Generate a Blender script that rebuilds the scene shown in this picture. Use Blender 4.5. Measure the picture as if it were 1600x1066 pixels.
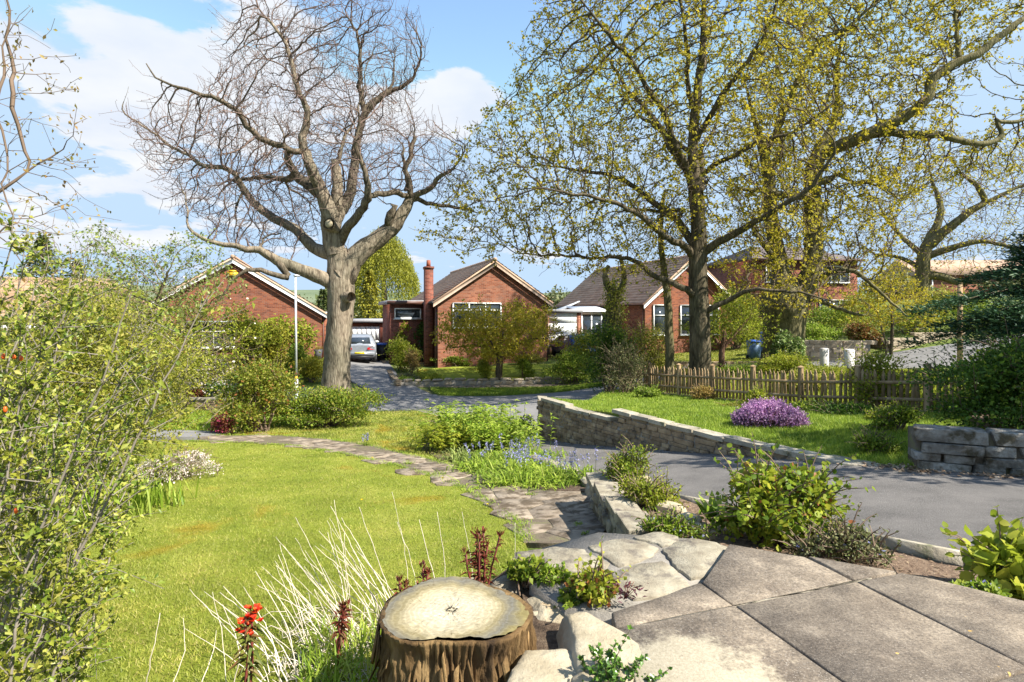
import bpy, math, random
import numpy as np
from mathutils import Vector, Matrix
from mathutils.geometry import delaunay_2d_cdt

for _o in list(bpy.data.objects):
    bpy.data.objects.remove(_o)
SC = bpy.context.scene
COL = SC.collection
R = math.radians

# ------------------------------------------------------------------ camera
CAMZ = 1.5
FPX = 889.0            # 20 mm lens on a 36 mm sensor, in pixels of the 1600 px wide photograph
HOR = 490.0
cam_d = bpy.data.cameras.new('camera')
cam = bpy.data.objects.new('camera', cam_d); COL.objects.link(cam)
cam.location = (0, 0, CAMZ); cam.rotation_euler = (R(90), 0, 0)
cam_d.lens = 20.0; cam_d.sensor_width = 36.0
cam_d.shift_y = -43.0/1600.0
cam_d.clip_start = 0.05; cam_d.clip_end = 3000
SC.camera = cam

# ------------------------------------------------------------------ light
SUN_DIR = Vector((0.88, -0.47, 0)).normalized()
SUN_EL = R(46)
to_sun = Vector((SUN_DIR.x*math.cos(SUN_EL), SUN_DIR.y*math.cos(SUN_EL), math.sin(SUN_EL)))
sun_d = bpy.data.lights.new('sun', 'SUN'); sun_d.energy = 5.0; sun_d.angle = R(0.55)
sun_d.color = (1.0, 0.95, 0.86)
sun = bpy.data.objects.new('sun', sun_d); COL.objects.link(sun)
sun.rotation_euler = to_sun.to_track_quat('Z', 'Y').to_euler()
sun.location = (20, -10, 30)

SKY_S = 0.15
w = bpy.data.worlds.new('World'); SC.world = w; w.use_nodes = True
def build_world():
    nt = w.node_tree; nt.nodes.clear()
    N = nt.nodes.new; L = nt.links.new
    def math_(op, a, b=None, clamp=False):
        n = N('ShaderNodeMath'); n.operation = op; n.use_clamp = clamp
        for i, v in enumerate((a, b)):
            if v is None: continue
            if isinstance(v, (int, float)): n.inputs[i].default_value = v
            else: L(v, n.inputs[i])
        return n.outputs[0]
    out = N('ShaderNodeOutputWorld'); bg = N('ShaderNodeBackground')
    sky = N('ShaderNodeTexSky'); sky.sky_type = 'NISHITA'; sky.sun_disc = False
    sky.sun_elevation = SUN_EL; sky.sun_rotation = math.atan2(SUN_DIR.x, SUN_DIR.y)
    sky.air_density = 1.0; sky.dust_density = .5; sky.ozone_density = 2.2; sky.altitude = 100
    tc = N('ShaderNodeTexCoord'); sep = N('ShaderNodeSeparateXYZ'); L(tc.outputs['Generated'], sep.inputs[0])
    az = math_('ARCTAN2', sep.outputs[0], sep.outputs[1]); el = math_('ARCSINE', sep.outputs[2])
    # cloud deck: perspective mapping of the direction on a flat layer
    den = math_('ADD', math_('MAXIMUM', sep.outputs[2], 0.0), 0.16)
    u = math_('DIVIDE', sep.outputs[0], den); v = math_('DIVIDE', sep.outputs[1], den)
    cmb = N('ShaderNodeCombineXYZ'); L(u, cmb.inputs[0]); L(v, cmb.inputs[1])
    n1 = N('ShaderNodeTexNoise'); n1.inputs['Scale'].default_value = 2.1; n1.inputs['Detail'].default_value = 11
    n1.inputs['Roughness'].default_value = 0.6; n1.inputs['Distortion'].default_value = 0.25
    L(cmb.outputs[0], n1.inputs['Vector'])
    dens = math_('MULTIPLY', math_('SUBTRACT', n1.outputs['Fac'], 0.52), 4.2)
    # the larger clouds in view: (az, el, radius az, radius el, weight), tilt in radians
    def px(x, y): return (math.atan2(x-800, FPX), math.atan2(HOR-y, math.hypot(FPX, x-800)))
    blobs = []
    for x, y, ra, re, wt, tilt in ((185, 65, .20, .05, 1.0, -.62), (320, 150, .13, .06, .95, -.35), (425, 35, .095, .05, .9, 0), (450, 160, .15, .07, .9, 0),
                             (80, 140, .16, .05, 1.0, -.5), (185, 200, .10, .04, .7, -.5), (15, 60, .06, .03, .6, -.3), (715, 160, .085, .06, 1.15, .1), (610, 190, .11, .065, .85, 0),
                             (230, 310, .15, .032, .85, -.08), (90, 350, .12, .035, .8, -.15), (400, 395, .5, .035, .42, 0), (900, 400, .4, .03, .2, 0)):
        a0, e0 = px(x, y)
        da = math_('SUBTRACT', az, a0); de = math_('SUBTRACT', el, e0)
        ct, st = math.cos(tilt), math.sin(tilt)
        p = math_('ADD', math_('MULTIPLY', da, ct/ra), math_('MULTIPLY', de, st/ra))
        q = math_('ADD', math_('MULTIPLY', da, -st/re), math_('MULTIPLY', de, ct/re))
        r2 = math_('ADD', math_('MULTIPLY', p, p), math_('MULTIPLY', q, q))
        blobs.append(math_('MULTIPLY', math_('EXPONENT', math_('MULTIPLY', r2, -1.0)), wt))
    tot = blobs[0]
    for b in blobs[1:]: tot = math_('ADD', tot, b)
    tot = math_('MINIMUM', tot, 1.15)
    dens = math_('ADD', dens, tot)
    mr = N('ShaderNodeMapRange'); mr.interpolation_type = 'SMOOTHSTEP'
    mr.inputs['From Min'].default_value = 0.46; mr.inputs['From Max'].default_value = .80
    L(dens, mr.inputs['Value'])
    n2 = N('ShaderNodeTexNoise'); n2.inputs['Scale'].default_value = 3.0; n2.inputs['Detail'].default_value = 6
    L(cmb.outputs[0], n2.inputs['Vector'])
    shade = N('ShaderNodeMapRange'); shade.inputs['From Min'].default_value = .35; shade.inputs['From Max'].default_value = .65
    shade.inputs['To Min'].default_value = 0.0; shade.inputs['To Max'].default_value = 1.0; L(n2.outputs['Fac'], shade.inputs['Value'])
    ccol = N('ShaderNodeMix'); ccol.data_type = 'RGBA'
    k = CLOUD/SKY_S
    ccol.inputs['A'].default_value = (.80*k, .86*k, .97*k, 1); ccol.inputs['B'].default_value = (.98*k, .99*k, 1.0*k, 1)
    L(shade.outputs[0], ccol.inputs['Factor'])
    vm = N('ShaderNodeVectorMath'); vm.operation = 'MINIMUM'; L(sky.outputs[0], vm.inputs[0]); vm.inputs[1].default_value = (.245/SKY_S, .330/SKY_S, .435/SKY_S); capped = vm.outputs[0]
    mx = N('ShaderNodeMix'); mx.data_type = 'RGBA'
    L(math_('MULTIPLY', mr.outputs[0], .93), mx.inputs['Factor']); L(capped, mx.inputs['A']); L(ccol.outputs['Result'], mx.inputs['B'])
    L(mx.outputs['Result'], bg.inputs['Color']); bg.inputs['Strength'].default_value = SKY_S
    L(bg.outputs[0], out.inputs['Surface'])
CLOUD = 0.43
build_world()
vs = SC.view_settings
vs.view_transform = 'Standard'; vs.look = 'None'; vs.exposure = 1.25; vs.gamma = 1.0
try: vs.use_curve_mapping = False
except Exception: pass
SC.cycles.max_bounces = 6; SC.cycles.diffuse_bounces = 3; SC.cycles.transmission_bounces = 4
SC.cycles.transparent_max_bounces = 8
SC.cycles.use_denoising = True
# ------------------------------------------------------------------ helpers
def at(px, py, d):
    """the point seen at photograph pixel (px, py) at distance d along the view axis"""
    return np.array([(px-800)/FPX*d, d, CAMZ+(HOR-py)/FPX*d])
def atz(px, py, z):
    d = FPX*(CAMZ-z)/(py-HOR); return np.array([(px-800)/FPX*d, d, z])

def tag(o, label=None, cat=None, group=None, kind=None):
    if label: o['label'] = label
    if cat: o['category'] = cat
    if group: o['group'] = group
    if kind: o['kind'] = kind
    return o
def thing(name, label, cat, loc, rz=0.0, group=None):
    o = bpy.data.objects.new(name, None); COL.objects.link(o)
    o.location = [float(v) for v in loc]; o.rotation_euler = (0, 0, rz); o.empty_display_size = .2
    return tag(o, label, cat, group)

class MB:
    """collects vertices and faces and links them as ONE mesh object"""
    def __init__(s): s.v = []; s.t = []; s.q = []; s.n = 0
    def add(s, v, f):
        v = np.asarray(v, float).reshape(-1, 3); f = np.asarray(f, int)
        if f.size: (s.t if f.shape[1] == 3 else s.q).append(f+s.n)
        s.v.append(v); s.n += len(v); return s
    def box(s, x0, x1, y0, y1, z0, z1):
        v = [(x0,y0,z0),(x1,y0,z0),(x1,y1,z0),(x0,y1,z0),(x0,y0,z1),(x1,y0,z1),(x1,y1,z1),(x0,y1,z1)]
        return s.add(v, [(0,3,2,1),(4,5,6,7),(0,1,5,4),(1,2,6,5),(2,3,7,6),(3,0,4,7)])
    def tube(s, pts, rad, sides=6, cap=True):
        pts = np.asarray(pts, float); n = len(pts); rad = np.broadcast_to(np.asarray(rad, float), (n,))
        t = np.gradient(pts, axis=0); t /= np.linalg.norm(t, axis=1)[:, None]+1e-9
        ref = np.array([.31, .52, .79]) if abs(t[0] @ np.array([.31, .52, .79])) < .9 else np.array([1., 0, 0])
        u = np.cross(t, ref); u /= np.linalg.norm(u, axis=1)[:, None]+1e-9; w_ = np.cross(t, u)
        a = np.arange(sides)*2*np.pi/sides
        v = pts[:, None]+rad[:, None, None]*(u[:, None]*np.cos(a)[None, :, None]+w_[:, None]*np.sin(a)[None, :, None])
        f = []
        for i in range(n-1):
            for j in range(sides):
                k = (j+1) % sides
                f.append((i*sides+j, i*sides+k, (i+1)*sides+k, (i+1)*sides+j))
        v = v.reshape(-1, 3)
        if cap:
            m = len(v); v = np.vstack([v, pts[0], pts[-1]])
            s.add(v, f)
            b = s.n-len(v)
            tr = [(m, (j+1) % sides, j) for j in range(sides)]+[(m+1, (n-1)*sides+j, (n-1)*sides+(j+1) % sides) for j in range(sides)]
            s.t.append(np.array(tr)+b); return s
        return s.add(v, f)
    def prism(s, poly, z0, z1, bevel=0.0, top=None):
        """plan polygon (counter-clockwise) between z0 and z1, its upper edge chamfered"""
        p = np.asarray(poly, float); n = len(p)
        if top is None: top = p
        c = p.mean(0)
        if bevel:
            d = np.linalg.norm(p-c, axis=1)[:, None]; ins = c+(p-c)*(1-np.minimum(bevel*1.4/d, .4))
            rings = [(p, z0), (p, z1-bevel), (ins, z1)]
        else: rings = [(p, z0), (p, z1)]
        v = np.vstack([np.column_stack([a, np.broadcast_to(np.asarray(z, float), (n,))]) for a, z in rings])
        f = []
        for r in range(len(rings)-1):
            for j in range(n):
                k = (j+1) % n; f.append((r*n+j, r*n+k, (r+1)*n+k, (r+1)*n+j))
        m = len(v); zc = float(np.mean(np.broadcast_to(np.asarray(rings[-1][1], float), (n,))))
        v = np.vstack([v, [[*rings[-1][0].mean(0), zc]]])
        s.add(v, f); b = s.n-len(v); l = (len(rings)-1)*n
        s.t.append(np.array([(m, l+j, l+(j+1) % n) for j in range(n)])+b); return s
    def build(s, name, mat, parent=None, smooth=False, local=False, label=None):
        me = bpy.data.meshes.new(name)
        v = np.vstack(s.v) if s.v else np.zeros((0, 3))
        if parent is not None and not local:
            p = parent; off = Vector((0, 0, 0))
            while p is not None: off += p.location; p = p.parent
            v = v-np.array(off)
        t = np.vstack(s.t) if s.t else np.zeros((0, 3), int); q = np.vstack(s.q) if s.q else np.zeros((0, 4), int)
        me.vertices.add(len(v)); me.vertices.foreach_set('co', v.astype(np.float32).ravel())
        nl = t.size+q.size; me.loops.add(nl)
        me.loops.foreach_set('vertex_index', np.concatenate([t.ravel(), q.ravel()]).astype(np.int32))
        me.polygons.add(len(t)+len(q))
        st = np.concatenate([np.arange(len(t))*3, t.size+np.arange(len(q))*4]).astype(np.int32)
        me.polygons.foreach_set('loop_start', st)
        try: me.polygons.foreach_set('loop_total', np.concatenate([np.full(len(t), 3), np.full(len(q), 4)]).astype(np.int32))
        except Exception: pass
        if smooth: me.polygons.foreach_set('use_smooth', np.ones(len(t)+len(q), bool))
        me.update(calc_edges=True); me.validate()
        if mat is not None: me.materials.append(mat)
        o = bpy.data.objects.new(name, me); COL.objects.link(o)
        if parent is not None: o.parent = parent
        if label: o['label'] = label
        return o

def copy_tree(o, parent=None):
    c = o.copy(); COL.objects.link(c)
    if parent is not None: c.parent = parent
    for ch in o.children: copy_tree(ch, c)
    return c

def unit(v): return v/(np.linalg.norm(v, axis=-1, keepdims=True)+1e-9)

def leaves(mb, pts, dirs, nrm, size, width=.5, fold=.25, curl=0.0):
    """one small folded leaf (two triangles) at each point"""
    n = len(pts)
    if n == 0: return
    size = np.broadcast_to(np.asarray(size, float), (n,))[:, None]
    d = unit(dirs); s = unit(np.cross(d, nrm)); up = np.cross(s, d)
    tip = pts+d*size-up*size*curl; mid = pts+d*size*.45+up*size*fold*.5
    l = mid+s*size*width*.5; r = mid-s*size*width*.5
    v = np.stack([pts, l, tip, r], 1).reshape(-1, 3)
    b = np.arange(n)[:, None]*4
    mb.add(v, np.vstack([b+np.array([0, 2, 1]), b+np.array([0, 3, 2])]))

def leaves6(mb, pts, dirs, nrm, size, width=.6, fold=.2, curl=.15):
    """a broader leaf with a midrib (four triangles)"""
    n = len(pts)
    if n == 0: return
    size = np.broadcast_to(np.asarray(size, float), (n,))[:, None]
    d = unit(dirs); s = unit(np.cross(d, nrm)); up = np.cross(s, d)
    A = pts; M = pts+d*size*.5-up*size*curl*.25; T = pts+d*size-up*size*curl
    l = pts+d*size*.42+s*size*width*.5+up*size*fold*.5; r = pts+d*size*.42-s*size*width*.5+up*size*fold*.5
    v = np.stack([A, l, T, r, M], 1).reshape(-1, 3)
    b = np.arange(n)[:, None]*5
    mb.add(v, np.vstack([b+np.array(k) for k in ([0, 4, 1], [1, 4, 2], [0, 3, 4], [3, 2, 4])]))

def leaves9(mb, pts, dirs, nrm, size, width=.7, fold=.2, curl=.25):
    """a large leaf with a toothed, rounded outline, bent along its midrib"""
    n = len(pts)
    if n == 0: return
    size = np.broadcast_to(np.asarray(size, float), (n,))[:, None]; d = unit(dirs); s = unit(np.cross(d, nrm)); up = np.cross(s, d)
    prof = ((.0, 0), (.10, .55), (.24, .86), (.30, .78), (.48, 1.0), (.55, .84), (.72, .68), (.78, .50), (1.0, 0)); V = []
    for t, w_ in prof: V.append(pts+d*size*t-up*size*curl*t*t)
    for sg in (1, -1):
        for t, w_ in prof[1:-1]: V.append(pts+d*size*t+s*size*(sg*width*.5*w_)+up*size*(fold*.5*w_*width-curl*t*t-.05*w_*w_))
    v = np.stack(V, 1).reshape(-1, 3); m = len(V); b = np.arange(n)[:, None]*m; F = []
    for sg, o in ((0, 9), (1, 16)):
        f = [[0, 1, o]]+[[k, k+1, o+k] for k in range(1, 7)]+[[k, o+k, o+k-1] for k in range(1, 7)]+[[7, 8, o+6]]
        F += f if sg else [x[::-1] for x in f]
    mb.add(v, np.vstack([b+np.array(f) for f in F]))

def ribbons(mb, base, direc, length, width, droop, rng, seg=4):
    """arching strap leaves"""
    n = len(base); d = unit(direc); s = unit(np.cross(d, np.array([0, 0, 1.0]))+1e-4)
    length = np.broadcast_to(np.asarray(length, float), (n,)); width = np.broadcast_to(np.asarray(width, float), (n,))
    vs = []
    for k in range(seg+1):
        t = k/seg
        c = base+d*(length*t)[:, None]; c[:, 2] -= droop*length*t*t*(.6+.8*((np.arange(n)*.618) % 1))
        wv = s*(width*.5*(1-t**2.2)+.0006)[:, None]
        vs += [c-wv, c+wv]
    v = np.stack(vs, 1).reshape(-1, 3); b = np.arange(n)[:, None]*(2*seg+2)
    f = np.vstack([b+np.array([2*k, 2*k+1, 2*k+3, 2*k+2]) for k in range(seg)])
    mb.add(v, f)

def rdir(rng, n): return unit(rng.normal(size=(n, 3)))

# ------------------------------------------------------------------ materials
def _base(name):
    m = bpy.data.materials.new(name); m.use_nodes = True
    nt = m.node_tree; b = nt.nodes['Principled BSDF']
    return m, nt, b
def ramp(nt, fac, cols, pos=None):
    r = nt.nodes.new('ShaderNodeValToRGB'); e = r.color_ramp.elements
    n = len(cols); pos = pos or [i/(n-1) for i in range(n)]
    while len(e) < n: e.new(.5)
    for i in range(n): e[i].position = pos[i]; e[i].color = (*cols[i], 1)
    nt.links.new(fac, r.inputs[0]); return r.outputs[0]
def mixc(nt, f, a, b, mode='MIX'):
    m = nt.nodes.new('ShaderNodeMix'); m.data_type = 'RGBA'; m.blend_type = mode
    for k, v in (('Factor', f), ('A', a), ('B', b)):
        if isinstance(v, (int, float)): m.inputs[k].default_value = v
        elif isinstance(v, tuple): m.inputs[k].default_value = (*v, 1)
        else: nt.links.new(v, m.inputs[k])
    return m.outputs['Result']
def noise_(nt, vec, scale, detail=5, rough=.55, dist=0.0):
    n = nt.nodes.new('ShaderNodeTexNoise'); n.inputs['Scale'].default_value = scale
    n.inputs['Detail'].default_value = detail; n.inputs['Roughness'].default_value = rough; n.inputs['Distortion'].default_value = dist
    if vec is not None: nt.links.new(vec, n.inputs['Vector'])
    return n.outputs['Fac']
def posn(nt, scale=None):
    g = nt.nodes.new('ShaderNodeNewGeometry').outputs['Position']
    if scale:
        m = nt.nodes.new('ShaderNodeMapping'); m.inputs['Scale'].default_value = scale; nt.links.new(g, m.inputs['Vector']); return m.outputs[0]
    return g
def objn(nt, scale=None):
    g = nt.nodes.new('ShaderNodeTexCoord').outputs['Object']
    if scale:
        m = nt.nodes.new('ShaderNodeMapping'); m.inputs['Scale'].default_value = scale; nt.links.new(g, m.inputs['Vector']); return m.outputs[0]
    return g
def bump(nt, b, h, strength=.5, dist=.02):
    bp = nt.nodes.new('ShaderNodeBump'); bp.inputs['Strength'].default_value = strength; bp.inputs['Distance'].default_value = dist
    nt.links.new(h, bp.inputs['Height']); nt.links.new(bp.outputs[0], b.inputs['Normal'])
def plain(name, col, rough=.6, metal=0.0, spec=.4):
    m, nt, b = _base(name)
    f = noise_(nt, posn(nt), 9, 4)
    c = ramp(nt, f, [tuple(x*.82 for x in col), tuple(min(1, x*1.12) for x in col)], [.3, .7])
    nt.links.new(c, b.inputs['Base Color'])
    b.inputs['Roughness'].default_value = rough; b.inputs['Metallic'].default_value = metal; b.inputs['Specular IOR Level'].default_value = spec
    return m
def earthy(name, cols, scale, rough=.9, bscale=None, bstr=.5, bdist=.02, stretch=None, second=None, rnd=0.0, spec=.2):
    """layered noise colour with relief; rnd varies the tone from object to object"""
    m, nt, b = _base(name)
    p = posn(nt, stretch)
    f1 = noise_(nt, p, scale, 8, .62); c = ramp(nt, f1, cols, [.28+.44*i/(len(cols)-1) for i in range(len(cols))])
    if second:
        col2, sc2, lo, hi = second
        f2 = noise_(nt, posn(nt), sc2, 6, .6)
        mr = nt.nodes.new('ShaderNodeMapRange'); mr.inputs['From Min'].default_value = lo; mr.inputs['From Max'].default_value = hi
        nt.links.new(f2, mr.inputs['Value']); c = mixc(nt, mr.outputs[0], c, col2)
    if rnd:
        oi = nt.nodes.new('ShaderNodeObjectInfo').outputs['Random']
        mr = nt.nodes.new('ShaderNodeMapRange'); mr.inputs['To Min'].default_value = 1-rnd; mr.inputs['To Max'].default_value = 1+rnd
        nt.links.new(oi, mr.inputs['Value'])
        hsv = nt.nodes.new('ShaderNodeHueSaturation'); nt.links.new(c, hsv.inputs['Color']); nt.links.new(mr.outputs[0], hsv.inputs['Value']); c = hsv.outputs[0]
    nt.links.new(c, b.inputs['Base Color'])
    b.inputs['Roughness'].default_value = rough; b.inputs['Specular IOR Level'].default_value = spec
    bump(nt, b, noise_(nt, p, bscale or scale*6, 8, .65), bstr, bdist)
    return m
def leafmat(name, cols, tr=.35, rough=.5, spec=.25, moss=False):
    """each leaf takes its own tone; light shines through"""
    m, nt, b = _base(name)
    g = nt.nodes.new('ShaderNodeNewGeometry')
    c = ramp(nt, g.outputs['Random Per Island'], cols)
    f = noise_(nt, g.outputs['Position'], 1.7, 3)
    c2 = mixc(nt, 1.0, c, ramp(nt, f, [(.72, .74, .7), (1.2, 1.15, 1.1)], [.35, .65]), 'MULTIPLY')
    nt.links.new(c2, b.inputs['Base Color']); b.inputs['Roughness'].default_value = rough; b.inputs['Specular IOR Level'].default_value = spec
    if moss:
        fm = noise_(nt, g.outputs['Position'], .55, 5, .55, .6); mr = nt.nodes.new('ShaderNodeMapRange'); mr.inputs['From Min'].default_value = .57; mr.inputs['From Max'].default_value = .68; mr.inputs['To Max'].default_value = .75; nt.links.new(fm, mr.inputs['Value'])
        c2 = mixc(nt, mr.outputs[0], c2, (.36, .26, .03)); f6 = noise_(nt, g.outputs['Position'], 2.4, 4); c2 = mixc(nt, 1.0, c2, ramp(nt, f6, [(.70, .82, .7), (1.0, 1.0, 1.0), (1.22, 1.1, 1.3)], [.32, .5, .68]), 'MULTIPLY'); nt.links.new(c2, b.inputs['Base Color'])
    t = nt.nodes.new('ShaderNodeBsdfTranslucent'); nt.links.new(c2, t.inputs['Color'])
    mx = nt.nodes.new('ShaderNodeMixShader'); mx.inputs[0].default_value = tr
    nt.links.new(b.outputs[0], mx.inputs[1]); nt.links.new(t.outputs[0], mx.inputs[2])
    nt.links.new(mx.outputs[0], nt.nodes['Material Output'].inputs['Surface'])
    return m
def brickmat(name, cols, mortar, bw=.225, bh=.075):
    m, nt, b = _base(name)
    sep = nt.nodes.new('ShaderNodeSeparateXYZ'); nt.links.new(objn(nt), sep.inputs[0])
    ad = nt.nodes.new('ShaderNodeMath'); nt.links.new(sep.outputs[0], ad.inputs[0]); nt.links.new(sep.outputs[1], ad.inputs[1])
    cb = nt.nodes.new('ShaderNodeCombineXYZ'); nt.links.new(ad.outputs[0], cb.inputs[0]); nt.links.new(sep.outputs[2], cb.inputs[1])
    br = nt.nodes.new('ShaderNodeTexBrick'); nt.links.new(cb.outputs[0], br.inputs['Vector'])
    br.inputs['Scale'].default_value = 1; br.inputs['Brick Width'].default_value = bw; br.inputs['Row Height'].default_value = bh
    br.inputs['Mortar Size'].default_value = .006; br.inputs['Bias'].default_value = 0
    br.inputs['Color1'].default_value = (0, 0, 0, 1); br.inputs['Color2'].default_value = (1, 1, 1, 1); br.inputs['Mortar'].default_value = (.5, .5, .5, 1)
    f = noise_(nt, objn(nt), 1.3, 5)
    tone = ramp(nt, br.outputs['Color'], cols)
    tone = mixc(nt, 1.0, tone, ramp(nt, f, [(.75, .75, .78), (1.2, 1.15, 1.12)], [.3, .7]), 'MULTIPLY')
    c = mixc(nt, br.outputs['Fac'], tone, mortar)
    nt.links.new(c, b.inputs['Base Color']); b.inputs['Roughness'].default_value = .85; b.inputs['Specular IOR Level'].default_value = .2
    inv = nt.nodes.new('ShaderNodeMath'); inv.operation = 'SUBTRACT'; inv.inputs[0].default_value = 1; nt.links.new(br.outputs['Fac'], inv.inputs[1])
    bump(nt, b, inv.outputs[0], .6, .01)
    return m

M = {}
def setup_materials():
    M['lawn'] = lawn_material()
    M['verge'] = earthy('verge_grass', [(.05, .085, .015), (.13, .18, .025), (.20, .23, .05)], 3.5, bscale=60, bstr=.8, second=((.17, .13, .06), 1.2, .55, .75))
    M['ground'] = earthy('garden_ground', [(.05, .07, .016), (.11, .15, .025), (.17, .19, .05)], .9, bscale=25, bstr=.8, bdist=.05, second=((.13, .10, .06), .5, .52, .7))
    M['soil'] = earthy('soil', [(.045, .03, .02), (.11, .075, .05), (.2, .15, .10)], 14, bscale=55, bstr=1.0, bdist=.03)
    M['chips'] = earthy('bark_chips', [(.08, .05, .035), (.2, .135, .09), (.34, .25, .17)], 26, bscale=45, bstr=1.0, bdist=.03)
    M['tarmac'] = earthy('tarmac', [(.105, .098, .091), (.15, .139, .128), (.19, .175, .16)], 2.2, bscale=160, bstr=1.0, bdist=.012, second=((.27, .25, .23), 95, .55, .68), spec=.12, rough=.85)
    M['street'] = earthy('street_tarmac', [(.15, .145, .14), (.19, .183, .176), (.23, .22, .21)], 1.0, bscale=90, bstr=.6, bdist=.01, spec=.12, rough=.85)
    M['pave'] = earthy('old_paving', [(.17, .13, .095), (.26, .21, .155), (.36, .295, .225)], 3.2, bscale=30, bstr=1.0, bdist=.015, second=((.10, .075, .05), 6, .46, .60), rnd=.16)
    M['slab'] = slab_material()
    M['sand'] = earthy('cream_stone', [(.26, .21, .13), (.37, .31, .21), (.46, .40, .29)], 4.5, bscale=26, bstr=.8, bdist=.02, second=((.36, .22, .09), 2.6, .6, .72), rnd=.1)
    M['flag'] = earthy('sandstone_flag', [(.17, .14, .10), (.27, .235, .17), (.38, .34, .255)], 7, bscale=40, bstr=.9, bdist=.012, second=((.13, .11, .09), 6, .53, .66), rnd=.08)
    M['wall'] = earthy('dry_stone', [(.15, .105, .065), (.29, .21, .13), (.42, .325, .21)], 5, bscale=22, bstr=.9, bdist=.02, second=((.09, .08, .07), 6, .55, .68), rnd=.3)
    M['coping'] = earthy('coping_stone', [(.22, .19, .14), (.33, .29, .22), (.42, .38, .30)], 5, bscale=25, bstr=.8, bdist=.02, second=((.14, .14, .08), 6, .55, .68), rnd=.15)
    M['grey_stone'] = earthy('grey_lichen_stone', [(.13, .11, .09), (.27, .25, .215), (.44, .43, .39)], 7, bscale=20, bstr=1.0, bdist=.05, second=((.10, .085, .055), 5, .50, .62), rnd=.25)
    M['rockery'] = earthy('rockery_stone', [(.26, .20, .14), (.38, .31, .22), (.48, .41, .31)], 3, bscale=14, bstr=.8, rnd=.18)
    M['mortar'] = earthy('mortar', [(.20, .18, .15), (.30, .27, .23)], 12, bscale=60)
    M['joint'] = earthy('dirt_joint', [(.08, .06, .04), (.15, .12, .085), (.16, .16, .06)], 8, bscale=50, bstr=.8)
    M['bark_pale'] = barkmat('pale_bark', [(.075, .06, .045), (.20, .165, .125), (.31, .265, .205)])
    M['bark_dark'] = barkmat('dark_bark', [(.04, .033, .022), (.095, .078, .052), (.165, .138, .092)])
    M['bark_limb'] = barkmat('brown_limb_bark', [(.05, .04, .03), (.125, .10, .075), (.21, .175, .135)])
    M['bark_moss'] = barkmat('mossy_bark', [(.06, .055, .03), (.14, .125, .065), (.22, .19, .11)])
    M['bark_red'] = barkmat('reddish_bark', [(.09, .05, .035), (.16, .09, .065), (.24, .16, .12)])
    M['twig'] = plain('twig', (.17, .12, .085), .9, spec=.1)
    M['twig_dark'] = plain('dark_twig', (.10, .075, .05), .9, spec=.1)
    M['twig_purple'] = plain('purple_twig', (.17, .12, .10), .9, spec=.1)
    M['twig_grey'] = plain('grey_twig', (.22, .19, .15), .9, spec=.1)
    M['straw'] = plain('dry_stalk', (.66, .57, .46), .8, spec=.1)
    g = lambda *c: list(c)
    M['oak_leaf'] = leafmat('young_oak_leaf', g((.29, .25, .018), (.41, .35, .03), (.50, .415, .04), (.38, .37, .045)), .5)
    M['oak_leaf2'] = leafmat('bronze_oak_leaf', g((.29, .25, .018), (.41, .35, .025), (.50, .41, .03), (.38, .36, .035)), .5)
    M['lf_mid'] = leafmat('mid_green_leaf', g((.07, .13, .015), (.17, .265, .025), (.26, .34, .035), (.34, .39, .06)), .48)
    M['lf_lime'] = leafmat('lime_leaf', g((.16, .22, .02), (.28, .34, .03), (.38, .42, .045), (.44, .43, .06)), .5)
    M['lf_yellow'] = leafmat('yellow_leaf', g((.28, .27, .02), (.38, .35, .03), (.48, .42, .05)), .4)
    M['lf_dark'] = leafmat('dark_green_leaf', g((.03, .07, .01), (.06, .125, .014), (.09, .17, .02), (.13, .21, .03)), .4)
    M['lf_olive'] = leafmat('olive_leaf', g((.13, .16, .02), (.26, .285, .03), (.37, .37, .05), (.46, .42, .11)), .48)
    M['lf_sage'] = leafmat('sage_leaf', g((.10, .12, .045), (.18, .20, .07), (.26, .26, .12), (.22, .16, .09)), .3)
    M['lf_grass'] = leafmat('grass_blade', g((.18, .225, .03), (.27, .31, .045), (.36, .375, .075), (.42, .39, .14)), .35, moss=True)
    M['lf_bright'] = leafmat('bright_blade', g((.13, .22, .02), (.22, .33, .03), (.32, .42, .05), (.40, .46, .10)), .4)
    M['lf_pale'] = leafmat('pale_spring_leaf', g((.16, .22, .05), (.25, .31, .08), (.33, .38, .12)), .4)
    M['lf_cedar'] = leafmat('cedar_needle', g((.02, .055, .03), (.04, .09, .045), (.06, .13, .06), (.10, .17, .07)), .15)
    M['lf_conifer'] = leafmat('conifer_needle', g((.03, .055, .015), (.06, .085, .02), (.10, .12, .03)), .15)
    M['lf_gold'] = leafmat('golden_conifer', g((.16, .16, .02), (.26, .25, .03), (.34, .32, .04)), .25)
    M['lf_willow'] = leafmat('willow_leaf', g((.20, .22, .02), (.30, .31, .035), (.38, .37, .05)), .4)
    M['lf_red'] = leafmat('red_tip_leaf', g((.22, .08, .03), (.30, .12, .04), (.20, .17, .04), (.16, .20, .03)), .35)
    M['lf_ruby'] = leafmat('ruby_leaf', g((.12, .03, .02), (.22, .05, .03), (.13, .10, .03)), .3)
    M['lf_ivy'] = leafmat('ivy_leaf', g((.05, .11, .02), (.12, .20, .04), (.24, .32, .10), (.38, .42, .2)), .25, rough=.35)
    M['lf_brown'] = leafmat('brown_leaf', g((.30, .18, .06), (.38, .26, .08), (.30, .28, .07)), .4)
    M['hazy_wood'] = leafmat('distant_foliage', g((.10, .13, .05), (.15, .18, .07), (.22, .24, .09), (.20, .17, .11)), .2)
    M['purple'] = leafmat('heather_flower', g((.22, .09, .26), (.36, .17, .40), (.50, .28, .50), (.60, .40, .56)), .25)
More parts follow.
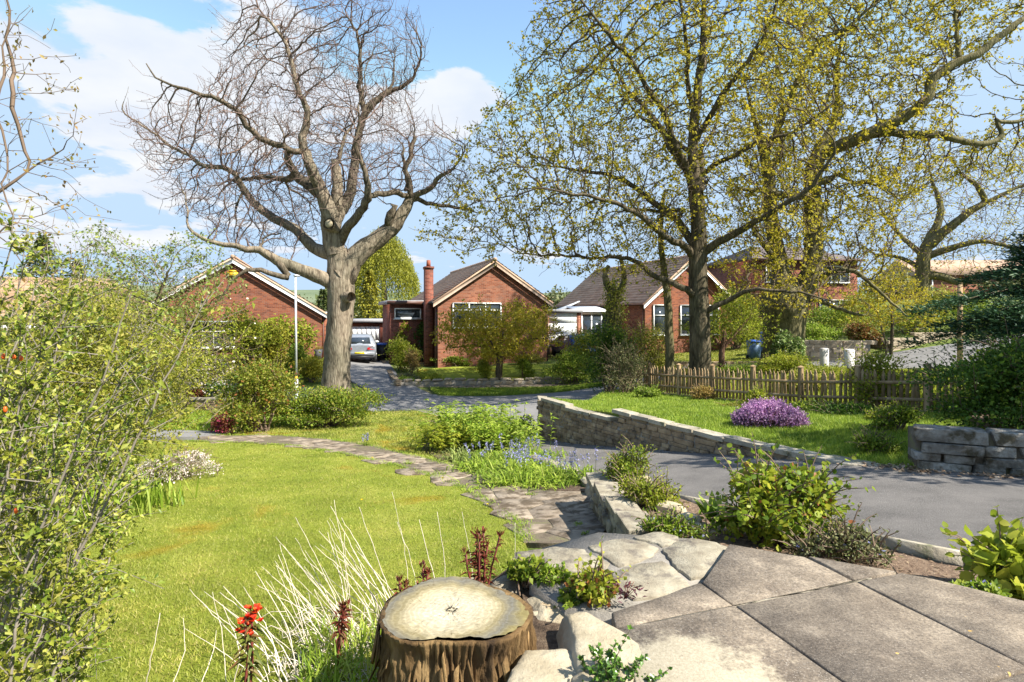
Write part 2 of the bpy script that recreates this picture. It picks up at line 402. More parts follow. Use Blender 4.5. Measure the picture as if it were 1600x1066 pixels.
    M['bluebell'] = leafmat('bluebell_flower', g((.20, .20, .44), (.29, .29, .55), (.42, .43, .66)), .3)
    M['white_fl'] = leafmat('white_flower', g((.62, .58, .54), (.75, .72, .68), (.66, .52, .50)), .3)
    M['yellow_fl'] = leafmat('yellow_flower', g((.75, .55, .02), (.85, .68, .03)), .3)
    M['red_fl'] = leafmat('red_flower', g((.55, .02, .01), (.75, .05, .02), (.80, .16, .02)), .3)
    M['pink_fl'] = leafmat('pink_flower', g((.35, .03, .10), (.50, .08, .18), (.22, .03, .05)), .3)
    M['berry'] = plain('orange_berry', (.75, .12, .02), .35)
    M['brick'] = brickmat('red_brick', [(.13, .04, .022), (.23, .07, .035), (.30, .105, .05), (.19, .075, .05)], (.24, .18, .14))
    M['brick2'] = brickmat('orange_brick', [(.17, .055, .03), (.27, .09, .045), (.34, .135, .075), (.22, .095, .06)], (.28, .22, .17))
    M['brick3'] = brickmat('dark_red_brick', [(.12, .035, .022), (.19, .055, .033), (.25, .08, .05)], (.2, .15, .12))
    M['tile'] = earthy('roof_tile', [(.32, .205, .14), (.43, .29, .20), (.52, .37, .26)], 1.4, bscale=20, bstr=.3)
    M['tile_tan'] = earthy('tan_roof_tile', [(.24, .15, .09), (.33, .22, .13), (.40, .28, .18)], 1.2, bscale=16, bstr=.4)
    M['tile_grey'] = earthy('grey_roof_tile', [(.11, .09, .09), (.16, .135, .13), (.22, .19, .18)], 1.2, bscale=16, bstr=.4)
    M['white'] = plain('white_paint', (.78, .78, .76), .45)
    M['offwhite'] = plain('weathered_white', (.60, .57, .52), .6)
    M['tan_board'] = plain('tan_board', (.36, .26, .19), .7)
    M['stonewhite'] = earthy('limewashed_post', [(.42, .39, .36), (.56, .53, .50), (.64, .61, .58)], 6, bscale=25)
    M['lead'] = plain('lead_sheet', (.34, .36, .38), .5)
    M['felt'] = plain('roof_felt', (.28, .28, .29), .85)
    M['black'] = plain('black_plastic', (.025, .025, .027), .5)
    M['rubber'] = plain('rubber', (.02, .02, .02), .85)
    M['brown'] = plain('brown_gutter', (.10, .045, .03), .5)
    M['glass'] = plain('window_glass', (.035, .045, .055), .06, spec=.8)
    M['curtain'] = plain('net_curtain', (.62, .62, .60), .9)
    M['yellow_box'] = plain('yellow_plastic', (.75, .42, .02), .5)
    M['silver'] = plain('silver_paint', (.30, .32, .35), .3, .35, .6)
    M['blue_car'] = plain('navy_paint', (.025, .05, .14), .25, .2, .6)
    M['pale_car'] = plain('pale_paint', (.55, .62, .70), .25, .2, .6)
    M['teal_car'] = plain('teal_paint', (.02, .18, .25), .25, .2, .6)
    M['rim'] = plain('alloy', (.5, .5, .5), .35, .8)
    M['tail'] = plain('tail_lamp', (.45, .012, .015), .15, spec=.7)
    M['plate'] = plain('number_plate', (.80, .62, .02), .4)
    M['bin_green'] = plain('green_bin', (.02, .16, .07), .5)
    M['bin_blue'] = plain('blue_bin', (.03, .10, .38), .5)
    M['bin_slate'] = plain('slate_blue_bin', (.10, .17, .28), .5)
    M['bin_black'] = plain('black_bin', (.03, .03, .035), .5)
    M['pole'] = plain('galvanised', (.66, .67, .68), .45, .2)
    M['fence'] = earthy('weathered_wood', [(.18, .115, .06), (.33, .225, .125), (.44, .32, .19)], 4, bscale=30, bstr=.6, stretch=(1, 1, .25), rnd=.2)
    M['shed'] = plain('shed_boards', (.33, .20, .12), .8)
    M['cut'] = stump_top_material()
    M['stump'] = earthy('rough_bark', [(.045, .028, .016), (.20, .12, .05), (.40, .27, .12)], 7, bscale=22, bstr=1.0, bdist=.03, stretch=(1, 1, .25), rnd=.35)
    M['terracotta'] = plain('pot', (.06, .06, .065), .6)

def barkmat(name, cols):
    m, nt, b = _base(name)
    p = posn(nt, (1, 1, .22))
    v = nt.nodes.new('ShaderNodeTexVoronoi'); v.inputs['Scale'].default_value = 13; nt.links.new(p, v.inputs['Vector'])
    v.feature = 'DISTANCE_TO_EDGE'
    f = noise_(nt, p, 8, 8, .65)
    ad = nt.nodes.new('ShaderNodeMath'); ad.operation = 'MULTIPLY_ADD'
    nt.links.new(v.outputs['Distance'], ad.inputs[0]); ad.inputs[1].default_value = .55; nt.links.new(f, ad.inputs[2])
    c = ramp(nt, ad.outputs[0], cols, [.38, .56, .8])
    big = noise_(nt, posn(nt), .8, 4)
    c = mixc(nt, 1.0, c, ramp(nt, big, [(.75, .78, .72), (1.15, 1.1, 1.05)], [.35, .65]), 'MULTIPLY')
    nt.links.new(c, b.inputs['Base Color']); b.inputs['Roughness'].default_value = .95; b.inputs['Specular IOR Level'].default_value = .1
    bump(nt, b, ad.outputs[0], .9, .04)
    return m

def lawn_material():
    m, nt, b = _base('mown_lawn')
    p = posn(nt)
    f1 = noise_(nt, p, 1.1, 6, .6); f2 = noise_(nt, p, 45, 4, .7); f3 = noise_(nt, p, .55, 5, .55, .6)
    c = ramp(nt, f1, [(.16, .20, .022), (.235, .275, .035), (.32, .335, .06)], [.3, .5, .7])
    c = mixc(nt, 1.0, c, ramp(nt, f2, [(.62, .66, .55), (1.25, 1.2, 1.2)], [.3, .7]), 'MULTIPLY')
    mr = nt.nodes.new('ShaderNodeMapRange'); mr.inputs['From Min'].default_value = .60; mr.inputs['From Max'].default_value = .70; nt.links.new(f3, mr.inputs['Value'])
    mm = nt.nodes.new('ShaderNodeMath'); mm.operation = 'MULTIPLY'; nt.links.new(mr.outputs[0], mm.inputs[0]); mm.inputs[1].default_value = .7
    c = mixc(nt, mm.outputs[0], c, (.30, .19, .012))
    nt.links.new(c, b.inputs['Base Color']); b.inputs['Roughness'].default_value = .9; b.inputs['Specular IOR Level'].default_value = .12
    bump(nt, b, noise_(nt, p, 90, 5, .7), .9, .03)
    return m

def slab_material():
    m, nt, b = _base('concrete_slab')
    p = posn(nt)
    f1 = noise_(nt, p, 3.6, 10, .74); f2 = noise_(nt, p, 70, 6, .7); f3 = noise_(nt, p, 150, 3, .6)
    c = ramp(nt, f1, [(.085, .07, .058), (.165, .14, .115), (.29, .25, .205)], [.3, .5, .7])
    c = mixc(nt, 1.0, c, ramp(nt, f2, [(.5, .5, .5), (1.5, 1.47, 1.4)], [.32, .68]), 'MULTIPLY')
    c = mixc(nt, 1.0, c, ramp(nt, noise_(nt, p, 1.5, 6, .65, .4), [(.68, .66, .64), (1.22, 1.17, 1.08)], [.36, .62]), 'MULTIPLY')
    mr = nt.nodes.new('ShaderNodeMapRange'); mr.inputs['From Min'].default_value = .60; mr.inputs['From Max'].default_value = .68; nt.links.new(f3, mr.inputs['Value'])
    c = mixc(nt, mr.outputs[0], c, (.32, .28, .235))
    # worn pale skin where the old render has flaked from the stone edge
    g = nt.nodes.new('ShaderNodeVectorMath'); g.operation = 'DISTANCE'; nt.links.new(p, g.inputs[0]); g.inputs[1].default_value = (.66, 2.1, 0)
    ad = nt.nodes.new('ShaderNodeMath'); ad.operation = 'MULTIPLY_ADD'; nt.links.new(f1, ad.inputs[0]); ad.inputs[1].default_value = -1.1; nt.links.new(g.outputs['Value'], ad.inputs[2])
    m2 = nt.nodes.new('ShaderNodeMapRange'); m2.inputs['From Min'].default_value = .06; m2.inputs['From Max'].default_value = -.10; nt.links.new(ad.outputs[0], m2.inputs['Value'])
    pale = ramp(nt, f2, [(.30, .25, .17), (.46, .40, .29)], [.3, .7])
    c = mixc(nt, m2.outputs[0], c, pale)
    f4 = noise_(nt, p, 9, 2, .5)
    m4 = nt.nodes.new('ShaderNodeMapRange'); m4.inputs['From Min'].default_value = .735; m4.inputs['From Max'].default_value = .75; nt.links.new(f4, m4.inputs['Value'])
    c = mixc(nt, m4.outputs[0], c, (.50, .32, .10))
    nt.links.new(c, b.inputs['Base Color']); b.inputs['Roughness'].default_value = .88; b.inputs['Specular IOR Level'].default_value = .25
    bump(nt, b, f2, .55, .006)
    return m

def stump_top_material():
    m, nt, b = _base('sawn_wood')
    o = objn(nt)
    d = nt.nodes.new('ShaderNodeVectorMath'); d.operation = 'LENGTH'; nt.links.new(objn(nt, (1, 1, 0)), d.inputs[0])
    f = noise_(nt, o, 5, 6, .6); f2 = noise_(nt, objn(nt, (3, 14, 1)), 6, 5, .6)
    rr = nt.nodes.new('ShaderNodeMath'); rr.operation = 'MULTIPLY_ADD'; nt.links.new(f, rr.inputs[0]); rr.inputs[1].default_value = .16; nt.links.new(d.outputs['Value'], rr.inputs[2])
    s = nt.nodes.new('ShaderNodeMath'); s.operation = 'SINE'
    ml = nt.nodes.new('ShaderNodeMath'); ml.operation = 'MULTIPLY'; nt.links.new(rr.outputs[0], ml.inputs[0]); ml.inputs[1].default_value = 260; nt.links.new(ml.outputs[0], s.inputs[0])
    rings = ramp(nt, s.outputs[0], [(.88, .87, .84), (1.04, 1.04, 1.04)], [.0, 1])
    c = ramp(nt, rr.outputs[0], [(.38, .335, .24), (.43, .385, .29), (.36, .31, .20), (.24, .20, .11), (.15, .14, .115), (.20, .165, .07)], [.0, .18, .295, .335, .39, .44])
    c = mixc(nt, 1.0, c, rings, 'MULTIPLY')
    c = mixc(nt, 1.0, c, ramp(nt, f2, [(.85, .84, .80), (1.12, 1.12, 1.12)], [.3, .7]), 'MULTIPLY')
    nt.links.new(c, b.inputs['Base Color']); b.inputs['Roughness'].default_value = .8; b.inputs['Specular IOR Level'].default_value = .2
    # radial checks: fine dark cracks running out from the pith
    sp = nt.nodes.new('ShaderNodeSeparateXYZ'); nt.links.new(o, sp.inputs[0]); an = nt.nodes.new('ShaderNodeMath'); an.operation = 'ARCTAN2'; nt.links.new(sp.outputs[1], an.inputs[0]); nt.links.new(sp.outputs[0], an.inputs[1])
    cb = nt.nodes.new('ShaderNodeCombineXYZ'); nt.links.new(an.outputs[0], cb.inputs[0]); k2 = nt.nodes.new('ShaderNodeMath'); k2.operation = 'MULTIPLY'; nt.links.new(rr.outputs[0], k2.inputs[0]); k2.inputs[1].default_value = .9; nt.links.new(k2.outputs[0], cb.inputs[1])
    cr = noise_(nt, cb.outputs[0], 7.5, 4, .6); ck = ramp(nt, cr, [(1, 1, 1), (1, 1, 1), (.42, .36, .28), (1, 1, 1), (1, 1, 1)], [0, .485, .5, .515, 1])
    f5 = noise_(nt, o, 9, 3); mk = nt.nodes.new('ShaderNodeMapRange'); mk.inputs['From Min'].default_value = .45; mk.inputs['From Max'].default_value = .62; nt.links.new(f5, mk.inputs['Value'])
    c3 = mixc(nt, mk.outputs[0], c, mixc(nt, 1.0, c, ck, 'MULTIPLY')); nt.links.new(c3, b.inputs['Base Color'])
    bump(nt, b, f2, .35, .008)
    return m
setup_materials()
# ------------------------------------------------------------------ the lie of the land
class Field:
    """height from scattered levels (kernel r interpolation)"""
    def __init__(s, pts):
        p = np.array(pts, float); s.c = p[:, :2]; n = len(p)
        K = np.linalg.norm(s.c[:, None]-s.c[None], axis=2)
        A = np.zeros((n+3, n+3)); A[:n, :n] = -K-np.eye(n)*0.0; A[:n, n] = 1; A[:n, n+1:] = s.c; A[n, :n] = 1; A[n+1:, :n] = s.c.T
        b = np.zeros(n+3); b[:n] = p[:, 2]; s.w = np.linalg.solve(A, b)
    def __call__(s, x, y):
        x = np.asarray(x, float); y = np.asarray(y, float); sh = x.shape; q = np.stack([x.ravel(), y.ravel()], 1); n = len(s.c)
        out = np.empty(len(q))
        for i in range(0, len(q), 20000):
            k = q[i:i+20000]
            out[i:i+20000] = -np.linalg.norm(k[:, None]-s.c[None], axis=2) @ s.w[:n]+s.w[n]+k @ s.w[n+1:]
        return out.reshape(sh)

lv = []
for d, z in ((1.5, -.45), (3, -.5), (5, -.70), (8, -.98), (11, -1.28), (14, -1.60), (17, -1.80), (19.5, -1.94)):
    for X in ((-9, -4.5, -1.8, .2) if d < 14.5 else (-9, -4.5, -1.8)):
        lv.append((X, d, z))
lv += [(.85, 5, -.70), (.9, 6.8, -.86), (.8, 8, -.97), (-.9, 11, -1.28)]
for p in ((620, 640, 20.5), (620, 612, 24.5), (600, 590, 27.5), (570, 568, 33), (570, 556, 40), (497, 558, 31), (365, 560, 30),
          (780, 645, 19.5), (780, 622, 23.6), (880, 606, 25.8), (700, 606, 26.3), (860, 640, 19.5)):
    lv.append(tuple(at(*p)))
lv += [(-6, 50, -1.2), (3, 50, -.8), (-22, 20, -1.0), (-30, 30, -.8), (-13, 24, -1.45)]
# the drive beside the long wall, rising towards the right
drv = [(.87, 14, -1.65), (2.5, 10.9, -1.1), (4.2, 7.7, -.52), (5.9, 6.5, -.40), (7.5, 5.2, -.25), (3.2, 4.2, -.30), (2.1, 6.4, -.62), (1.15, 8.2, -.95), (-.1, 11.5, -1.42), (-.5, 14, -1.72), (-.6, 17, -1.92), (1.4, 17, -1.9), (5, 3, -.12), (9, 1.5, 0), (2.6, 8.0, -.75)]
lv += drv
for p in ((1300, 572, 26), (1400, 575, 24.5), (1100, 560, 33), (1100, 545, 38), (1290, 525, 34), (1440, 482, 38), (1520, 470, 46), (950, 602, 25)):
    lv.append(tuple(at(*p)))
lv += [(2.8, 26.3, -1.85), (-1, 33, -1.2), (4, 31, -1.25), (9.3, 26.6, -1.2), (18, 24, -.5), (19, 18, -.2), (12, 10, -.25), (9.2, 12.3, -.68), (7.6, 15.3, -1.0), (6.2, 18, -1.22), (4.4, 22, -1.5), (7.2, 21.5, -.98), (11.5, 24.2, -.92), (8, 7.5, -.1)]
lv += [(x, y, z) for x, y, z in ((-60, 10, -1), (-60, 90, -2), (0, 90, -.5), (60, 90, 6), (60, 20, 2), (0, -10, 0), (-40, -10, -.3), (40, -10, 1))]
gz = Field(lv)
def gz1(x, y): return float(gz(np.array([x]), np.array([y]))[0])
def on(px, py, f=None, lo=1.5, hi=60.0):
    """the ground point seen at a photograph pixel"""
    f = f or gz1
    for i in range(40):
        d = .5*(lo+hi); p = at(px, py, d)
        if p[2] > f(p[0], p[1]): lo = d
        else: hi = d
    return at(px, py, lo)
def gp(X, Y, dz=0.0): return np.array([X, Y, gz1(X, Y)+dz])
def pxg(px, d, dz=0.0):
    X = (px-800)/FPX*d; return gp(X, d, dz)

def inside(poly, P):
    poly = np.asarray(poly)[:, :2]; x, y = P[:, 0], P[:, 1]; r = np.zeros(len(P), bool); j = len(poly)-1
    for i in range(len(poly)):
        a, b = poly[i], poly[j]
        c = ((a[1] > y) != (b[1] > y)) & (x < (b[0]-a[0])*(y-a[1])/(b[1]-a[1]+1e-12)+a[0]); r ^= c; j = i
    return r
def sheet(name, poly, zf, mat, res=.4, jit=0.0, kind='structure', parent=None, smooth=True):
    """a ground sheet filling a plan polygon, following a height function"""
    poly = np.asarray(poly, float)[:, :2]; b = []
    for i in range(len(poly)):
        a, c = poly[i], poly[(i+1) % len(poly)]; n = max(1, int(np.linalg.norm(c-a)/res))
        for k in range(n): b.append(a+(c-a)*k/n)
    b = np.array(b); lo, hi = b.min(0), b.max(0)
    gx, gy = np.meshgrid(np.arange(lo[0], hi[0], res), np.arange(lo[1], hi[1], res)); rng = np.random.default_rng(3)
    g = np.stack([gx.ravel(), gy.ravel()], 1); g += rng.uniform(-.25, .25, g.shape)*res; g = g[inside(b, g)]
    keep = np.ones(len(g), bool)
    for q in b: keep &= ((g-q)**2).sum(1) > (res*.35)**2
    g = g[keep]
    allp = [Vector(q) for q in np.vstack([b, g])]
    vs, _, fs, *_r = delaunay_2d_cdt(allp, [(i, (i+1) % len(b)) for i in range(len(b))], [], 1, 1e-5)
    V = np.array([(q.x, q.y) for q in vs]); z = zf(V[:, 0], V[:, 1])
    if jit: z = z+rng.normal(0, jit, len(z))
    mb = MB(); F = []
    for f in fs:
        for k in range(1, len(f)-1): F.append((f[0], f[k], f[k+1]))
    mb.add(np.column_stack([V, z]), F)
    nb = len(b); ib = [int(((V-q)**2).sum(1).argmin()) for q in b]; mb.add(np.vstack([np.column_stack([V[ib], z[ib]]), np.column_stack([V[ib], z[ib]-.14])]), [(k, (k+1) % nb, nb+(k+1) % nb, nb+k) for k in range(nb)])
    o = mb.build(name, mat, parent, smooth=smooth)
    if parent is None: tag(o, kind=kind)
    return o

def build_ground():
    # one sheet to the horizon: fine where the photograph looks, coarse far off
    xs = np.concatenate([[-900, -400, -200, -120, -80, -60], np.arange(-45, 45.1, .75), [60, 80, 120, 200, 400, 900]])
    ys = np.concatenate([[-60, -30, -15, -8], np.arange(-4, 62, .75), [75, 90, 120, 200, 400, 900, 1500]])
    X, Y = np.meshgrid(xs, ys); r = np.hypot(X, Y)
    Z = gz(np.clip(X, -80, 80), np.clip(Y, -20, 110))
    far = np.clip((r-70)/200, 0, 1)
    Z = Z*(1-far)+far*(-3)
    drop = -.045
    # under the terrace and the rock garden the soil lies lower than the paving
    Z = Z+drop
    n, m = X.shape; i = np.arange((n-1)*(m-1)); a = (i//(m-1))*m+i % (m-1)
    mb = MB(); mb.add(np.stack([X.ravel(), Y.ravel(), Z.ravel()], 1), np.stack([a, a+1, a+m+1, a+m], 1))
    tag(mb.build('ground', M['ground'], smooth=True), kind='structure')
build_ground()

# ---- far hills
def build_hills():
    rng = np.random.default_rng(5); mb = MB(); n = 160; ang = np.linspace(-1.35, 1.35, n)
    rings = []
    for r_, h in ((150, -3.2), (230, 4), (330, 11), (460, 17), (700, 8)):
        wob = sum(np.sin(ang*k+rng.uniform(0, 6))*a for k, a in ((3, .22), (7, .14), (15, .07), (31, .03)))
        z = h*(1+wob*.7) if h > 0 else np.full(n, h)
        rings.append(np.stack([np.sin(ang)*r_, np.cos(ang)*r_, z], 1))
    v = np.vstack(rings); f = [(k*n+j, k*n+j+1, (k+1)*n+j+1, (k+1)*n+j) for k in range(4) for j in range(n-1)]
    mb.add(v, f)
    m = earthy('hill_fields', [(.09, .12, .06), (.14, .17, .09), (.19, .20, .12)], .012, bscale=.2)
    tag(mb.build('hills', m, smooth=True), kind='structure')
build_hills()

# ---- lawn, path bed, street, drive
PATH_L = [(300, 690), (380, 692), (460, 697), (540, 710), (620, 728), (690, 748), (760, 782), (812, 818), (818, 850)]     # lawn side
PATH_R = [(945, 850), (940, 800), (932, 772), (860, 768), (800, 757), (740, 738), (670, 718), (590, 699), (520, 688), (440, 681), (330, 681)]
path_l = [on(*p) for p in PATH_L]; path_r = [on(*p) for p in PATH_R]
path_poly = np.array(path_l+path_r)
off = lambda dz: (lambda x, y: gz(x, y)+dz)
lawn_edge = [on(*p) for p in ((690, 646), (655, 641), (600, 643), (540, 648))]
LAWN = [(-9, 1.2), (.25, 1.2), (.25, 3.0), (.2, 4.6)]+[p[:2] for p in path_l[::-1]][1:]+[(-8.2, 13.9), (-9.5, 13.5)]
sheet('lawn', LAWN, off(.0), M['lawn'], .35)
LAWN2 = [p[:2] for p in path_r[3:]]+[(-7.6, 14.7), (-6.5, 17.5)]+[p[:2] for p in lawn_edge[::-1]]+[(-1.9, 17.2), (-.75, 14), (-.35, 11.5), (.75, 8.6)]
lawn2 = sheet('front_lawn', LAWN2, off(.0), M['lawn'], .35)
sheet('path_bed', path_poly, off(.012), M['joint'], .25)
sheet('footpath', [(-9.8, 14.2), (-7.9, 14.3), (-7.4, 15.3), (-9.8, 15.6)], off(.03), M['street'], .4)
sheet('left_verge', [(-14, 15.7), (-7.5, 15.4), (-6.4, 17.6), (-6.0, 19.4), (-14, 19.2)], off(.03), M['verge'], .5)
sheet('street', [(-14, 19.6), (-6.5, 19.6), (-3.4, 20.2), (-2.0, 18.2), (-.8, 16.0), (2.2, 15.5), (3.4, 19.5), (4.2, 22.6), (7.5, 24.2), (11, 25.4), (14, 24.2), (19, 21), (30, 20), (30, 27), (17, 27.4), (9, 27.8), (4.5, 25.0), (2.4, 24.2), (-2.6, 24.0), (-3.2, 24.2), (-6.0, 24.2), (-14, 24.2)], off(.02), M['street'], .5)
sheet('driveway', [(-6.0, 24.1), (-3.35, 24.1), (-5.6, 28), (-7.2, 33), (-8.1, 40.3), (-11.6, 40.3), (-10.3, 33), (-8.0, 27)], off(.025), M['street'], .6)
sheet('grass_verge', [(-3.1, 23.9), (2.3, 24.1), (4.4, 25), (4.2, 25.7), (2.6, 25.6), (-2.9, 25.7), (-3.7, 25.6)], off(.06), M['verge'], .4)
sheet('pavement', [(-3.7, 25.65), (4.3, 25.75), (9, 28.2), (8.8, 28.9), (4.3, 26.5), (-3.9, 26.6)], off(.05), M['pave'], .5)
DRIVE = [(.84, 14.05), (2.5, 10.85), (4.25, 7.65), (4.9, 7.2), (5.0, 6.9), (6.2, 6.4), (9, 4.5), (11, 3), (9, 1.5), (5, 2.7), (3.35, 3.95), (2.1, 6.3), (1.2, 8.1), (-.05, 11.4), (-.45, 14), (-.75, 16.05), (2.2, 15.55)]
sheet('drive', DRIVE, off(.035), M['tarmac'], .3)

# ---- the bank above the long wall
WALL = [(.80, 15.2, -.72), (.80, 14.2, -.70), (1.35, 13.1, -.64), (2.29, 11.3, -.47), (3.3, 9.4, -.50), (4.25, 7.6, -.44)]
bank_lv = [(x, y, z-.05) for x, y, z in WALL]+[(9.2, 12.2, -.66), (7.6, 15.2, -1.0), (6.2, 18, -1.2), (4.4, 22, -1.45), (5.0, 7.0, -.40), (6.5, 8.5, -.35), (5.5, 10.5, -.52), (3.5, 14, -.82), (2.6, 18, -1.25), (1.6, 16.5, -1.1), (9, 9, -.2)]
bank_f = Field(bank_lv)
def bank1(x, y): return float(bank_f(np.array([x]), np.array([y]))[0])
BANK = [(.9, 14.25), (1.45, 13.15), (2.39, 11.35), (3.4, 9.45), (4.3, 7.65), (4.85, 7.25), (5.1, 7.05), (9.4, 7.4), (9.6, 12.0), (7.8, 15.4), (6.4, 18.2), (4.6, 22.4), (3.2, 20.5), (2.2, 17.0), (.95, 15.6)]
sheet('grass_bank', BANK, bank_f, M['verge'], .35)

# ---- terrace and the rock garden slope below it
TER_EDGE = [(1.42, 3.725), (1.933, 3.46), (2.35, 3.25), (2.9, 2.8), (3.6, 2.2), (4.25, 1.5)]
sheet('terrace_bed', [(.12, 1.4), (.22, 2.3), (.10, 2.7), (.06, 3.3), (.2, 3.86), (.6, 4.12), (1.28, 4.0)]+TER_EDGE+[(4.2, -1.5), (-.3, -1.5)], lambda x, y: np.full(len(x), -.13), M['soil'], .4)
def slope(x, y):
    t = np.clip((np.asarray(x)-(-.75))/(.9), 0, 1); lo = gz(x, y)-.02
    return lo+(t**.8)*(-.14-lo)
sheet('rock_garden_soil', [(-.75, 1.0), (-.75, 2.6), (-.55, 3.35), (-.15, 3.75), (.2, 3.95), (.14, 3.3), (.17, 2.7), (.30, 2.3), (.22, 1.0)], slope, M['soil'], .09, jit=.008)
# bed between terrace, path wall and drive
bed_f = Field([(.98, 4.6, -.26), (1.02, 6.8, -.52), (1.25, 8.1, -.86), (2.1, 6.3, -.62), (3.3, 4.0, -.31), (1.35, 3.9, -.2), (2.3, 3.4, -.17), (3.6, 2.4, -.15), (5, 2.7, -.14), (1.6, 5.6, -.42)])
sheet('planting_bed', [(1.12, 4.35), (1.12, 6.9), (1.25, 8.0), (2.07, 6.25), (3.3, 3.93), (5, 2.65), (5.0, 1.6), (4.1, 1.5), (3.55, 2.15), (2.85, 2.78), (2.3, 3.2), (1.4, 3.68), (1.2, 4.0)], bed_f, M['chips'], .16, jit=.006)
# bluebell bed
sheet('flower_bed', [on(*p)[:2] for p in ((655, 700), (690, 722), (760, 744), (860, 769), (918, 770))]+[(1.05, 8.3), (-.1, 11.4), (-.55, 14.2), (-.95, 16.3), (-2.2, 16.6), (-2.2, 12.8)], off(.02), M['soil'], .3, jit=.004)
# bare strip at the corner of the front lawn
sheet('bare_soil', [(-2.6, 17.6), (-1.4, 17.5), (-.9, 16.2), (-1.9, 16.4)], off(.03), M['chips'], .3)
# the soil behind the hedge wall
sheet('hedge_bed', [(6.9, 6.85), (9.5, 5.2), (14, 5), (14, 12), (9.5, 12.1), (7.3, 9.0)], lambda x, y: np.full(len(x), -.10)-.05*np.clip(y-8, 0, 9), M['soil'], .6)
# neighbours' lawns
sheet('neighbour_lawn', [(-4.4, 27.2), (2.8, 27.2), (5.5, 28.5), (6.0, 31.5), (-3.2, 31.0), (-5.0, 30.2)], off(.05), M['lawn'], .6)
sheet('corner_lawn', [(7.5, 29.5), (15.2, 30), (16.5, 34.5), (8, 37)], off(.05), M['lawn'], .6)
# ------------------------------------------------------------------ trees: traced limbs, then branches that grow into the crown's space
def crspline(P, step):
    P = np.asarray(P, float)
    if len(P) < 3:
        n = max(2, int(np.linalg.norm(P[-1, :3]-P[0, :3])/step)+1); t = np.linspace(0, 1, n)[:, None]; return P[0]*(1-t)+P[-1]*t
    Q = np.vstack([2*P[0]-P[1], P, 2*P[-1]-P[-2]]); out = []
    for i in range(1, len(Q)-2):
        n = max(1, int(round(np.linalg.norm(Q[i+1, :3]-Q[i, :3])/step)))
        for k in range(n):
            t = k/n; a, b, c, d = Q[i-1], Q[i], Q[i+1], Q[i+2]
            out.append(.5*((2*b)+(-a+c)*t+(2*a-5*b+4*c-d)*t*t+(-a+3*b-3*c+d)*t**3))
    out.append(Q[-2]); return np.array(out)

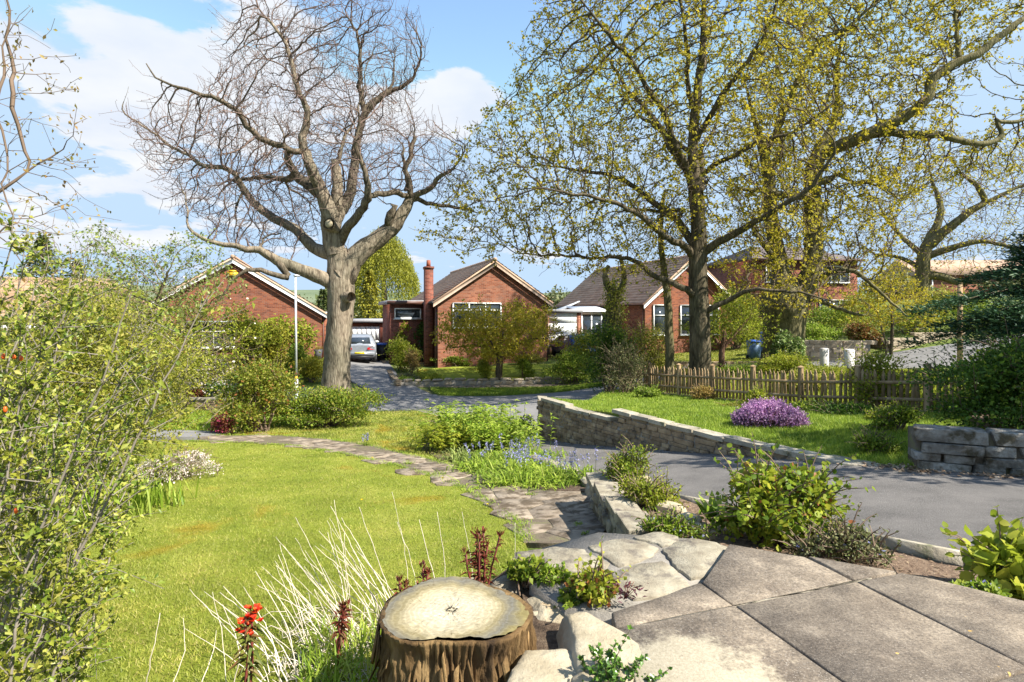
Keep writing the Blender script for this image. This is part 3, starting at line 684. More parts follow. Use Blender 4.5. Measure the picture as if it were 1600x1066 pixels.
class Skel:
    def __init__(s, rng): s.P = []; s.par = []; s.R = []; s.rng = rng; s.fixed = 0
    def limb(s, pts, step=.22, wob=.03, root=False):
        q = crspline(pts, step)
        q[:, 3] = np.maximum(q[:, 3], .004)
        w_ = np.cumsum(s.rng.normal(0, wob, (len(q), 3)), 0); w_ -= np.linspace(0, 1, len(q))[:, None]*w_[-1]
        q[1:, :3] += w_[1:]*np.minimum(1, .12/q[1:, 3:4])
        if root or not s.P: par = -1; st = 0
        else:
            A = np.array(s.P); par = int(np.argmin(((A-q[0, :3])**2).sum(1))); st = 0 if np.linalg.norm(A[par]-q[0, :3]) > step*.6 else 1
        for r in q[st:]:
            s.P.append(r[:3]); s.par.append(par); s.R.append(r[3]); par = len(s.P)-1
        s.fixed = len(s.P)
    def grow(s, A, D=.25, di=2.5, dk=.5, iters=90, wob=.25, maxr_start=.5, up=.0, maxn=16000, mom=.45):
        rng = s.rng; n = len(s.P); cap = maxn+n+2000
        P = np.zeros((cap, 3)); P[:n] = s.P; par = np.full(cap, -1); par[:n] = s.par; nch = np.zeros(cap, int)
        rfix = np.zeros(cap); rfix[:n] = s.R
        ok = np.nonzero(rfix[:n] < maxr_start)[0]
        near = np.zeros(len(A), int); dist = np.full(len(A), 1e9)
        def upd(idx):
            nonlocal near, dist
            for i in range(0, len(idx), 400):
                k = idx[i:i+400]; d = np.linalg.norm(A[:, None]-P[k][None], axis=2); j = d.argmin(1); dm = d[np.arange(len(A)), j]
                b = dm < dist; near[b] = k[j[b]]; dist[b] = dm[b]
        upd(ok)
        for it in range(iters):
            keep = dist > dk; A = A[keep]; near = near[keep]; dist = dist[keep]
            act = dist < di
            if not act.any() or n > maxn: break
            idx = near[act]; v = unit(A[act]-P[idx]); acc = np.zeros((n, 3)); np.add.at(acc, idx, v)
            src = np.unique(idx); src = src[nch[src] < 3]
            if not len(src): break
            base = np.where(par[src] >= 0, 1, 0)[:, None]*unit(P[src]-P[np.maximum(par[src], 0)])
            d = unit(unit(acc[src])+mom*base+wob*rng.normal(size=(len(src), 3))+np.array([0, 0, up]))
            m = len(src); P[n:n+m] = P[src]+D*d; par[n:n+m] = src; nch[src] += 1
            new = np.arange(n, n+m); n += m; upd(new)
        s.P = list(P[:n]); s.par = list(par[:n]); s.R = list(rfix[:n])
    def twigs(s, prob, length, seg=3, rmax=.03, spread=.9, up=.15, wob=.25, n_per=1):
        """short shoots along thin wood"""
        rng = s.rng; P = np.array(s.P); par = np.array(s.par); R_ = s.radii()
        c = np.nonzero((R_ < rmax) & (par >= 0))[0]; c = np.repeat(c, n_per); c = c[rng.random(len(c)) < prob]
        d = unit(P[c]-P[par[c]]); d = unit(d+spread*rng.normal(size=d.shape)+np.array([0, 0, up])); cur = c; pos = P[c]
        L = length*(.5+rng.random(len(c)))/seg
        for k in range(seg):
            pos = pos+d*L[:, None]; n0 = len(s.P)
            s.P += list(pos); s.par += list(cur); s.R += [0]*len(c); cur = np.arange(n0, n0+len(c)); d = unit(d+wob*rng.normal(size=d.shape)+np.array([0, 0, up*.5]))
        s._r = None
        return
    def radii(s, tip=.006, e=2.3):
        n = len(s.P); acc = np.zeros(n); par = s.par; fix = s.R; r = np.zeros(n)
        tipe = tip**e
        for i in range(n-1, -1, -1):
            v = acc[i]
            if v == 0: v = tipe
            r[i] = v**(1/e)
            if fix[i] > 0: r[i] = fix[i]; 
            elif par[i] >= 0: pass
            if par[i] >= 0: acc[par[i]] += r[i]**e if fix[i] == 0 else 0
            if par[i] >= 0 and acc[par[i]] == 0: acc[par[i]] = tipe
        for i in range(n):
            if par[i] >= 0: r[i] = min(r[i], r[par[i]]*.95 if fix[i] == 0 else r[par[i]]*1.1)
        return r
    def mesh(s, r, sel=None, rough=0.0):
        """tubes along every chain; thicker wood gets more sides"""
        n = len(s.P); P = np.array(s.P); par = np.array(s.par)
        ch = np.full(n, -1)                        # the main continuation of each node
        order = np.argsort(r); 
        for i in order:
            if par[i] >= 0: ch[par[i]] = i
        cont = np.zeros(n, bool); k = ch[ch >= 0]; cont[k] = True
        cls = np.zeros(n, int)
        start = np.where(cont, -1, np.arange(n))
        for i in range(n):
            if cont[i]: start[i] = start[par[i]]
        rs = r.copy(); rs = r[start]
        cls = np.select([rs > .23, rs > .05, rs > .016], [14, 7, 4], 3)
        d = np.zeros((n, 3)); hp = par >= 0; d[hp] = unit(P[hp]-P[par[hp]])
        d2 = d.copy(); hc = ch >= 0; d2[hc] = unit(d[hc]+unit(P[ch[hc]]-P[hc]));
        ref = np.array([.31, .52, .79]); u = unit(np.cross(d2, ref)); v = np.cross(d2, u)
        out = {}
        for S in (14, 7, 4, 3):
            mb = MB(); a = np.arange(S)*2*np.pi/S
            m = cls == S
            idx = np.nonzero(m)[0]
            if not len(idx): continue
            loc = np.full(n, -1); loc[idx] = np.arange(len(idx))
            rr = r[idx][:, None]*np.ones(S)
            if S == 14 and rough:
                rr = rr*(1+rough*np.sin(a*3+P[idx][:, 2:3]*1.3)+rough*.6*s.rng.normal(size=rr.shape))
            ring = P[idx][:, None]+rr[..., None]*(u[idx][:, None]*np.cos(a)[None, :, None]+v[idx][:, None]*np.sin(a)[None, :, None])
            stn = idx[(~cont[idx]) & (par[idx] >= 0)]          # branch starts: an extra ring at the parent
            sl = np.full(n, -1); sl[stn] = np.arange(len(stn))
            u0, v0 = u[stn], v[stn]
            ring0 = P[par[stn]][:, None]+(r[stn]*1.12)[:, None, None]*(u0[:, None]*np.cos(a)[None, :, None]+v0[:, None]*np.sin(a)[None, :, None])
            V = np.vstack([ring.reshape(-1, 3), ring0.reshape(-1, 3)])
            e = idx[par[idx] >= 0]
            A0 = np.where(cont[e], loc[par[e]]*S, (len(idx)+sl[e])*S); B0 = loc[e]*S
            okk = A0 >= 0; A0 = A0[okk]; B0 = B0[okk]
            j = np.arange(S); kx = (j+1) % S
            F = np.stack([A0[:, None]+j, A0[:, None]+kx, B0[:, None]+kx, B0[:, None]+j], 2).reshape(-1, 4)
            mb.add(V, F); out[S] = mb
        return out

def merge(*mbs):
    m = MB()
    for b in mbs:
        for t in b.t: m.t.append(t+m.n)
        for q in b.q: m.q.append(q+m.n)
        m.v += b.v; m.n += b.n
    return m

def in_outline(rng, poly, n, d0, thick, squash=None):
    """points through a crown's volume: its outline at its own distance, deep in the middle and thin at the rim"""
    poly = np.asarray(poly, float); lo, hi = poly.min(0), poly.max(0); c = poly.mean(0); out = []
    while len(out) < n:
        q = rng.uniform(lo, hi, (n*3, 2)); q = q[inside(poly, q)]
        e = np.inf*np.ones(len(q))
        for i in range(len(poly)):
            a, b = poly[i], poly[(i+1) % len(poly)]; ab = b-a; t = np.clip(((q-a) @ ab)/(ab @ ab), 0, 1)
            e = np.minimum(e, np.linalg.norm(q-(a+t[:, None]*ab), axis=1))
        half = thick*np.sqrt(np.clip(e/(.30*max(hi-lo)), .02, 1))
        dd = d0+half*rng.uniform(-1, 1, len(q))
        out += list(np.stack([(q[:, 0]-800)/FPX*d0, dd, CAMZ+(HOR-q[:, 1])/FPX*d0], 1))
    return np.array(out[:n])

def zl(pts, d0, ox=0, sc=2.0, rng=None, dd=None):
    """a limb traced from the photograph: (zoomed x, zoomed y, depth offset, radius)"""
    o = []
    for p in pts:
        x, y, k, r = p; d = d0+k; q = at(ox+x/sc, y/sc, d0); q[1] = d; o.append((*q, r))
    return o

def finish_tree(name, label, cat, sk, bark, twigmat=None, leaf=None, group=None, tip=.006, rough=.05, loc=None, limb=None, e=2.3):
    r = sk.radii(tip, e); root = thing(name, label, cat, loc if loc is not None else sk.P[0], group=group)
    mm = sk.mesh(r, rough=rough)
    big = [mm[k] for k in (14, 7) if k in mm]; small = [mm[k] for k in (4, 3) if k in mm]
    if limb is not None and 14 in mm and 7 in mm:
        mm[14].build('trunk', bark, root, smooth=True); mm[7].build('limbs', limb, root, smooth=True)
    elif big: merge(*big).build('trunk', bark, root, smooth=True)
    if small: merge(*small).build('branches', twigmat or bark, root, smooth=True)
    return root, r

def leaf_tree(sk, r, root, mat, rng, per, size, jitter, rmax, name='crown', width=.6, keep=1.0, six=False, mask=None):
    P = np.array(sk.P); c = np.nonzero(r < rmax)[0]
    if mask is not None: c = c[mask(P[c])]
    c = c[rng.random(len(c)) < keep]; c = np.repeat(c, per); n = len(c)
    pts = P[c]+rng.normal(0, jitter, (n, 3)); mb = MB()
    d = unit(rng.normal(size=(n, 3))+np.array([0, 0, -.25])); nr = unit(rng.normal(size=(n, 3))+np.array([0, 0, .9]))
    (leaves6 if six else leaves)(mb, pts, d, nr, size*(.6+.8*rng.random(n)), width)
    return mb.build(name, mat, root)

# ------------------------------------------------------------------ the bare oak
def bare_oak():
    rng = np.random.default_rng(11); d0 = 21.0; sk = Skel(rng)
    Z = lambda pts: sk.limb([(a, b, c, r_*1.18) for a, b, c, r_ in zl(pts, d0)], wob=.045)
    gzt = gz1((1054/2-800)/FPX*d0, d0)
    base_py = HOR+(CAMZ-gzt)/d0*FPX
    sk.limb(zl([(1050, base_py*2+16, 0, .70), (1051, base_py*2-30, 0, .58), (1054, 1160, 0, .50), (1058, 1060, 0, .47), (1062, 990, 0, .46), (1066, 930, 0, .49), (1064, 880, 0, .47), (1060, 830, 0, .41), (1052, 780, 0, .36)], d0), wob=.01, root=True)
    # limbs, left to right
    Z([(1050, 890, 0, .24), (1010, 870, -.2, .22), (960, 846, -.6, .185), (905, 826, -1.0, .15), (860, 798, -1.3, .11), (800, 782, -1.6, .08), (740, 760, -1.9, .06), (690, 738, -2.1, .035)])
    Z([(1055, 800, 0, .24), (1010, 785, .1, .22), (970, 770, .3, .18), (900, 700, .6, .15), (850, 680, .8, .14), (780, 640, 1.0, .125), (735, 590, 1.0, .11), (733, 555, .9, .09), (690, 530, .8, .08), (610, 515, .7, .065), (540, 470, .5, .05), (470, 415, .3, .035), (400, 360, .2, .025), (372, 320, .2, .015)])
    Z([(1052, 790, 0, .33), (1035, 720, -.1, .28), (1030, 660, -.3, .25), (1012, 610, -.5, .20), (990, 540, -.8, .16), (968, 460, -1.0, .13), (985, 385, -1.1, .10), (962, 300, -1.3, .075), (940, 200, -1.5, .055), (900, 130, -1.7, .04), (850, 65, -1.8, .02)])
    Z([(1035, 730, 0, .26), (1050, 660, .3, .21), (1075, 580, .6, .17), (1092, 470, .9, .14), (1108, 370, 1.1, .125), (1130, 300, 1.2, .115), (1170, 262, 1.2, .10), (1212, 238, 1.3, .075), (1275, 195, 1.4, .05), (1290, 120, 1.5, .035), (1280, 15, 1.6, .015)])
    Z([(1112, 340, 1.1, .10), (1118, 240, .8, .08), (1108, 150, .6, .055), (1080, 60, .4, .035), (1058, 0, .3, .015)])
    Z([(1118, 300, 1.1, .07), (1150, 255, 1.4, .055), (1190, 190, 1.8, .045), (1180, 120, 2.1, .03), (1200, 50, 2.4, .015)])
    Z([(1045, 640, .2, .20), (1048, 560, .4, .16), (1040, 520, .5, .155), (1032, 495, .5, .15)])          # cut limb in the middle
    Z([(1036, 500, .5, .06), (1060, 440, .7, .05), (1075, 350, .9, .03), (1065, 250, 1.0, .015)])
    Z([(1075, 860, 0, .36), (1100, 810, .2, .33), (1140, 770, .4, .30), (1195, 720, .6, .26), (1228, 690, .7, .24), (1250, 650, .7, .20), (1268, 612, .8, .16)])
    Z([(1264, 618, .8, .10), (1270, 570, .7, .10), (1266, 520, .6, .085), (1284, 470, .6, .08), (1287, 420, .6, .07)])
    Z([(1256, 580, .7, .07), (1245, 520, .9, .06), (1246, 440, 1.0, .04)])
    Z([(1268, 602, .8, .11), (1320, 592, .6, .09), (1350, 565, .3, .08), (1372, 545, .1, .065), (1420, 530, -.2, .04), (1455, 480, -.4, .02)])
    Z([(1270, 606, .8, .09), (1330, 606, 1.3, .07), (1400, 606, 1.8, .055), (1455, 615, 2.2, .04), (1480, 630, 2.4, .02)])
    Z([(1058, 765, 0, .18), (1090, 722, -.4, .15), (1130, 670, -.7, .13), (1160, 630, -1.0, .12), (1172, 590, -1.2, .10), (1168, 560, -1.3, .08), (1150, 500, -1.6, .05), (1165, 420, -1.9, .03)])
    Z([(1150, 648, -.9, .10), (1190, 622, -.5, .09), (1240, 602, .2, .09), (1262, 600, .6, .08)])
    Z([(1012, 612, -.4, .17), (975, 585, -.2, .17), (930, 560, .1, .16), (905, 548, .2, .14), (860, 548, .5, .10), (800, 530, .9, .08), (740, 518, 1.3, .07), (680, 515, 1.6, .055), (640, 520, 1.8, .04), (600, 540, 2.0, .02)])
    Z([(985, 498, -.7, .10), (930, 490, -1.2, .095), (885, 470, -1.5, .09), (840, 435, -1.8, .085), (785, 392, -2.2, .07), (720, 372, -2.6, .05), (660, 350, -2.9, .03), (620, 310, -3.0, .015)])
    Z([(925, 555, .1, .13), (915, 515, -.1, .12), (905, 480, -.2, .11)])
    Z([(905, 828, -1.0, .12), (935, 870, -1.2, .09), (870, 862, -1.7, .07), (820, 870, -2.0, .05), (790, 930, -2.2, .02)])     # low snag
    Z([(1060, 935, -.1, .2), (1095, 930, -.35, .17), (1110, 930, -.5, .16)])        # burr
    Z([(1050, 725, -.1, .22), (1046, 712, -.45, .20), (1045, 708, -.62, .18)])      # sawn stub facing the garden
    Z([(1085, 890, 0, .16), (1110, 865, -.1, .13), (1116, 850, -.2, .09)])
    Z([(1205, 700, .5, .16), (1212, 660, .3, .13), (1230, 640, .3, .10)])
    out = [(187, 165), (215, 185), (245, 200), (330, 150), (350, 120), (352, 50), (395, 30), (430, 12), (500, -5), (540, 5), (580, -10), (620, 10), (655, 35), (672, 80), (645, 150), (640, 190), (690, 190), (735, 230), (735, 300), (700, 315), (640, 300), (600, 310), (560, 330), (520, 330), (470, 385), (420, 400), (380, 400), (330, 355), (285, 335), (245, 265), (215, 215)]
    A = in_outline(rng, out, 6600, d0, 4.2); A = A[rng.random(len(A)) < np.clip(1.25-(A[:, 2]-6)/9, .35, 1)]
    sk.grow(A, D=.2, di=2.6, dk=.29, iters=140, wob=.34, maxr_start=.13, up=.10, mom=.8, maxn=20000)
    sk.twigs(.95, .55, seg=4, rmax=.02, spread=.6, up=.3, wob=.16)
    root, r = finish_tree('bare_oak_tree', 'big bare pollarded oak with pale grey trunk and leafless crown above the clipped bush', 'tree', sk, M['bark_pale'], M['twig_purple'], tip=.0065, rough=.05, e=2.15, limb=M['bark_limb'])
    leaf_tree(sk, r, root, leafmat('oak_bud', [(.24, .13, .10), (.32, .18, .14), (.30, .20, .12)], .2), rng, 1, .05, .03, .0068, 'buds', .5, .5)
    # pale sawn faces on the stubs
    for zx, zy, k, rr in ((1045, 708, -.66, .15),):
        c = np.array(zl([(zx, zy, k, 1)], d0)[0][:3]); mb = MB(); a = np.linspace(0, 2*np.pi, 13)[:-1]
        mb.tube([c+np.array([0, .03, 0]), c+np.array([-.01, -.02, 0])], [rr, rr*.9], 12); mb.build('sawn_stub', M['sand'], root)
    return root
bare_oak()

# ------------------------------------------------------------------ oaks coming into leaf
def leafy_oak_a():
    rng = np.random.default_rng(21); d0 = 20.5; sk = Skel(rng); Z = lambda pts, **k: sk.limb(zl(pts, d0, 800), **k)
    by = (HOR+(CAMZ-gz1((1093-800)/FPX*d0, d0))/d0*FPX)*2
    Z([(588, by+16, 0, .50), (588, by-30, 0, .41), (588, 1060, 0, .365), (583, 950, 0, .35), (578, 850, 0, .33), (580, 780, 0, .31), (581, 700, 0, .26), (575, 600, .1, .25), (571, 500, .2, .21), (573, 400, .2, .18), (582, 280, .1, .15), (592, 150, 0, .11), (596, 20, 0, .08), (600, -90, 0, .05), (605, -180, 0, .03)], wob=.01)
    Z([(588, 795, 0, .17), (625, 772, -.4, .15), (690, 735, -1.2, .12), (745, 690, -2.0, .10), (800, 640, -2.6, .07), (850, 560, -3.2, .04)])
    Z([(572, 770, 0, .17), (535, 695, .5, .14), (490, 640, .8, .12), (450, 610, 1.0, .11), (380, 540, 1.5, .09), (300, 500, 2.2, .07), (200, 470, 2.8, .05), (100, 440, 3.2, .03)])
    Z([(568, 800, 0, .15), (520, 782, -.6, .13), (470, 765, -1.2, .11), (400, 730, -2.0, .09), (300, 695, -2.8, .07), (200, 680, -3.4, .05), (60, 665, -4.0, .03)])
    Z([(575, 930, 0, .13), (530, 905, -.3, .12), (440, 862, .1, .10), (370, 805, .5, .085), (280, 790, 1.0, .065), (150, 780, 1.6, .045), (10, 770, 2.2, .025)])
    Z([(590, 985, 0, .11), (625, 962, -.3, .10), (680, 925, -.8, .08), (705, 908, -1.2, .07), (800, 915, -1.8, .045), (900, 950, -2.3, .025)])
    Z([(566, 600, 0, .15), (520, 520, -.6, .13), (450, 430, -1.4, .11), (400, 360, -1.9, .09), (330, 280, -2.4, .07), (250, 210, -2.8, .05), (180, 150, -3.2, .03), (130, 60, -3.5, .015)])
    Z([(558, 540, .1, .15), (530, 470, .6, .13), (500, 400, 1.0, .12), (440, 290, 1.5, .09), (380, 190, 2.0, .07), (330, 100, 2.3, .05), (280, 10, 2.6, .03), (250, -60, 2.8, .015)])
    Z([(592, 600, 0, .14), (612, 540, .7, .12), (625, 490, 1.1, .11), (640, 430, 1.5, .09), (700, 350, 2.0, .07), (720, 270, 2.4, .05), (760, 180, 2.8, .03)])
    Z([(615, 530, .6, .10), (680, 490, .1, .085), (760, 450, -.5, .07), (850, 420, -1.0, .05), (930, 370, -1.5, .03)])
    Z([(580, 440, .2, .12), (640, 340, -.5, .10), (700, 250, -1.2, .075), (745, 150, -1.8, .05), (765, 40, -2.2, .03), (800, -40, -2.4, .015)])
    Z([(575, 340, .2, .10), (540, 240, -.6, .08), (500, 130, -1.3, .06), (470, 20, -1.8, .04), (450, -60, -2.2, .02)])
    Z([(588, 240, 0, .09), (630, 140, .8, .07), (660, 30, 1.5, .05), (690, -60, 2.0, .02)])
    Z([(575, 470, .2, .09), (500, 330, 2.2, .07), (430, 220, 3.2, .05), (400, 120, 3.9, .03)])
    Z([(545, 650, .3, .08), (440, 620, 2.6, .06), (330, 560, 3.9, .04)])
    out = [(650, 370), (700, 300), (735, 200), (790, 140), (820, 60), (850, -20), (930, -110), (1060, -150), (1190, -110), (1260, -20), (1290, 90), (1290, 200), (1270, 300), (1290, 420), (1270, 490), (1180, 480), (1130, 430), (1080, 380), (1030, 400), (980, 440), (890, 430), (800, 410), (720, 400)]
    A = in_outline(rng, out, 9000, d0, 4.6)
    sk.grow(A, D=.22, di=3.0, dk=.32, iters=100, wob=.3, maxr_start=.16, up=.05, maxn=20000)
    sk.twigs(.7, .42, seg=3, rmax=.022, spread=.75, up=.2)
    root, r = finish_tree('leafing_oak_tree', 'tall straight-trunked oak with young yellow-green leaves just behind the picket fence', 'tree', sk, M['bark_dark'], M['twig_dark'], tip=.0068, rough=.035, e=2.15)
    leaf_tree(sk, r, root, M['oak_leaf'], rng, 5, .105, .05, .0072, 'crown', .66, .42)
leafy_oak_a()

def leafy_oak_b():
    rng = np.random.default_rng(31); d0 = 24.5; sk = Skel(rng); Z = lambda pts, **k: sk.limb(zl(pts, d0, 800), **k)
    by = (HOR+(CAMZ-gz1((1222-800)/FPX*d0, d0))/d0*FPX)*2
    Z([(838, by+16, 0, 1.1), (842, by-20, 0, .92), (850, 1080, 0, .84), (854, 1010, 0, .86), (852, 950, 0, 1.0), (848, 905, 0, .74), (846, 860, .1, .40), (836, 790, .2, .33), (822, 680, .3, .29), (815, 600, .3, .27), (808, 520, .3, .22), (795, 450, .3, .2), (780, 380, .4, .12), (760, 300, .5, .07), (740, 220, .6, .03)], wob=.01)
    Z([(878, 960, 0, .50), (908, 900, -.2, .46), (924, 840, -.4, .39), (930, 760, -.4, .36), (932, 700, -.4, .35), (928, 620, -.4, .34), (930, 540, -.4, .33), (945, 490, -.4, .31), (962, 455, -.3, .26), (990, 420, -.1, .20), (1020, 360, .2, .14), (1040, 280, .5, .11), (1050, 190, .8, .09), (1070, 100, 1.0, .06), (1100, 0, 1.2, .03)], wob=.015)
    Z([(950, 485, -.4, .27), (1010, 465, -1.0, .25), (1080, 438, -1.6, .23), (1150, 398, -2.0, .21), (1182, 360, -2.2, .19), (1190, 312, -2.2, .18), (1230, 285, -2.3, .16), (1290, 250, -2.5, .14), (1340, 210, -2.6, .12), (1400, 165, -2.8, .10), (1460, 110, -3.0, .075), (1500, 60, -3.1, .055), (1525, 10, -3.2, .035), (1600, -10, -3.3, .02)])
    Z([(1200, 450, -1.5, .15), (1130, 440, -1.2, .18), (1060, 450, -1.2, .20)][::-1]+[(1240, 455, -1.7, .14), (1300, 470, -1.6, .13), (1370, 478, -1.5, .12), (1430, 460, -1.4, .10), (1440, 430, -1.3, .09), (1420, 400, -1.3, .08), (1480, 405, -1.2, .08), (1530, 390, -1.2, .07), (1570, 360, -1.1, .055), (1610, 320, -1.0, .035), (1650, 270, -1, .02)])
    Z([(1265, 275, -2.4, .10), (1270, 200, -2.2, .09), (1275, 120, -2.0, .06), (1280, 20, -1.8, .03)])
    Z([(925, 620, -.4, .20), (850, 622, -1.0, .17), (800, 625, -1.4, .15), (700, 620, -1.9, .10), (620, 630, -2.3, .05)])
    Z([(815, 560, .3, .22), (840, 500, 1.0, .18), (880, 470, 1.4, .15), (905, 410, 1.7, .12), (900, 330, 2.0, .09), (930, 250, 2.3, .06)])
    Z([(800, 470, .3, .15), (820, 380, -.5, .13), (845, 300, -1.0, .12), (880, 220, -1.4, .10), (920, 170, -1.7, .08), (970, 150, -2.0, .065), (1040, 100, -2.3, .05), (1150, 55, -2.6, .04), (1260, 0, -2.9, .02)])
    Z([(930, 560, -.4, .17), (1000, 560, .6, .13), (1060, 520, 1.2, .11), (1130, 530, 1.7, .08), (1250, 545, 2.2, .05), (1350, 590, 2.7, .03)])
    Z([(845, 840, .1, .15), (780, 800, -.8, .12), (720, 760, -1.5, .09), (690, 700, -2.0, .05)])
    Z([(915, 890, -.3, .14), (980, 850, -1.2, .11), (1020, 880, -1.8, .08), (1080, 950, -2.2, .05), (1110, 990, -2.5, .03)])
    Z([(900, 930, -.3, .12), (960, 960, -1.0, .09), (1020, 985, -1.6, .05)])
    out = [(1180, 440), (1140, 330), (1150, 180), (1180, 60), (1220, -60), (1320, -130), (1450, -120), (1540, -60), (1590, 30), (1560, 90), (1490, 130), (1470, 200), (1500, 250), (1590, 160), (1610, 260), (1560, 280), (1480, 290), (1440, 300), (1400, 330), (1380, 400), (1370, 480), (1300, 490), (1220, 480)]
    A = in_outline(rng, out, 9000, d0, 5.0)
    sk.grow(A, D=.25, di=3.2, dk=.36, iters=100, wob=.42, maxr_start=.2, up=.03, maxn=20000)
    sk.twigs(.7, .44, seg=3, rmax=.024, spread=.75, up=.2)
    root, r = finish_tree('gnarled_oak_tree', 'massive forked oak with flared ivy-clad base and bronze-green young leaves', 'tree', sk, M['bark_moss'], M['twig_dark'], tip=.0075, rough=.06, e=2.15)
    leaf_tree(sk, r, root, M['oak_leaf2'], rng, 5, .115, .055, .0078, 'crown', .66, .46, mask=lambda p: ~((np.abs(p[:, 0]-12.2) < 1.9) & (p[:, 2] < 4.6)))
leafy_oak_b()

def leafy_oak_d():
    rng = np.random.default_rng(41); d0 = 38.0; sk = Skel(rng); Z = lambda pts, **k: sk.limb(zl(pts, d0, 800), **k)
    Z([(1285, 985, 0, .6), (1280, 940, 0, .46), (1282, 860, 0, .42), (1290, 790, 0, .38), (1310, 740, 0, .30), (1330, 700, 0, .24), (1350, 640, .3, .2), (1340, 560, .6, .1), (1330, 500, .8, .05)], wob=.02)
    Z([(1300, 770, 0, .34), (1345, 715, -.6, .28), (1400, 665, -1.2, .22), (1425, 640, -1.4, .18), (1385, 590, -1.6, .14), (1330, 565, -2, .08), (1290, 520, -2.2, .04)])
    Z([(1420, 645, -1.4, .15), (1480, 610, -1.8, .11), (1550, 590, -2.2, .07), (1600, 560, -2.5, .04)])
    Z([(1295, 800, 0, .26), (1350, 780, -.8, .2), (1420, 765, -1.5, .14), (1500, 790, -2.2, .08), (1560, 810, -2.6, .04)])
    Z([(1290, 860, 0, .30), (1330, 865, -.5, .26), (1360, 885, -.9, .2), (1395, 878, -1.1, .14)])
    Z([(1284, 800, 0, .2), (1240, 740, .6, .15), (1200, 680, 1.0, .1), (1180, 600, 1.4, .05)])
    Z([(1284, 840, 0, .18), (1230, 800, .7, .12), (1170, 790, 1.2, .08), (1140, 760, 1.5, .04)])
    out = [(1350, 420), (1340, 350), (1370, 280), (1420, 230), (1500, 210), (1580, 230), (1640, 290), (1640, 380), (1580, 400), (1520, 430), (1450, 440)]
    A = in_outline(rng, out, 4000, d0, 6)
    sk.grow(A, D=.32, di=4.5, dk=.5, iters=80, wob=.4, maxr_start=.25, up=.04, maxn=9000)
    sk.twigs(.5, .6, seg=2, rmax=.03, spread=.7, up=.2)
    root, r = finish_tree('far_oak_tree', 'spreading crooked oak on the rise across the street, left of the cedar', 'tree', sk, M['bark_moss'], M['twig'], tip=.009, rough=.05)
    leaf_tree(sk, r, root, M['oak_leaf2'], rng, 2, .14, .12, .013, 'crown', .6, .5)
leafy_oak_d()
# ------------------------------------------------------------------ houses and other buildings (each in its own frame: x along the front, y away, z up)
YAW = R(18.5)
def roof_slope(mb_tiles, a0, a1, b0, b1, n, step=.022, thick=.05, tile=.33, rng=None):
    """courses of tiles from the eave (a0-a1) up to the ridge (b0-b1): every course overlaps the one below and shows its own tiles"""
    a0, a1, b0, b1 = [np.array(p, float) for p in (a0, a1, b0, b1)]
    nrm = np.cross(a1-a0, b0-a0); nrm /= np.linalg.norm(nrm)
    if nrm[2] < 0: nrm = -nrm
    rng = rng or np.random.default_rng(2)
    for k in range(n):
        t0, t1 = k/n, (k+1.12)/n
        p0, p1 = a0+(b0-a0)*t0, a1+(b1-a1)*t0; q0, q1 = a0+(b0-a0)*min(t1, 1), a1+(b1-a1)*min(t1, 1)
        m = max(2, int(np.linalg.norm(p1-p0)/tile)); e = np.linspace(0, 1, m+1); off = .5/m*(k % 2)
        for j in range(m):
            s0, s1 = max(0, e[j]+.006*0+.0008-off+off), min(1, e[j+1]-.006/m*3)
            h = step*(1+.35*rng.standard_normal()*.5)
            A, B = p0+(p1-p0)*s0, p0+(p1-p0)*s1; C, D = q0+(q1-q0)*s1, q0+(q1-q0)*s0
            v = [A+nrm*thick*.2, B+nrm*thick*.2, A+nrm*(h+thick*.6), B+nrm*(h+thick*.6), C+nrm*thick*.45, D+nrm*thick*.45]
            mb_tiles.add(v, [(0, 1, 3, 2), (2, 3, 4, 5)])
def window(parent, x, y, z, w, h, cols, rows=1, facing='front', top=0, mat=None, depth=.05, curtain=True):
    """white casement: frame, mullions, glass with curtains drawn back behind it"""
    fr = MB(); gl = MB(); f = .06; cu = MB()
    def B(m, x0, x1, d0, d1, z0, z1):
        if facing == 'front': m.box(x0, x1, y+d0, y+d1, z0, z1)
        elif facing == 'left': m.box(x+d0, x+d1, y-(x1-x), y-(x0-x), z0, z1)
        else: m.box(x-d1, x-d0, y+(x0-x), y+(x1-x), z0, z1)
    B(fr, x, x+w, -depth, .02, z, z+f); B(fr, x, x+w, -depth, .02, z+h-f, z+h)
    B(fr, x, x+f, -depth+.002, .018, z+f, z+h-f); B(fr, x+w-f, x+w, -depth+.002, .018, z+f, z+h-f)
    for i in range(1, cols):
        xx = x+w*i/cols; B(fr, xx-f*.45, xx+f*.45, -depth+.004, .016, z+f, z+h-f)
    if top: B(fr, x+f, x+w-f, -depth+.006, .014, z+h*(1-top)-.025, z+h*(1-top)+.025)
    for i in range(1, rows): B(fr, x+f, x+w-f, -depth+.008, .012, z+h*i/rows-.02, z+h*i/rows+.02)
    B(fr, x-.06, x+w+.06, -depth-.05, -.004, z-.05, z-.003)
    B(gl, x+f*.5, x+w-f*.5, -.02, -.012, z+f*.5, z+h-f*.5)
    win = fr.build('window', mat or M['white'], parent, local=True)
    gl.build('pane', M['glass'], win, local=True)
    return win

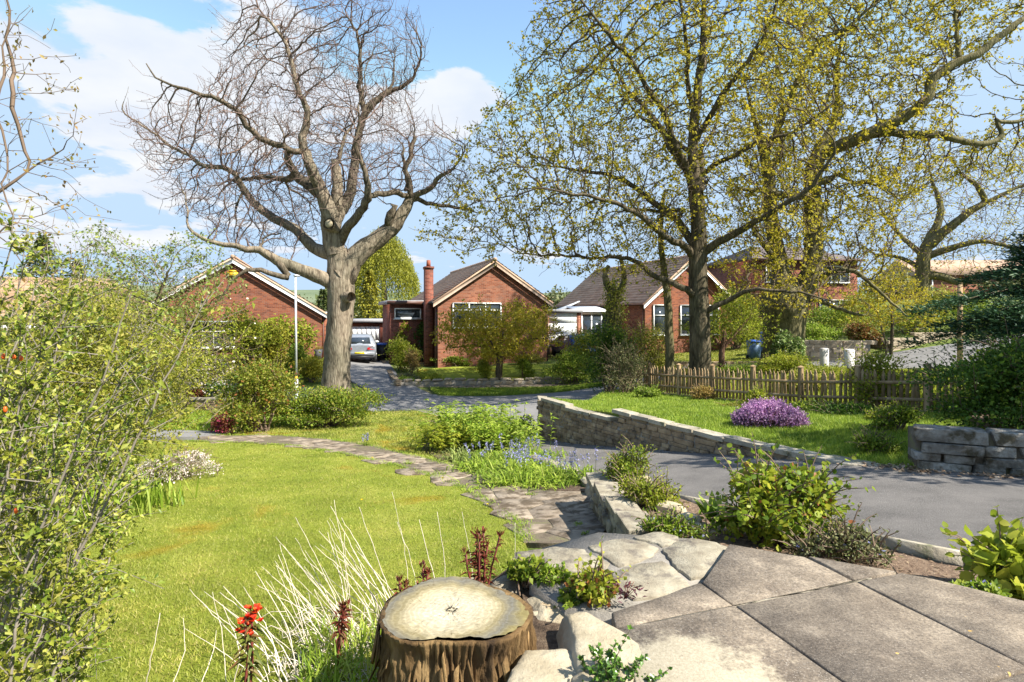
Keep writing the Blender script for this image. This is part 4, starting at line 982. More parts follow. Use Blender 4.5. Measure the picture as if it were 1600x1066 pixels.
def gable_house(name, label, cx, cd, z0, w, eave, rise, depth, brick, tile, group=None, verge=.22, white=True, courses=16):
    root = thing(name, label, 'bungalow', (cx, cd, z0), YAW, group=group)
    mb = MB(); h = w/2
    v = [(-h, 0, -1), (h, 0, -1), (h, 0, eave), (0, 0, eave+rise), (-h, 0, eave), (-h, depth, -1), (h, depth, -1), (h, depth, eave), (0, depth, eave+rise), (-h, depth, eave)]
    mb.add(v, [(0, 1, 2), (0, 2, 4), (2, 3, 4), (6, 5, 7), (7, 5, 9), (7, 9, 8)]); mb.add(v, [(1, 6, 7, 2), (5, 0, 4, 9)])
    mb.build('wall', brick, root, local=True)
    o = .3; k = rise/h; rf = MB(); ti = MB()
    e = (h+o, eave-o*k+.10); zt = eave+rise+.10
    for s in (-1, 1):
        vv = [(s*e[0], -verge, e[1]-.09), (s*e[0], depth+verge, e[1]-.09), (0, depth+verge, zt-.09), (0, -verge, zt-.09)]
        v2 = [(a, b, c+.085) for a, b, c in vv]
        rf.add(vv+v2, [(0, 1, 2, 3), (4, 5, 6, 7), (0, 1, 5, 4), (1, 2, 6, 5), (2, 3, 7, 6), (3, 0, 4, 7)])
        a0, a1, b0, b1 = (s*e[0], -verge-.02, e[1]), (s*e[0], depth+verge, e[1]), (0, -verge-.02, zt), (0, depth+verge, zt)
        roof_slope(ti, a0, a1, b0, b1, courses)
    roof = rf.build('roof', tile, root, local=True)
    tag(ti.build('roof_tiles', tile, roof, local=True), kind='stuff')
    rd = MB(); nn = int(depth/.45)
    for i in range(nn+1):
        y0 = -verge-.03+i*(depth+2*verge)/(nn+1)
        rd.tube([(0, y0, zt+.03), (0, y0+(depth+2*verge)/(nn+1)-.02, zt+.035)], .11, 8)
    rd.build('ridge_tiles', tile, roof, local=True)
    # barge boards, gutters and the pipe
    bb = MB()
    for s in (-1, 1):
        pts = [(0, zt-.10), (s*e[0], e[1]-.10), (s*e[0], e[1]-.30), (0, zt-.32)]
        y0, y1 = -verge-.045, -verge-.005
        vv = [(a, y0, b) for a, b in pts]+[(a, y1, b) for a, b in pts]
        bb.add(vv, [(0, 1, 2, 3), (4, 5, 6, 7), (0, 1, 5, 4), (1, 2, 6, 5), (2, 3, 7, 6), (3, 0, 4, 7)])
    bb.build('barge_board', M['white'] if white else M['tan_board'], root, local=True)
    for s in (-1, 1):
        g = MB(); g.tube([(s*(e[0]+.04), -verge, e[1]-.06), (s*(e[0]+.04), depth+verge, e[1]-.06)], .055, 8)
        g.tube([(s*(h+.07), .12, e[1]-.10), (s*(h+.07), .12, -1)], .035, 8)
        g.tube([(s*(e[0]+.02), .12, e[1]-.09), (s*(h+.07), .12, e[1]-.30)], .035, 8)
        g.build('gutter', M['brown'] if white else M['black'], root, local=True)
    return root

def build_houses():
    # the left bungalow
    h1 = gable_house('bungalow', 'brick bungalow with white-edged gable and yellow alarm box, behind the bare oak', -15.2, 31.0, -.9, 9.2, 2.5, 2.86, 8.5, M['brick'], M['tile'], group='brick bungalows across the street')
    mb = MB(); mb.box(-.26, .26, -.09, -.002, 4.42, 4.66); mb.box(-.20, .20, -.11, -.09, 4.66, 4.76); mb.build('alarm_box', M['yellow_box'], h1, local=True)
    window(h1, -2.0, -.02, .55, 2.1, 1.35, 4, 1, top=.35, depth=.10)
    mb = MB(); mb.box(-2.25, .35, -.42, -.003, 1.93, 2.0); mb.box(-2.2, .3, -.38, -.003, 1.86, 1.93); mb.build('window_canopy', M['lead'], h1, local=True)
    # its porch return on the drive side
    pr = MB(); pr.box(4.6, 5.0, 1.2, 8.3, -1, 2.35); pr.build('side_wall', M['brick'], h1, local=True)
    pf = MB(); pf.box(4.55, 5.15, 1.1, 8.4, 2.35, 2.5); pf.build('porch_roof', M['white'], h1, local=True)
    dr = MB()
    for x0, x1, z0, z1 in ((4.98, 5.05, 0, 2.2), (5.55, 5.62, 0, 2.2), (5.05, 5.55, 2.13, 2.2), (5.05, 5.55, .75, .83)): dr.box(x0, x1, 2.2, 2.28, z0, z1)
    d = dr.build('door', M['white'], h1, local=True); g = MB(); g.box(5.05, 5.55, 2.235, 2.245, .83, 2.13); g.build('pane', M['glass'], d, local=True)
    g = MB(); g.box(5.05, 5.55, 2.23, 2.25, -.3, .75); g.build('door_panel', M['white'], d, local=True)
    wl = MB(); wl.box(5.62, 6.2, 2.23, 2.5, -1, 2.3); wl.build('porch_wall', M['brick'], h1, local=True)
    # the middle bungalow
    h2 = gable_house('bungalow', 'brick bungalow with tall narrow chimney, half hidden by the small green tree', -1.0, 32.0, -.95, 6.4, 3.2, 2.15, 11, M['brick2'], M['tile'], group='brick bungalows across the street', white=False)
    window(h2, -2.4, -.02, 1.67, 2.8, 1.38, 3, 1, top=.3, depth=.08)
    ch = MB(); ch.box(-3.72, -3.28, .9, 1.5, -1, 4.95); ch.box(-3.76, -3.24, .86, 1.54, 4.95, 5.08)
    c = ch.build('chimney', M['brick3'], h2, local=True); cp = MB(); cp.tube([(-3.5, 1.2, 5.08), (-3.5, 1.2, 5.45)], [.13, .11], 10); cp.build('chimney_pot', plain('clay_pot', (.30, .09, .05), .8), c, local=True)
    # flat annex of the middle bungalow
    ax = MB(); ax.box(-5.35, -3.22, 3.2, 8, -1, 3.0); ax.build('annex_wall', M['brick3'], h2, local=True)
    ar = MB(); ar.box(-5.6, -3.2, 2.85, 8.2, 3.0, 3.22); ar.build('annex_roof', M['felt'], h2, local=True)
    ar = MB(); ar.box(-5.61, -3.2, 2.82, 2.85, 2.98, 3.18); ar.build('fascia', M['brown'], h2, local=True)
    window(h2, -5.15, 3.18, 2.15, 1.55, .62, 1, 1, depth=.06)
    # garage between them
    g0 = at(570, 556, 40.5)
    ga = thing('garage', 'flat-roofed brick garage with white door at the end of the driveway', 'garage', g0, R(10))
    mb = MB(); mb.box(-2.6, -1.25, 0, 6, -.6, 2.35); mb.box(1.05, 2.6, 0, 6, -.6, 2.35); mb.box(-1.25, 1.05, 0, 6, 2.12, 2.35); mb.box(-1.25, 1.05, 5.7, 6, -.6, 2.12); mb.build('wall', M['brick3'], ga, local=True)
    mb = MB(); mb.box(-2.75, 2.75, -.2, 6.2, 2.35, 2.6); mb.build('roof', M['felt'], ga, local=True)
    mb = MB(); mb.box(-1.25, 1.05, .10, .14, -.5, 2.12)
    dd = mb.build('garage_door', M['white'], ga, local=True)
    for i in range(7):
        m2 = MB(); m2.box(-1.22+i*.325, -.93+i*.325, .08, .099, 1.1, 2.08); m2.build('door_panel', M['white'], dd, local=True)
        m2 = MB(); m2.box(-1.22+i*.325, -.93+i*.325, .08, .099, 0, 1.04); m2.build('door_panel', M['white'], dd, local=True)
    mb = MB(); mb.tube([(-.1, .06, 1.07), (-.1, .06, .95)], .03, 6); mb.build('handle', M['black'], dd, local=True)
    # the right bungalow with its long roof
    h3 = gable_house('bungalow', 'bungalow with long tiled roof and white verge, behind the straight leafing oak', 11.3, 36.0, -.75, 6.6, 3.0, 2.75, 13, M['brick'], M['tile'], group='brick bungalows across the street', verge=.35)
    window(h3, -2.75, -.02, .9, 1.0, 1.9, 1, 1, top=.35, depth=.08); window(h3, -.8, -.02, .9, 2.9, 1.9, 3, 1, top=.35, depth=.08)
    # side extension with white door and shed
    p = at(880, 560, 36)
    sg = thing('garage', 'white-doored side garage between the middle bungalow and the shed', 'garage', p, YAW)
    mb = MB(); mb.box(-1.2, -1.0, 0, 5, -.6, 2.9); mb.box(1.0, 1.2, 0, 5, -.6, 2.9); mb.box(-1, 1, 4.8, 5, -.6, 2.9); mb.build('wall', M['brick2'], sg, local=True)
    mb = MB(); mb.box(-1.3, 1.3, -.15, 5.1, 2.9, 3.1); mb.build('roof', M['felt'], sg, local=True)
    mb = MB()
    for i in range(5): mb.box(-.99, .99, .05+.002*i, .1, -.5+i*.68, .17+i*.68)
    mb.build('garage_door', M['white'], sg, local=True)
    p = at(905, 545, 44)
    sh = thing('garden_shed', 'small timber shed with pale pitched roof behind the white side garage', 'shed', p, R(5))
    mb = MB(); v = [(-1.7, 0, -.8), (1.7, 0, -.8), (1.7, 0, 2.8), (0, 0, 3.6), (-1.7, 0, 2.8)]; v += [(a, 3, c) for a, b, c in v]
    mb.add(v, [(0, 1, 2), (0, 2, 4), (2, 3, 4)]); mb.add(v, [(1, 6, 7, 2), (5, 0, 4, 9), (5, 6, 7, 9)]); mb.build('wall', M['shed'], sh, local=True)
    for s in (-1, 1):
        mb = MB(); vv = [(s*1.95, -.2, 2.68), (s*1.95, 3.2, 2.68), (0, 3.2, 3.62), (0, -.2, 3.62)]; v2 = [(a, b, c+.08) for a, b, c in vv]
        mb.add(vv+v2, [(0, 1, 2, 3), (4, 5, 6, 7), (0, 1, 5, 4), (1, 2, 6, 5), (2, 3, 7, 6), (3, 0, 4, 7)]); mb.build('roof', M['lead'], sh, local=True)
    p = at(932, 548, 38)
    cv = thing('conservatory', 'white-framed glazed porch left of the long-roofed bungalow', 'porch', p, YAW)
    mb = MB()
    for x in (-1.1, -.4, .35, 1.05): mb.box(x, x+.08, 0, .08, -.4, 2.5)
    mb.box(-1.1, 1.13, .002, .078, 2.42, 2.6); mb.box(-1.1, 1.13, .004, .076, .75, .83); fr = mb.build('frame', M['white'], cv, local=True)
    mb = MB(); mb.box(-1.06, 1.08, .03, .04, -.4, 2.45); mb.build('pane', M['glass'], fr, local=True)
    mb = MB(); v = [(-1.3, -.2, 2.6), (1.3, -.2, 2.6), (1.3, 2, 2.9), (-1.3, 2, 2.9)]; mb.add(v+[(a, b, c+.08) for a, b, c in v], [(0, 1, 2, 3), (4, 5, 6, 7), (0, 1, 5, 4), (1, 2, 6, 5), (2, 3, 7, 6), (3, 0, 4, 7)]); mb.build('roof', M['white'], cv, local=True)
    mb = MB(); mb.box(-1.1, 1.1, .1, 2, -.4, 2.5); mb.build('wall', M['brick3'], cv, local=True)
    # two-storey house on the rise
    cx = at(1262, 520, 45)
    h4 = thing('house', 'two-storey red brick house with grey hipped roof, high behind the gnarled oak', 'house', (cx[0], 45, .2), R(8))
    mb = MB(); mb.box(-4.6, 4.35, 0, 8, -1.5, 5.6); mb.build('wall', M['brick3'], h4, local=True)
    a = [(-4.95, -.35, 5.55), (4.7, -.35, 5.55), (4.7, 8.35, 5.55), (-4.95, 8.35, 5.55), (-2.3, 4, 7.0), (2.0, 4, 7.0)]
    mb = MB(); mb.add([(x, y, z-.06) for x, y, z in a], [(0, 1, 5, 4), (2, 3, 4, 5), (0, 3, 2, 1)]); mb.add([(x, y, z-.06) for x, y, z in a], [(1, 2, 5), (3, 0, 4)]); rf = mb.build('roof', M['tile_grey'], h4, local=True)
    ti = MB(); roof_slope(ti, a[0], a[1], a[4], a[5], 14, tile=.3); roof_slope(ti, a[1], a[2], a[5], a[5], 14, tile=.3); roof_slope(ti, a[3], a[0], a[4], a[4], 14, tile=.3); tag(ti.build('roof_tiles', M['tile_grey'], rf, local=True), kind='stuff')
    mb = MB(); mb.box(-4.98, 4.73, -.40, -.36, 5.42, 5.58); mb.build('fascia', M['brown'], h4, local=True)
    window(h4, 1.2, -.02, 3.75, 2.4, 1.35, 3, 1, top=.35, depth=.08); window(h4, -3.6, -.02, 3.75, 2.0, 1.35, 2, 1, top=.35, depth=.08); window(h4, 1.0, -.02, .9, 2.6, 1.5, 3, 1, top=.35, depth=.08)
    # brick house at the far right
    c5 = at(1500, 476, 62)
    h5 = thing('house', 'distant orange-brick house with white downpipe, right of the crooked far oak', 'house', (c5[0], 62, c5[2]), R(-4))
    mb = MB(); mb.box(-4, 9, 0, 8, -3, 3.2); mb.build('wall', M['brick2'], h5, local=True)
    mb = MB(); v = [(-4.4, -.4, 3.2), (9.4, -.4, 3.2), (9.4, 8.4, 3.2), (-4.4, 8.4, 3.2), (-4.4, 4, 5.2), (9.4, 4, 5.2)]
    mb.add(v, [(0, 1, 5, 4), (2, 3, 4, 5), (0, 3, 2, 1)]); mb.add(v, [(1, 2, 5), (3, 0, 4)]); mb.build('roof', M['tile'], h5, local=True)
    mb = MB(); mb.tube([(-2.9, -.06, 3.1), (-2.9, -.06, -1)], .06, 8); mb.build('downpipe', M['white'], h5, local=True)
    mb = MB(); mb.box(-4, 9, -.05, -.002, -1.2, -.5); mb.build('plinth_board', M['lead'], h5, local=True)
    # tan roof behind the shrubs on the far left
    p = at(55, 520, 22)
    h0 = thing('house', 'low house with tan tiled roof, mostly hidden by shrubs on the garden\'s west side', 'house', (p[0], 22, -1.0), R(22))
    mb = MB(); mb.box(-5, 3.0, .5, 8, -1, 2.1); mb.build('wall', M['brick2'], h0, local=True)
    mb = MB(); v = [(-5.4, 0, 2.05), (3.5, 0, 2.05), (3.5, 8.5, 2.05), (-5.4, 8.5, 2.05), (-5.4, 4.2, 4.1), (1.4, 4.2, 4.1)]
    mb.add([(x, y, z-.06) for x, y, z in v], [(0, 1, 5, 4), (2, 3, 4, 5), (0, 3, 2, 1)]); mb.add([(x, y, z-.06) for x, y, z in v], [(1, 2, 5), (3, 0, 4)]); rf = mb.build('roof', M['tile_tan'], h0, local=True)
    ti = MB(); roof_slope(ti, v[0], v[1], v[4], v[5], 15); roof_slope(ti, v[1], v[2], v[5], v[5], 15); tag(ti.build('roof_tiles', M['tile_tan'], rf, local=True), kind='stuff')
    mb = MB(); mb.box(-5.4, 3.5, -.06, -.01, 1.88, 2.04); mb.build('fascia', M['white'], h0, local=True)
    window(h0, .6, .48, .5, 1.8, 1.3, 3, 1, depth=.06)
build_houses()
# ------------------------------------------------------------------ walls, paving, fence
def stone_variants(name, n, seed, jit=.07, cham=.10):
    """unit stones (-.5 to .5) with chamfered, uneven edges; shared by all stones of a wall"""
    rng = np.random.default_rng(seed); out = []
    for k in range(n):
        c = []
        for sx in (-1, 1):
            for sy in (-1, 1):
                for sz in (-1, 1):
                    j = 1-rng.uniform(0, jit*2, 3)
                    p = np.array([sx, sy, sz])*.5*j
                    for ax in range(3):
                        q = p.copy(); q[[a for a in range(3) if a != ax]] *= (1-cham*rng.uniform(.7, 1.6)); c.append(q)
        c = np.array(c)
        import bmesh
        bm = bmesh.new()
        for q in c: bm.verts.new(q)
        bmesh.ops.convex_hull(bm, input=list(bm.verts))
        me = bpy.data.meshes.new(name); bm.to_mesh(me); bm.free(); out.append(me)
    return out
def place_stone(parent, me, mat, loc, dims, rz, tilt=(0, 0), name='stone'):
    if not me.materials: me.materials.append(mat)
    o = bpy.data.objects.new(name, me); COL.objects.link(o); o.parent = parent
    l = Vector([float(v) for v in loc])-parent.location; o.location = l
    o.scale = [float(v) for v in dims]; o.rotation_euler = (tilt[0], tilt[1], rz); return o

def along(P, s):
    """point and heading at arc length s of a plan polyline"""
    P = np.asarray(P, float); L = np.linalg.norm(np.diff(P[:, :2], axis=0), axis=1); c = np.concatenate([[0], np.cumsum(L)])
    s = min(max(s, 0), c[-1]-1e-6); i = int(np.searchsorted(c, s, 'right')-1); t = (s-c[i])/L[i]
    q = P[i]+(P[i+1]-P[i])*t; d = P[i+1]-P[i]; return q, math.atan2(d[1], d[0])
def plen(P): return float(np.linalg.norm(np.diff(np.asarray(P, float)[:, :2], axis=0), axis=1).sum())

def course_wall(name, label, P, basez, topz, thick, ch, lens, var, mat, cap=None, capvar=None, rng=None, cat='wall', core=None, group=None):
    """a coursed wall: every stone an object; topz(s) and basez(x, y) give its outline"""
    root = thing(name, label, cat, (P[0][0], P[0][1], basez(P[0][0], P[0][1])), group=group); L = plen(P)
    zmin = min(basez(*along(P, s)[0][:2]) for s in np.linspace(0, L, 20))-.1; zmax = max(topz(s) for s in np.linspace(0, L, 40))
    z = zmin; row = 0
    while z < zmax:
        h = ch*rng.uniform(.75, 1.3); s = -rng.uniform(0, lens[0])
        while s < L:
            l = rng.uniform(*lens); m = s+l/2
            if 0 < m < L:
                q, a = along(P, m); b = basez(q[0], q[1]); t = topz(m)-(.055 if cap is not None else 0)
                z1 = min(z+h, t)
                if z1 > b-.02 and z1-z > .025:
                    n = np.array([-math.sin(a), math.cos(a)]); off = rng.normal(0, .012)
                    place_stone(root, var[rng.integers(len(var))], mat, (q[0]+n[0]*off, q[1]+n[1]*off, (z+z1)/2), (l*1.0, thick*rng.uniform(.92, 1.04), (z1-z)*1.03), a, (rng.normal(0, .015), rng.normal(0, .012)))
            s += l
        z += h; row += 1
    if core is not None:
        mb = MB(); ns = 24; pts = [along(P, s) for s in np.linspace(.01, L-.01, ns)]
        for i in range(ns-1):
            (q, a), (q2, a2) = pts[i], pts[i+1]; w_ = thick*.36
            t0 = topz(L*i/(ns-1))-.10; t1 = topz(L*(i+1)/(ns-1))-.10; t0 = t1 = min(t0, t1)
            v = []
            for qq, aa, tt in ((q, a, t0), (q2, a2, t1)):
                n = np.array([-math.sin(aa), math.cos(aa)])*w_; b = basez(qq[0], qq[1])-.15
                v += [(qq[0]-n[0], qq[1]-n[1], b), (qq[0]+n[0], qq[1]+n[1], b), (qq[0]+n[0], qq[1]+n[1], max(tt, b+.01)), (qq[0]-n[0], qq[1]-n[1], max(tt, b+.01))]
            mb.add(v, [(0, 1, 5, 4), (1, 2, 6, 5), (2, 3, 7, 6), (3, 0, 4, 7)])
        mb.build('mortar_core', core, root)
    if cap is not None:
        s = 0
        while s < L:
            l = rng.uniform(.35, .75); m = s+l/2
            if m < L+.1:
                q, a = along(P, m); t = topz(min(m, L)); b = basez(q[0], q[1])
                if t-b > .02: place_stone(root, capvar[rng.integers(len(capvar))], cap, (q[0], q[1], t-.03), (l*.98, thick*rng.uniform(1.02, 1.15), .075), a+rng.normal(0, .015), (rng.normal(0, .02), rng.normal(0, .01)), 'coping_stone')
            s += l
    return root

ST = stone_variants('stone', 10, 1); CAPV = stone_variants('coping_stone', 5, 2, .03, .05); RND = stone_variants('rubble_stone', 8, 3, .16, .30)
def fresh(vs): return [m.copy() for m in vs]

def ccw(p):
    p = np.array(p); a = np.sum(p[:, 0]*np.roll(p[:, 1], -1)-np.roll(p[:, 0], -1)*p[:, 1]); return p if a > 0 else p[::-1]
def build_walls():
    rng = np.random.default_rng(7)
    # the long low wall beside the drive
    P = [(x, y) for x, y, z in WALL]; L = plen(P)
    marks = [(0, -.72), (.9, -.66), (.95, -.60), (2.25, -.60), (2.3, -.66), (4.1, -.63), (4.15, -.45), (6.2, -.48), (L-.5, -.44), (L, -.43)]
    def top(s):
        for (a, u), (b, v) in zip(marks, marks[1:]):
            if a <= s <= b: return u+(v-u)*(s-a)/(b-a+1e-6)
        return marks[-1][1]
    course_wall('long_garden_wall', 'long low dry-stone retaining wall curving down along the far side of the tarmac drive', P, gz1, top, .24, .085, (.18, .5), fresh(ST), M['wall'], M['coping'], fresh(CAPV), rng, core=M['mortar'])
    tip = thing('kerb_slab', 'pale flat slab ending the long low wall where drive meets grass', 'slab', (4.35, 7.42, -.46)); mb = MB(); mb.prism([(4.10, 7.72), (4.32, 7.30), (4.72, 7.18), (4.75, 7.36), (4.40, 7.80)], -.52, -.43, .015); mb.build('slab', M['coping'], tip)
    # mossy grey wall under the hedge, big blocks
    P = [(5.0, 7.0), (5.6, 6.72), (6.9, 6.35), (8.5, 5.3)]
    r = thing('hedge_wall', 'grey lichen-covered block wall in shade under the dark hedge', 'wall', (4.95, 7.02, -.45)); var = stone_variants('block', 9, 9, .07, .07); L = plen(P)
    z = -.56
    for h in (.11, .15, .10, .13, .17):
        s = rng.uniform(0, .06)
        while s < L:
            l = rng.uniform(.3, .85) if h < .16 else rng.uniform(.7, 1.3); m = s+l/2
            if m > 0:
                q, a = along(P, m)
                place_stone(r, var[rng.integers(7)], M['grey_stone'], (q[0]+rng.normal(0, .015), q[1]+.17+rng.normal(0, .02), z+h/2), (l*.985, .38, h*1.0), a+rng.normal(0, .01), (rng.normal(0, .02), rng.normal(0, .01)), 'block')
            s += l
        z += h
    mb = MB(); pts = [along(P, L*i/12)[0] for i in range(13)]
    for a, b in zip(pts, pts[1:]): mb.prism(ccw([(a[0]+.02, a[1]+.06), (b[0]+.02, b[1]+.06), (b[0]+.08, b[1]+.30), (a[0]+.08, a[1]+.30)]), -.6, .06)
    mb.build('rubble_core', M['joint'], r)
    # path wall with flat coping
    P = [(1.08, 4.62), (1.06, 5.6), (1.04, 6.85)]
    course_wall('path_wall', 'short sunlit stone wall with broad flat coping on the right side of the crazy-paved path', P, gz1, lambda s: -.25-.10*s, .26, .12, (.14, .30), fresh(RND), M['flag'], M['flag'], fresh(CAPV), rng, core=M['joint'])
    # kerb of cream stones round the bluebell bed
    k = thing('bed_kerb', 'row of pale cream edging stones between the bluebell bed and the drive', 'kerb', (1.1, 8.1, -.95)); var = fresh(RND)
    P = [(1.08, 7.35), (1.10, 8.0), (.92, 8.9), (.45, 10.2), (.0, 11.6), (-.35, 13.2), (-.55, 14.6), (-.75, 16.0)]
    s = 0
    while s < plen(P):
        l = rng.uniform(.3, .55); q, a = along(P, s+l/2); place_stone(k, var[rng.integers(8)], M['flag'], (q[0], q[1], gz1(q[0], q[1])+.03), (l*1.02, .22, .18), a, (rng.normal(0, .05), rng.normal(0, .05)), 'kerb_stone'); s += l
    # broken inner stones of the planting bed
    k = thing('bed_stones', 'white-topped stones stepping along the drive side of the small planting bed', 'edging', (1.6, 5.8, -.4)); var = fresh(RND)
    for px, py, d, l in ((1022, 775, 6.0, .3), (1050, 800, 5.4, .32), (1075, 822, 4.9, .3), (1093, 838, 4.55, .22), (1003, 756, 6.6, .28)):
        q = at(px, py, d); place_stone(k, var[rng.integers(8)], M['sand'], q, (l, .22, .18), rng.uniform(0, 3), (0, 0), 'kerb_stone')
    # rockery wall before the middle bungalow
    P = [at(618, 612, 25.9)[:2], at(650, 607, 26.3)[:2], at(720, 606, 26.6)[:2], at(800, 606, 26.7)[:2], at(880, 606, 27.2)[:2]]
    course_wall('rockery_wall', 'low pinkish rubble wall along the front of the middle bungalow\'s lawn', P, gz1, lambda s: -1.53+.03*math.sin(s*3), .4, .24, (.28, .62), fresh(RND), M['rockery'], None, None, rng, core=M['mortar'])
    # low wall edging the driveway
    P = [at(621, 614, 25.7)[:2], at(610, 585, 28.5)[:2], at(598, 556, 35)[:2]]
    course_wall('driveway_edge_wall', 'low dark stone edging running up the right side of the neighbour\'s driveway', P, gz1, lambda s: -1.50+.02*s, .25, .16, (.3, .7), fresh(ST), M['wall'], None, None, rng, core=M['mortar'])
    # block wall on the left
    P = [at(240, 640, 19.3)[:2], at(360, 642, 19.1)[:2]]
    course_wall('verge_wall', 'low weathered block wall behind the strip of grass, left of the big clipped bush', P, gz1, lambda s: gz1(-10, 19)+.5, .22, .16, (.3, .5), fresh(ST), M['wall'], M['coping'], fresh(CAPV), rng, core=M['mortar'])
    # retaining walls across the street on the right
    P = [at(1252, 570, 28)[:2], at(1306, 570, 27.4)[:2], at(1358, 568, 27.4)[:2]]
    course_wall('street_wall', 'sandstone retaining wall across the street behind the white posts', P, gz1, lambda s: .20, .3, .2, (.4, .8), fresh(ST), M['rockery'], None, None, rng, core=M['mortar'])
    P = [at(1392, 565, 28)[:2], at(1440, 560, 28.5)[:2], at(1500, 555, 29)[:2]]
    course_wall('street_wall', 'stepped sandstone wall across the street beside the slim yellow-leaved tree', P, gz1, lambda s: .30+.25*(s > 1.6), .3, .2, (.4, .8), fresh(ST), M['rockery'], None, None, rng, core=M['mortar'])
    P = [at(1335, 546, 31)[:2], at(1390, 556, 28.5)[:2]]
    course_wall('street_wall', 'sloping retaining wall beside the ramp up from the street', P, gz1, lambda s: .5-.12*s, .3, .2, (.4, .8), fresh(ST), M['wall'], None, None, rng, core=M['mortar'])
    P = [at(1040, 583, 29.4)[:2], at(1130, 580, 29.4)[:2], at(1200, 576, 29.5)[:2]]
    course_wall('lawn_wall', 'low stone wall under the sunny corner lawn behind the picket fence', P, gz1, lambda s: -.98, .25, .2, (.4, .8), fresh(ST), M['wall'], None, None, rng, core=M['mortar'])
build_walls()

# ---- terrace flags
def clip(poly, p, n):
    """the part of a convex polygon on the side of p that n points away from"""
    out = []; m = len(poly)
    for i in range(m):
        a, b = poly[i], poly[(i+1) % m]; da, db = (a-p) @ n, (b-p) @ n
        if da <= 0: out.append(a)
        if da*db < 0: out.append(a+(b-a)*(da/(da-db)))
    return out
def dense(poly, step, rng=None, jit=0.0):
    o = []
    for i in range(len(poly)):
        a, b = np.array(poly[i]), np.array(poly[(i+1) % len(poly)]); n = max(1, int(np.linalg.norm(b-a)/step))
        for k in range(n): o.append(a+(b-a)*k/n+(rng.normal(0, jit, 2) if rng is not None and k else 0))
    return np.array(o)
def inset(poly, c, g):
    c = np.mean(poly, 0) if c is None else c; return [p+(c-p)/np.linalg.norm(c-p)*g for p in np.array(poly)]

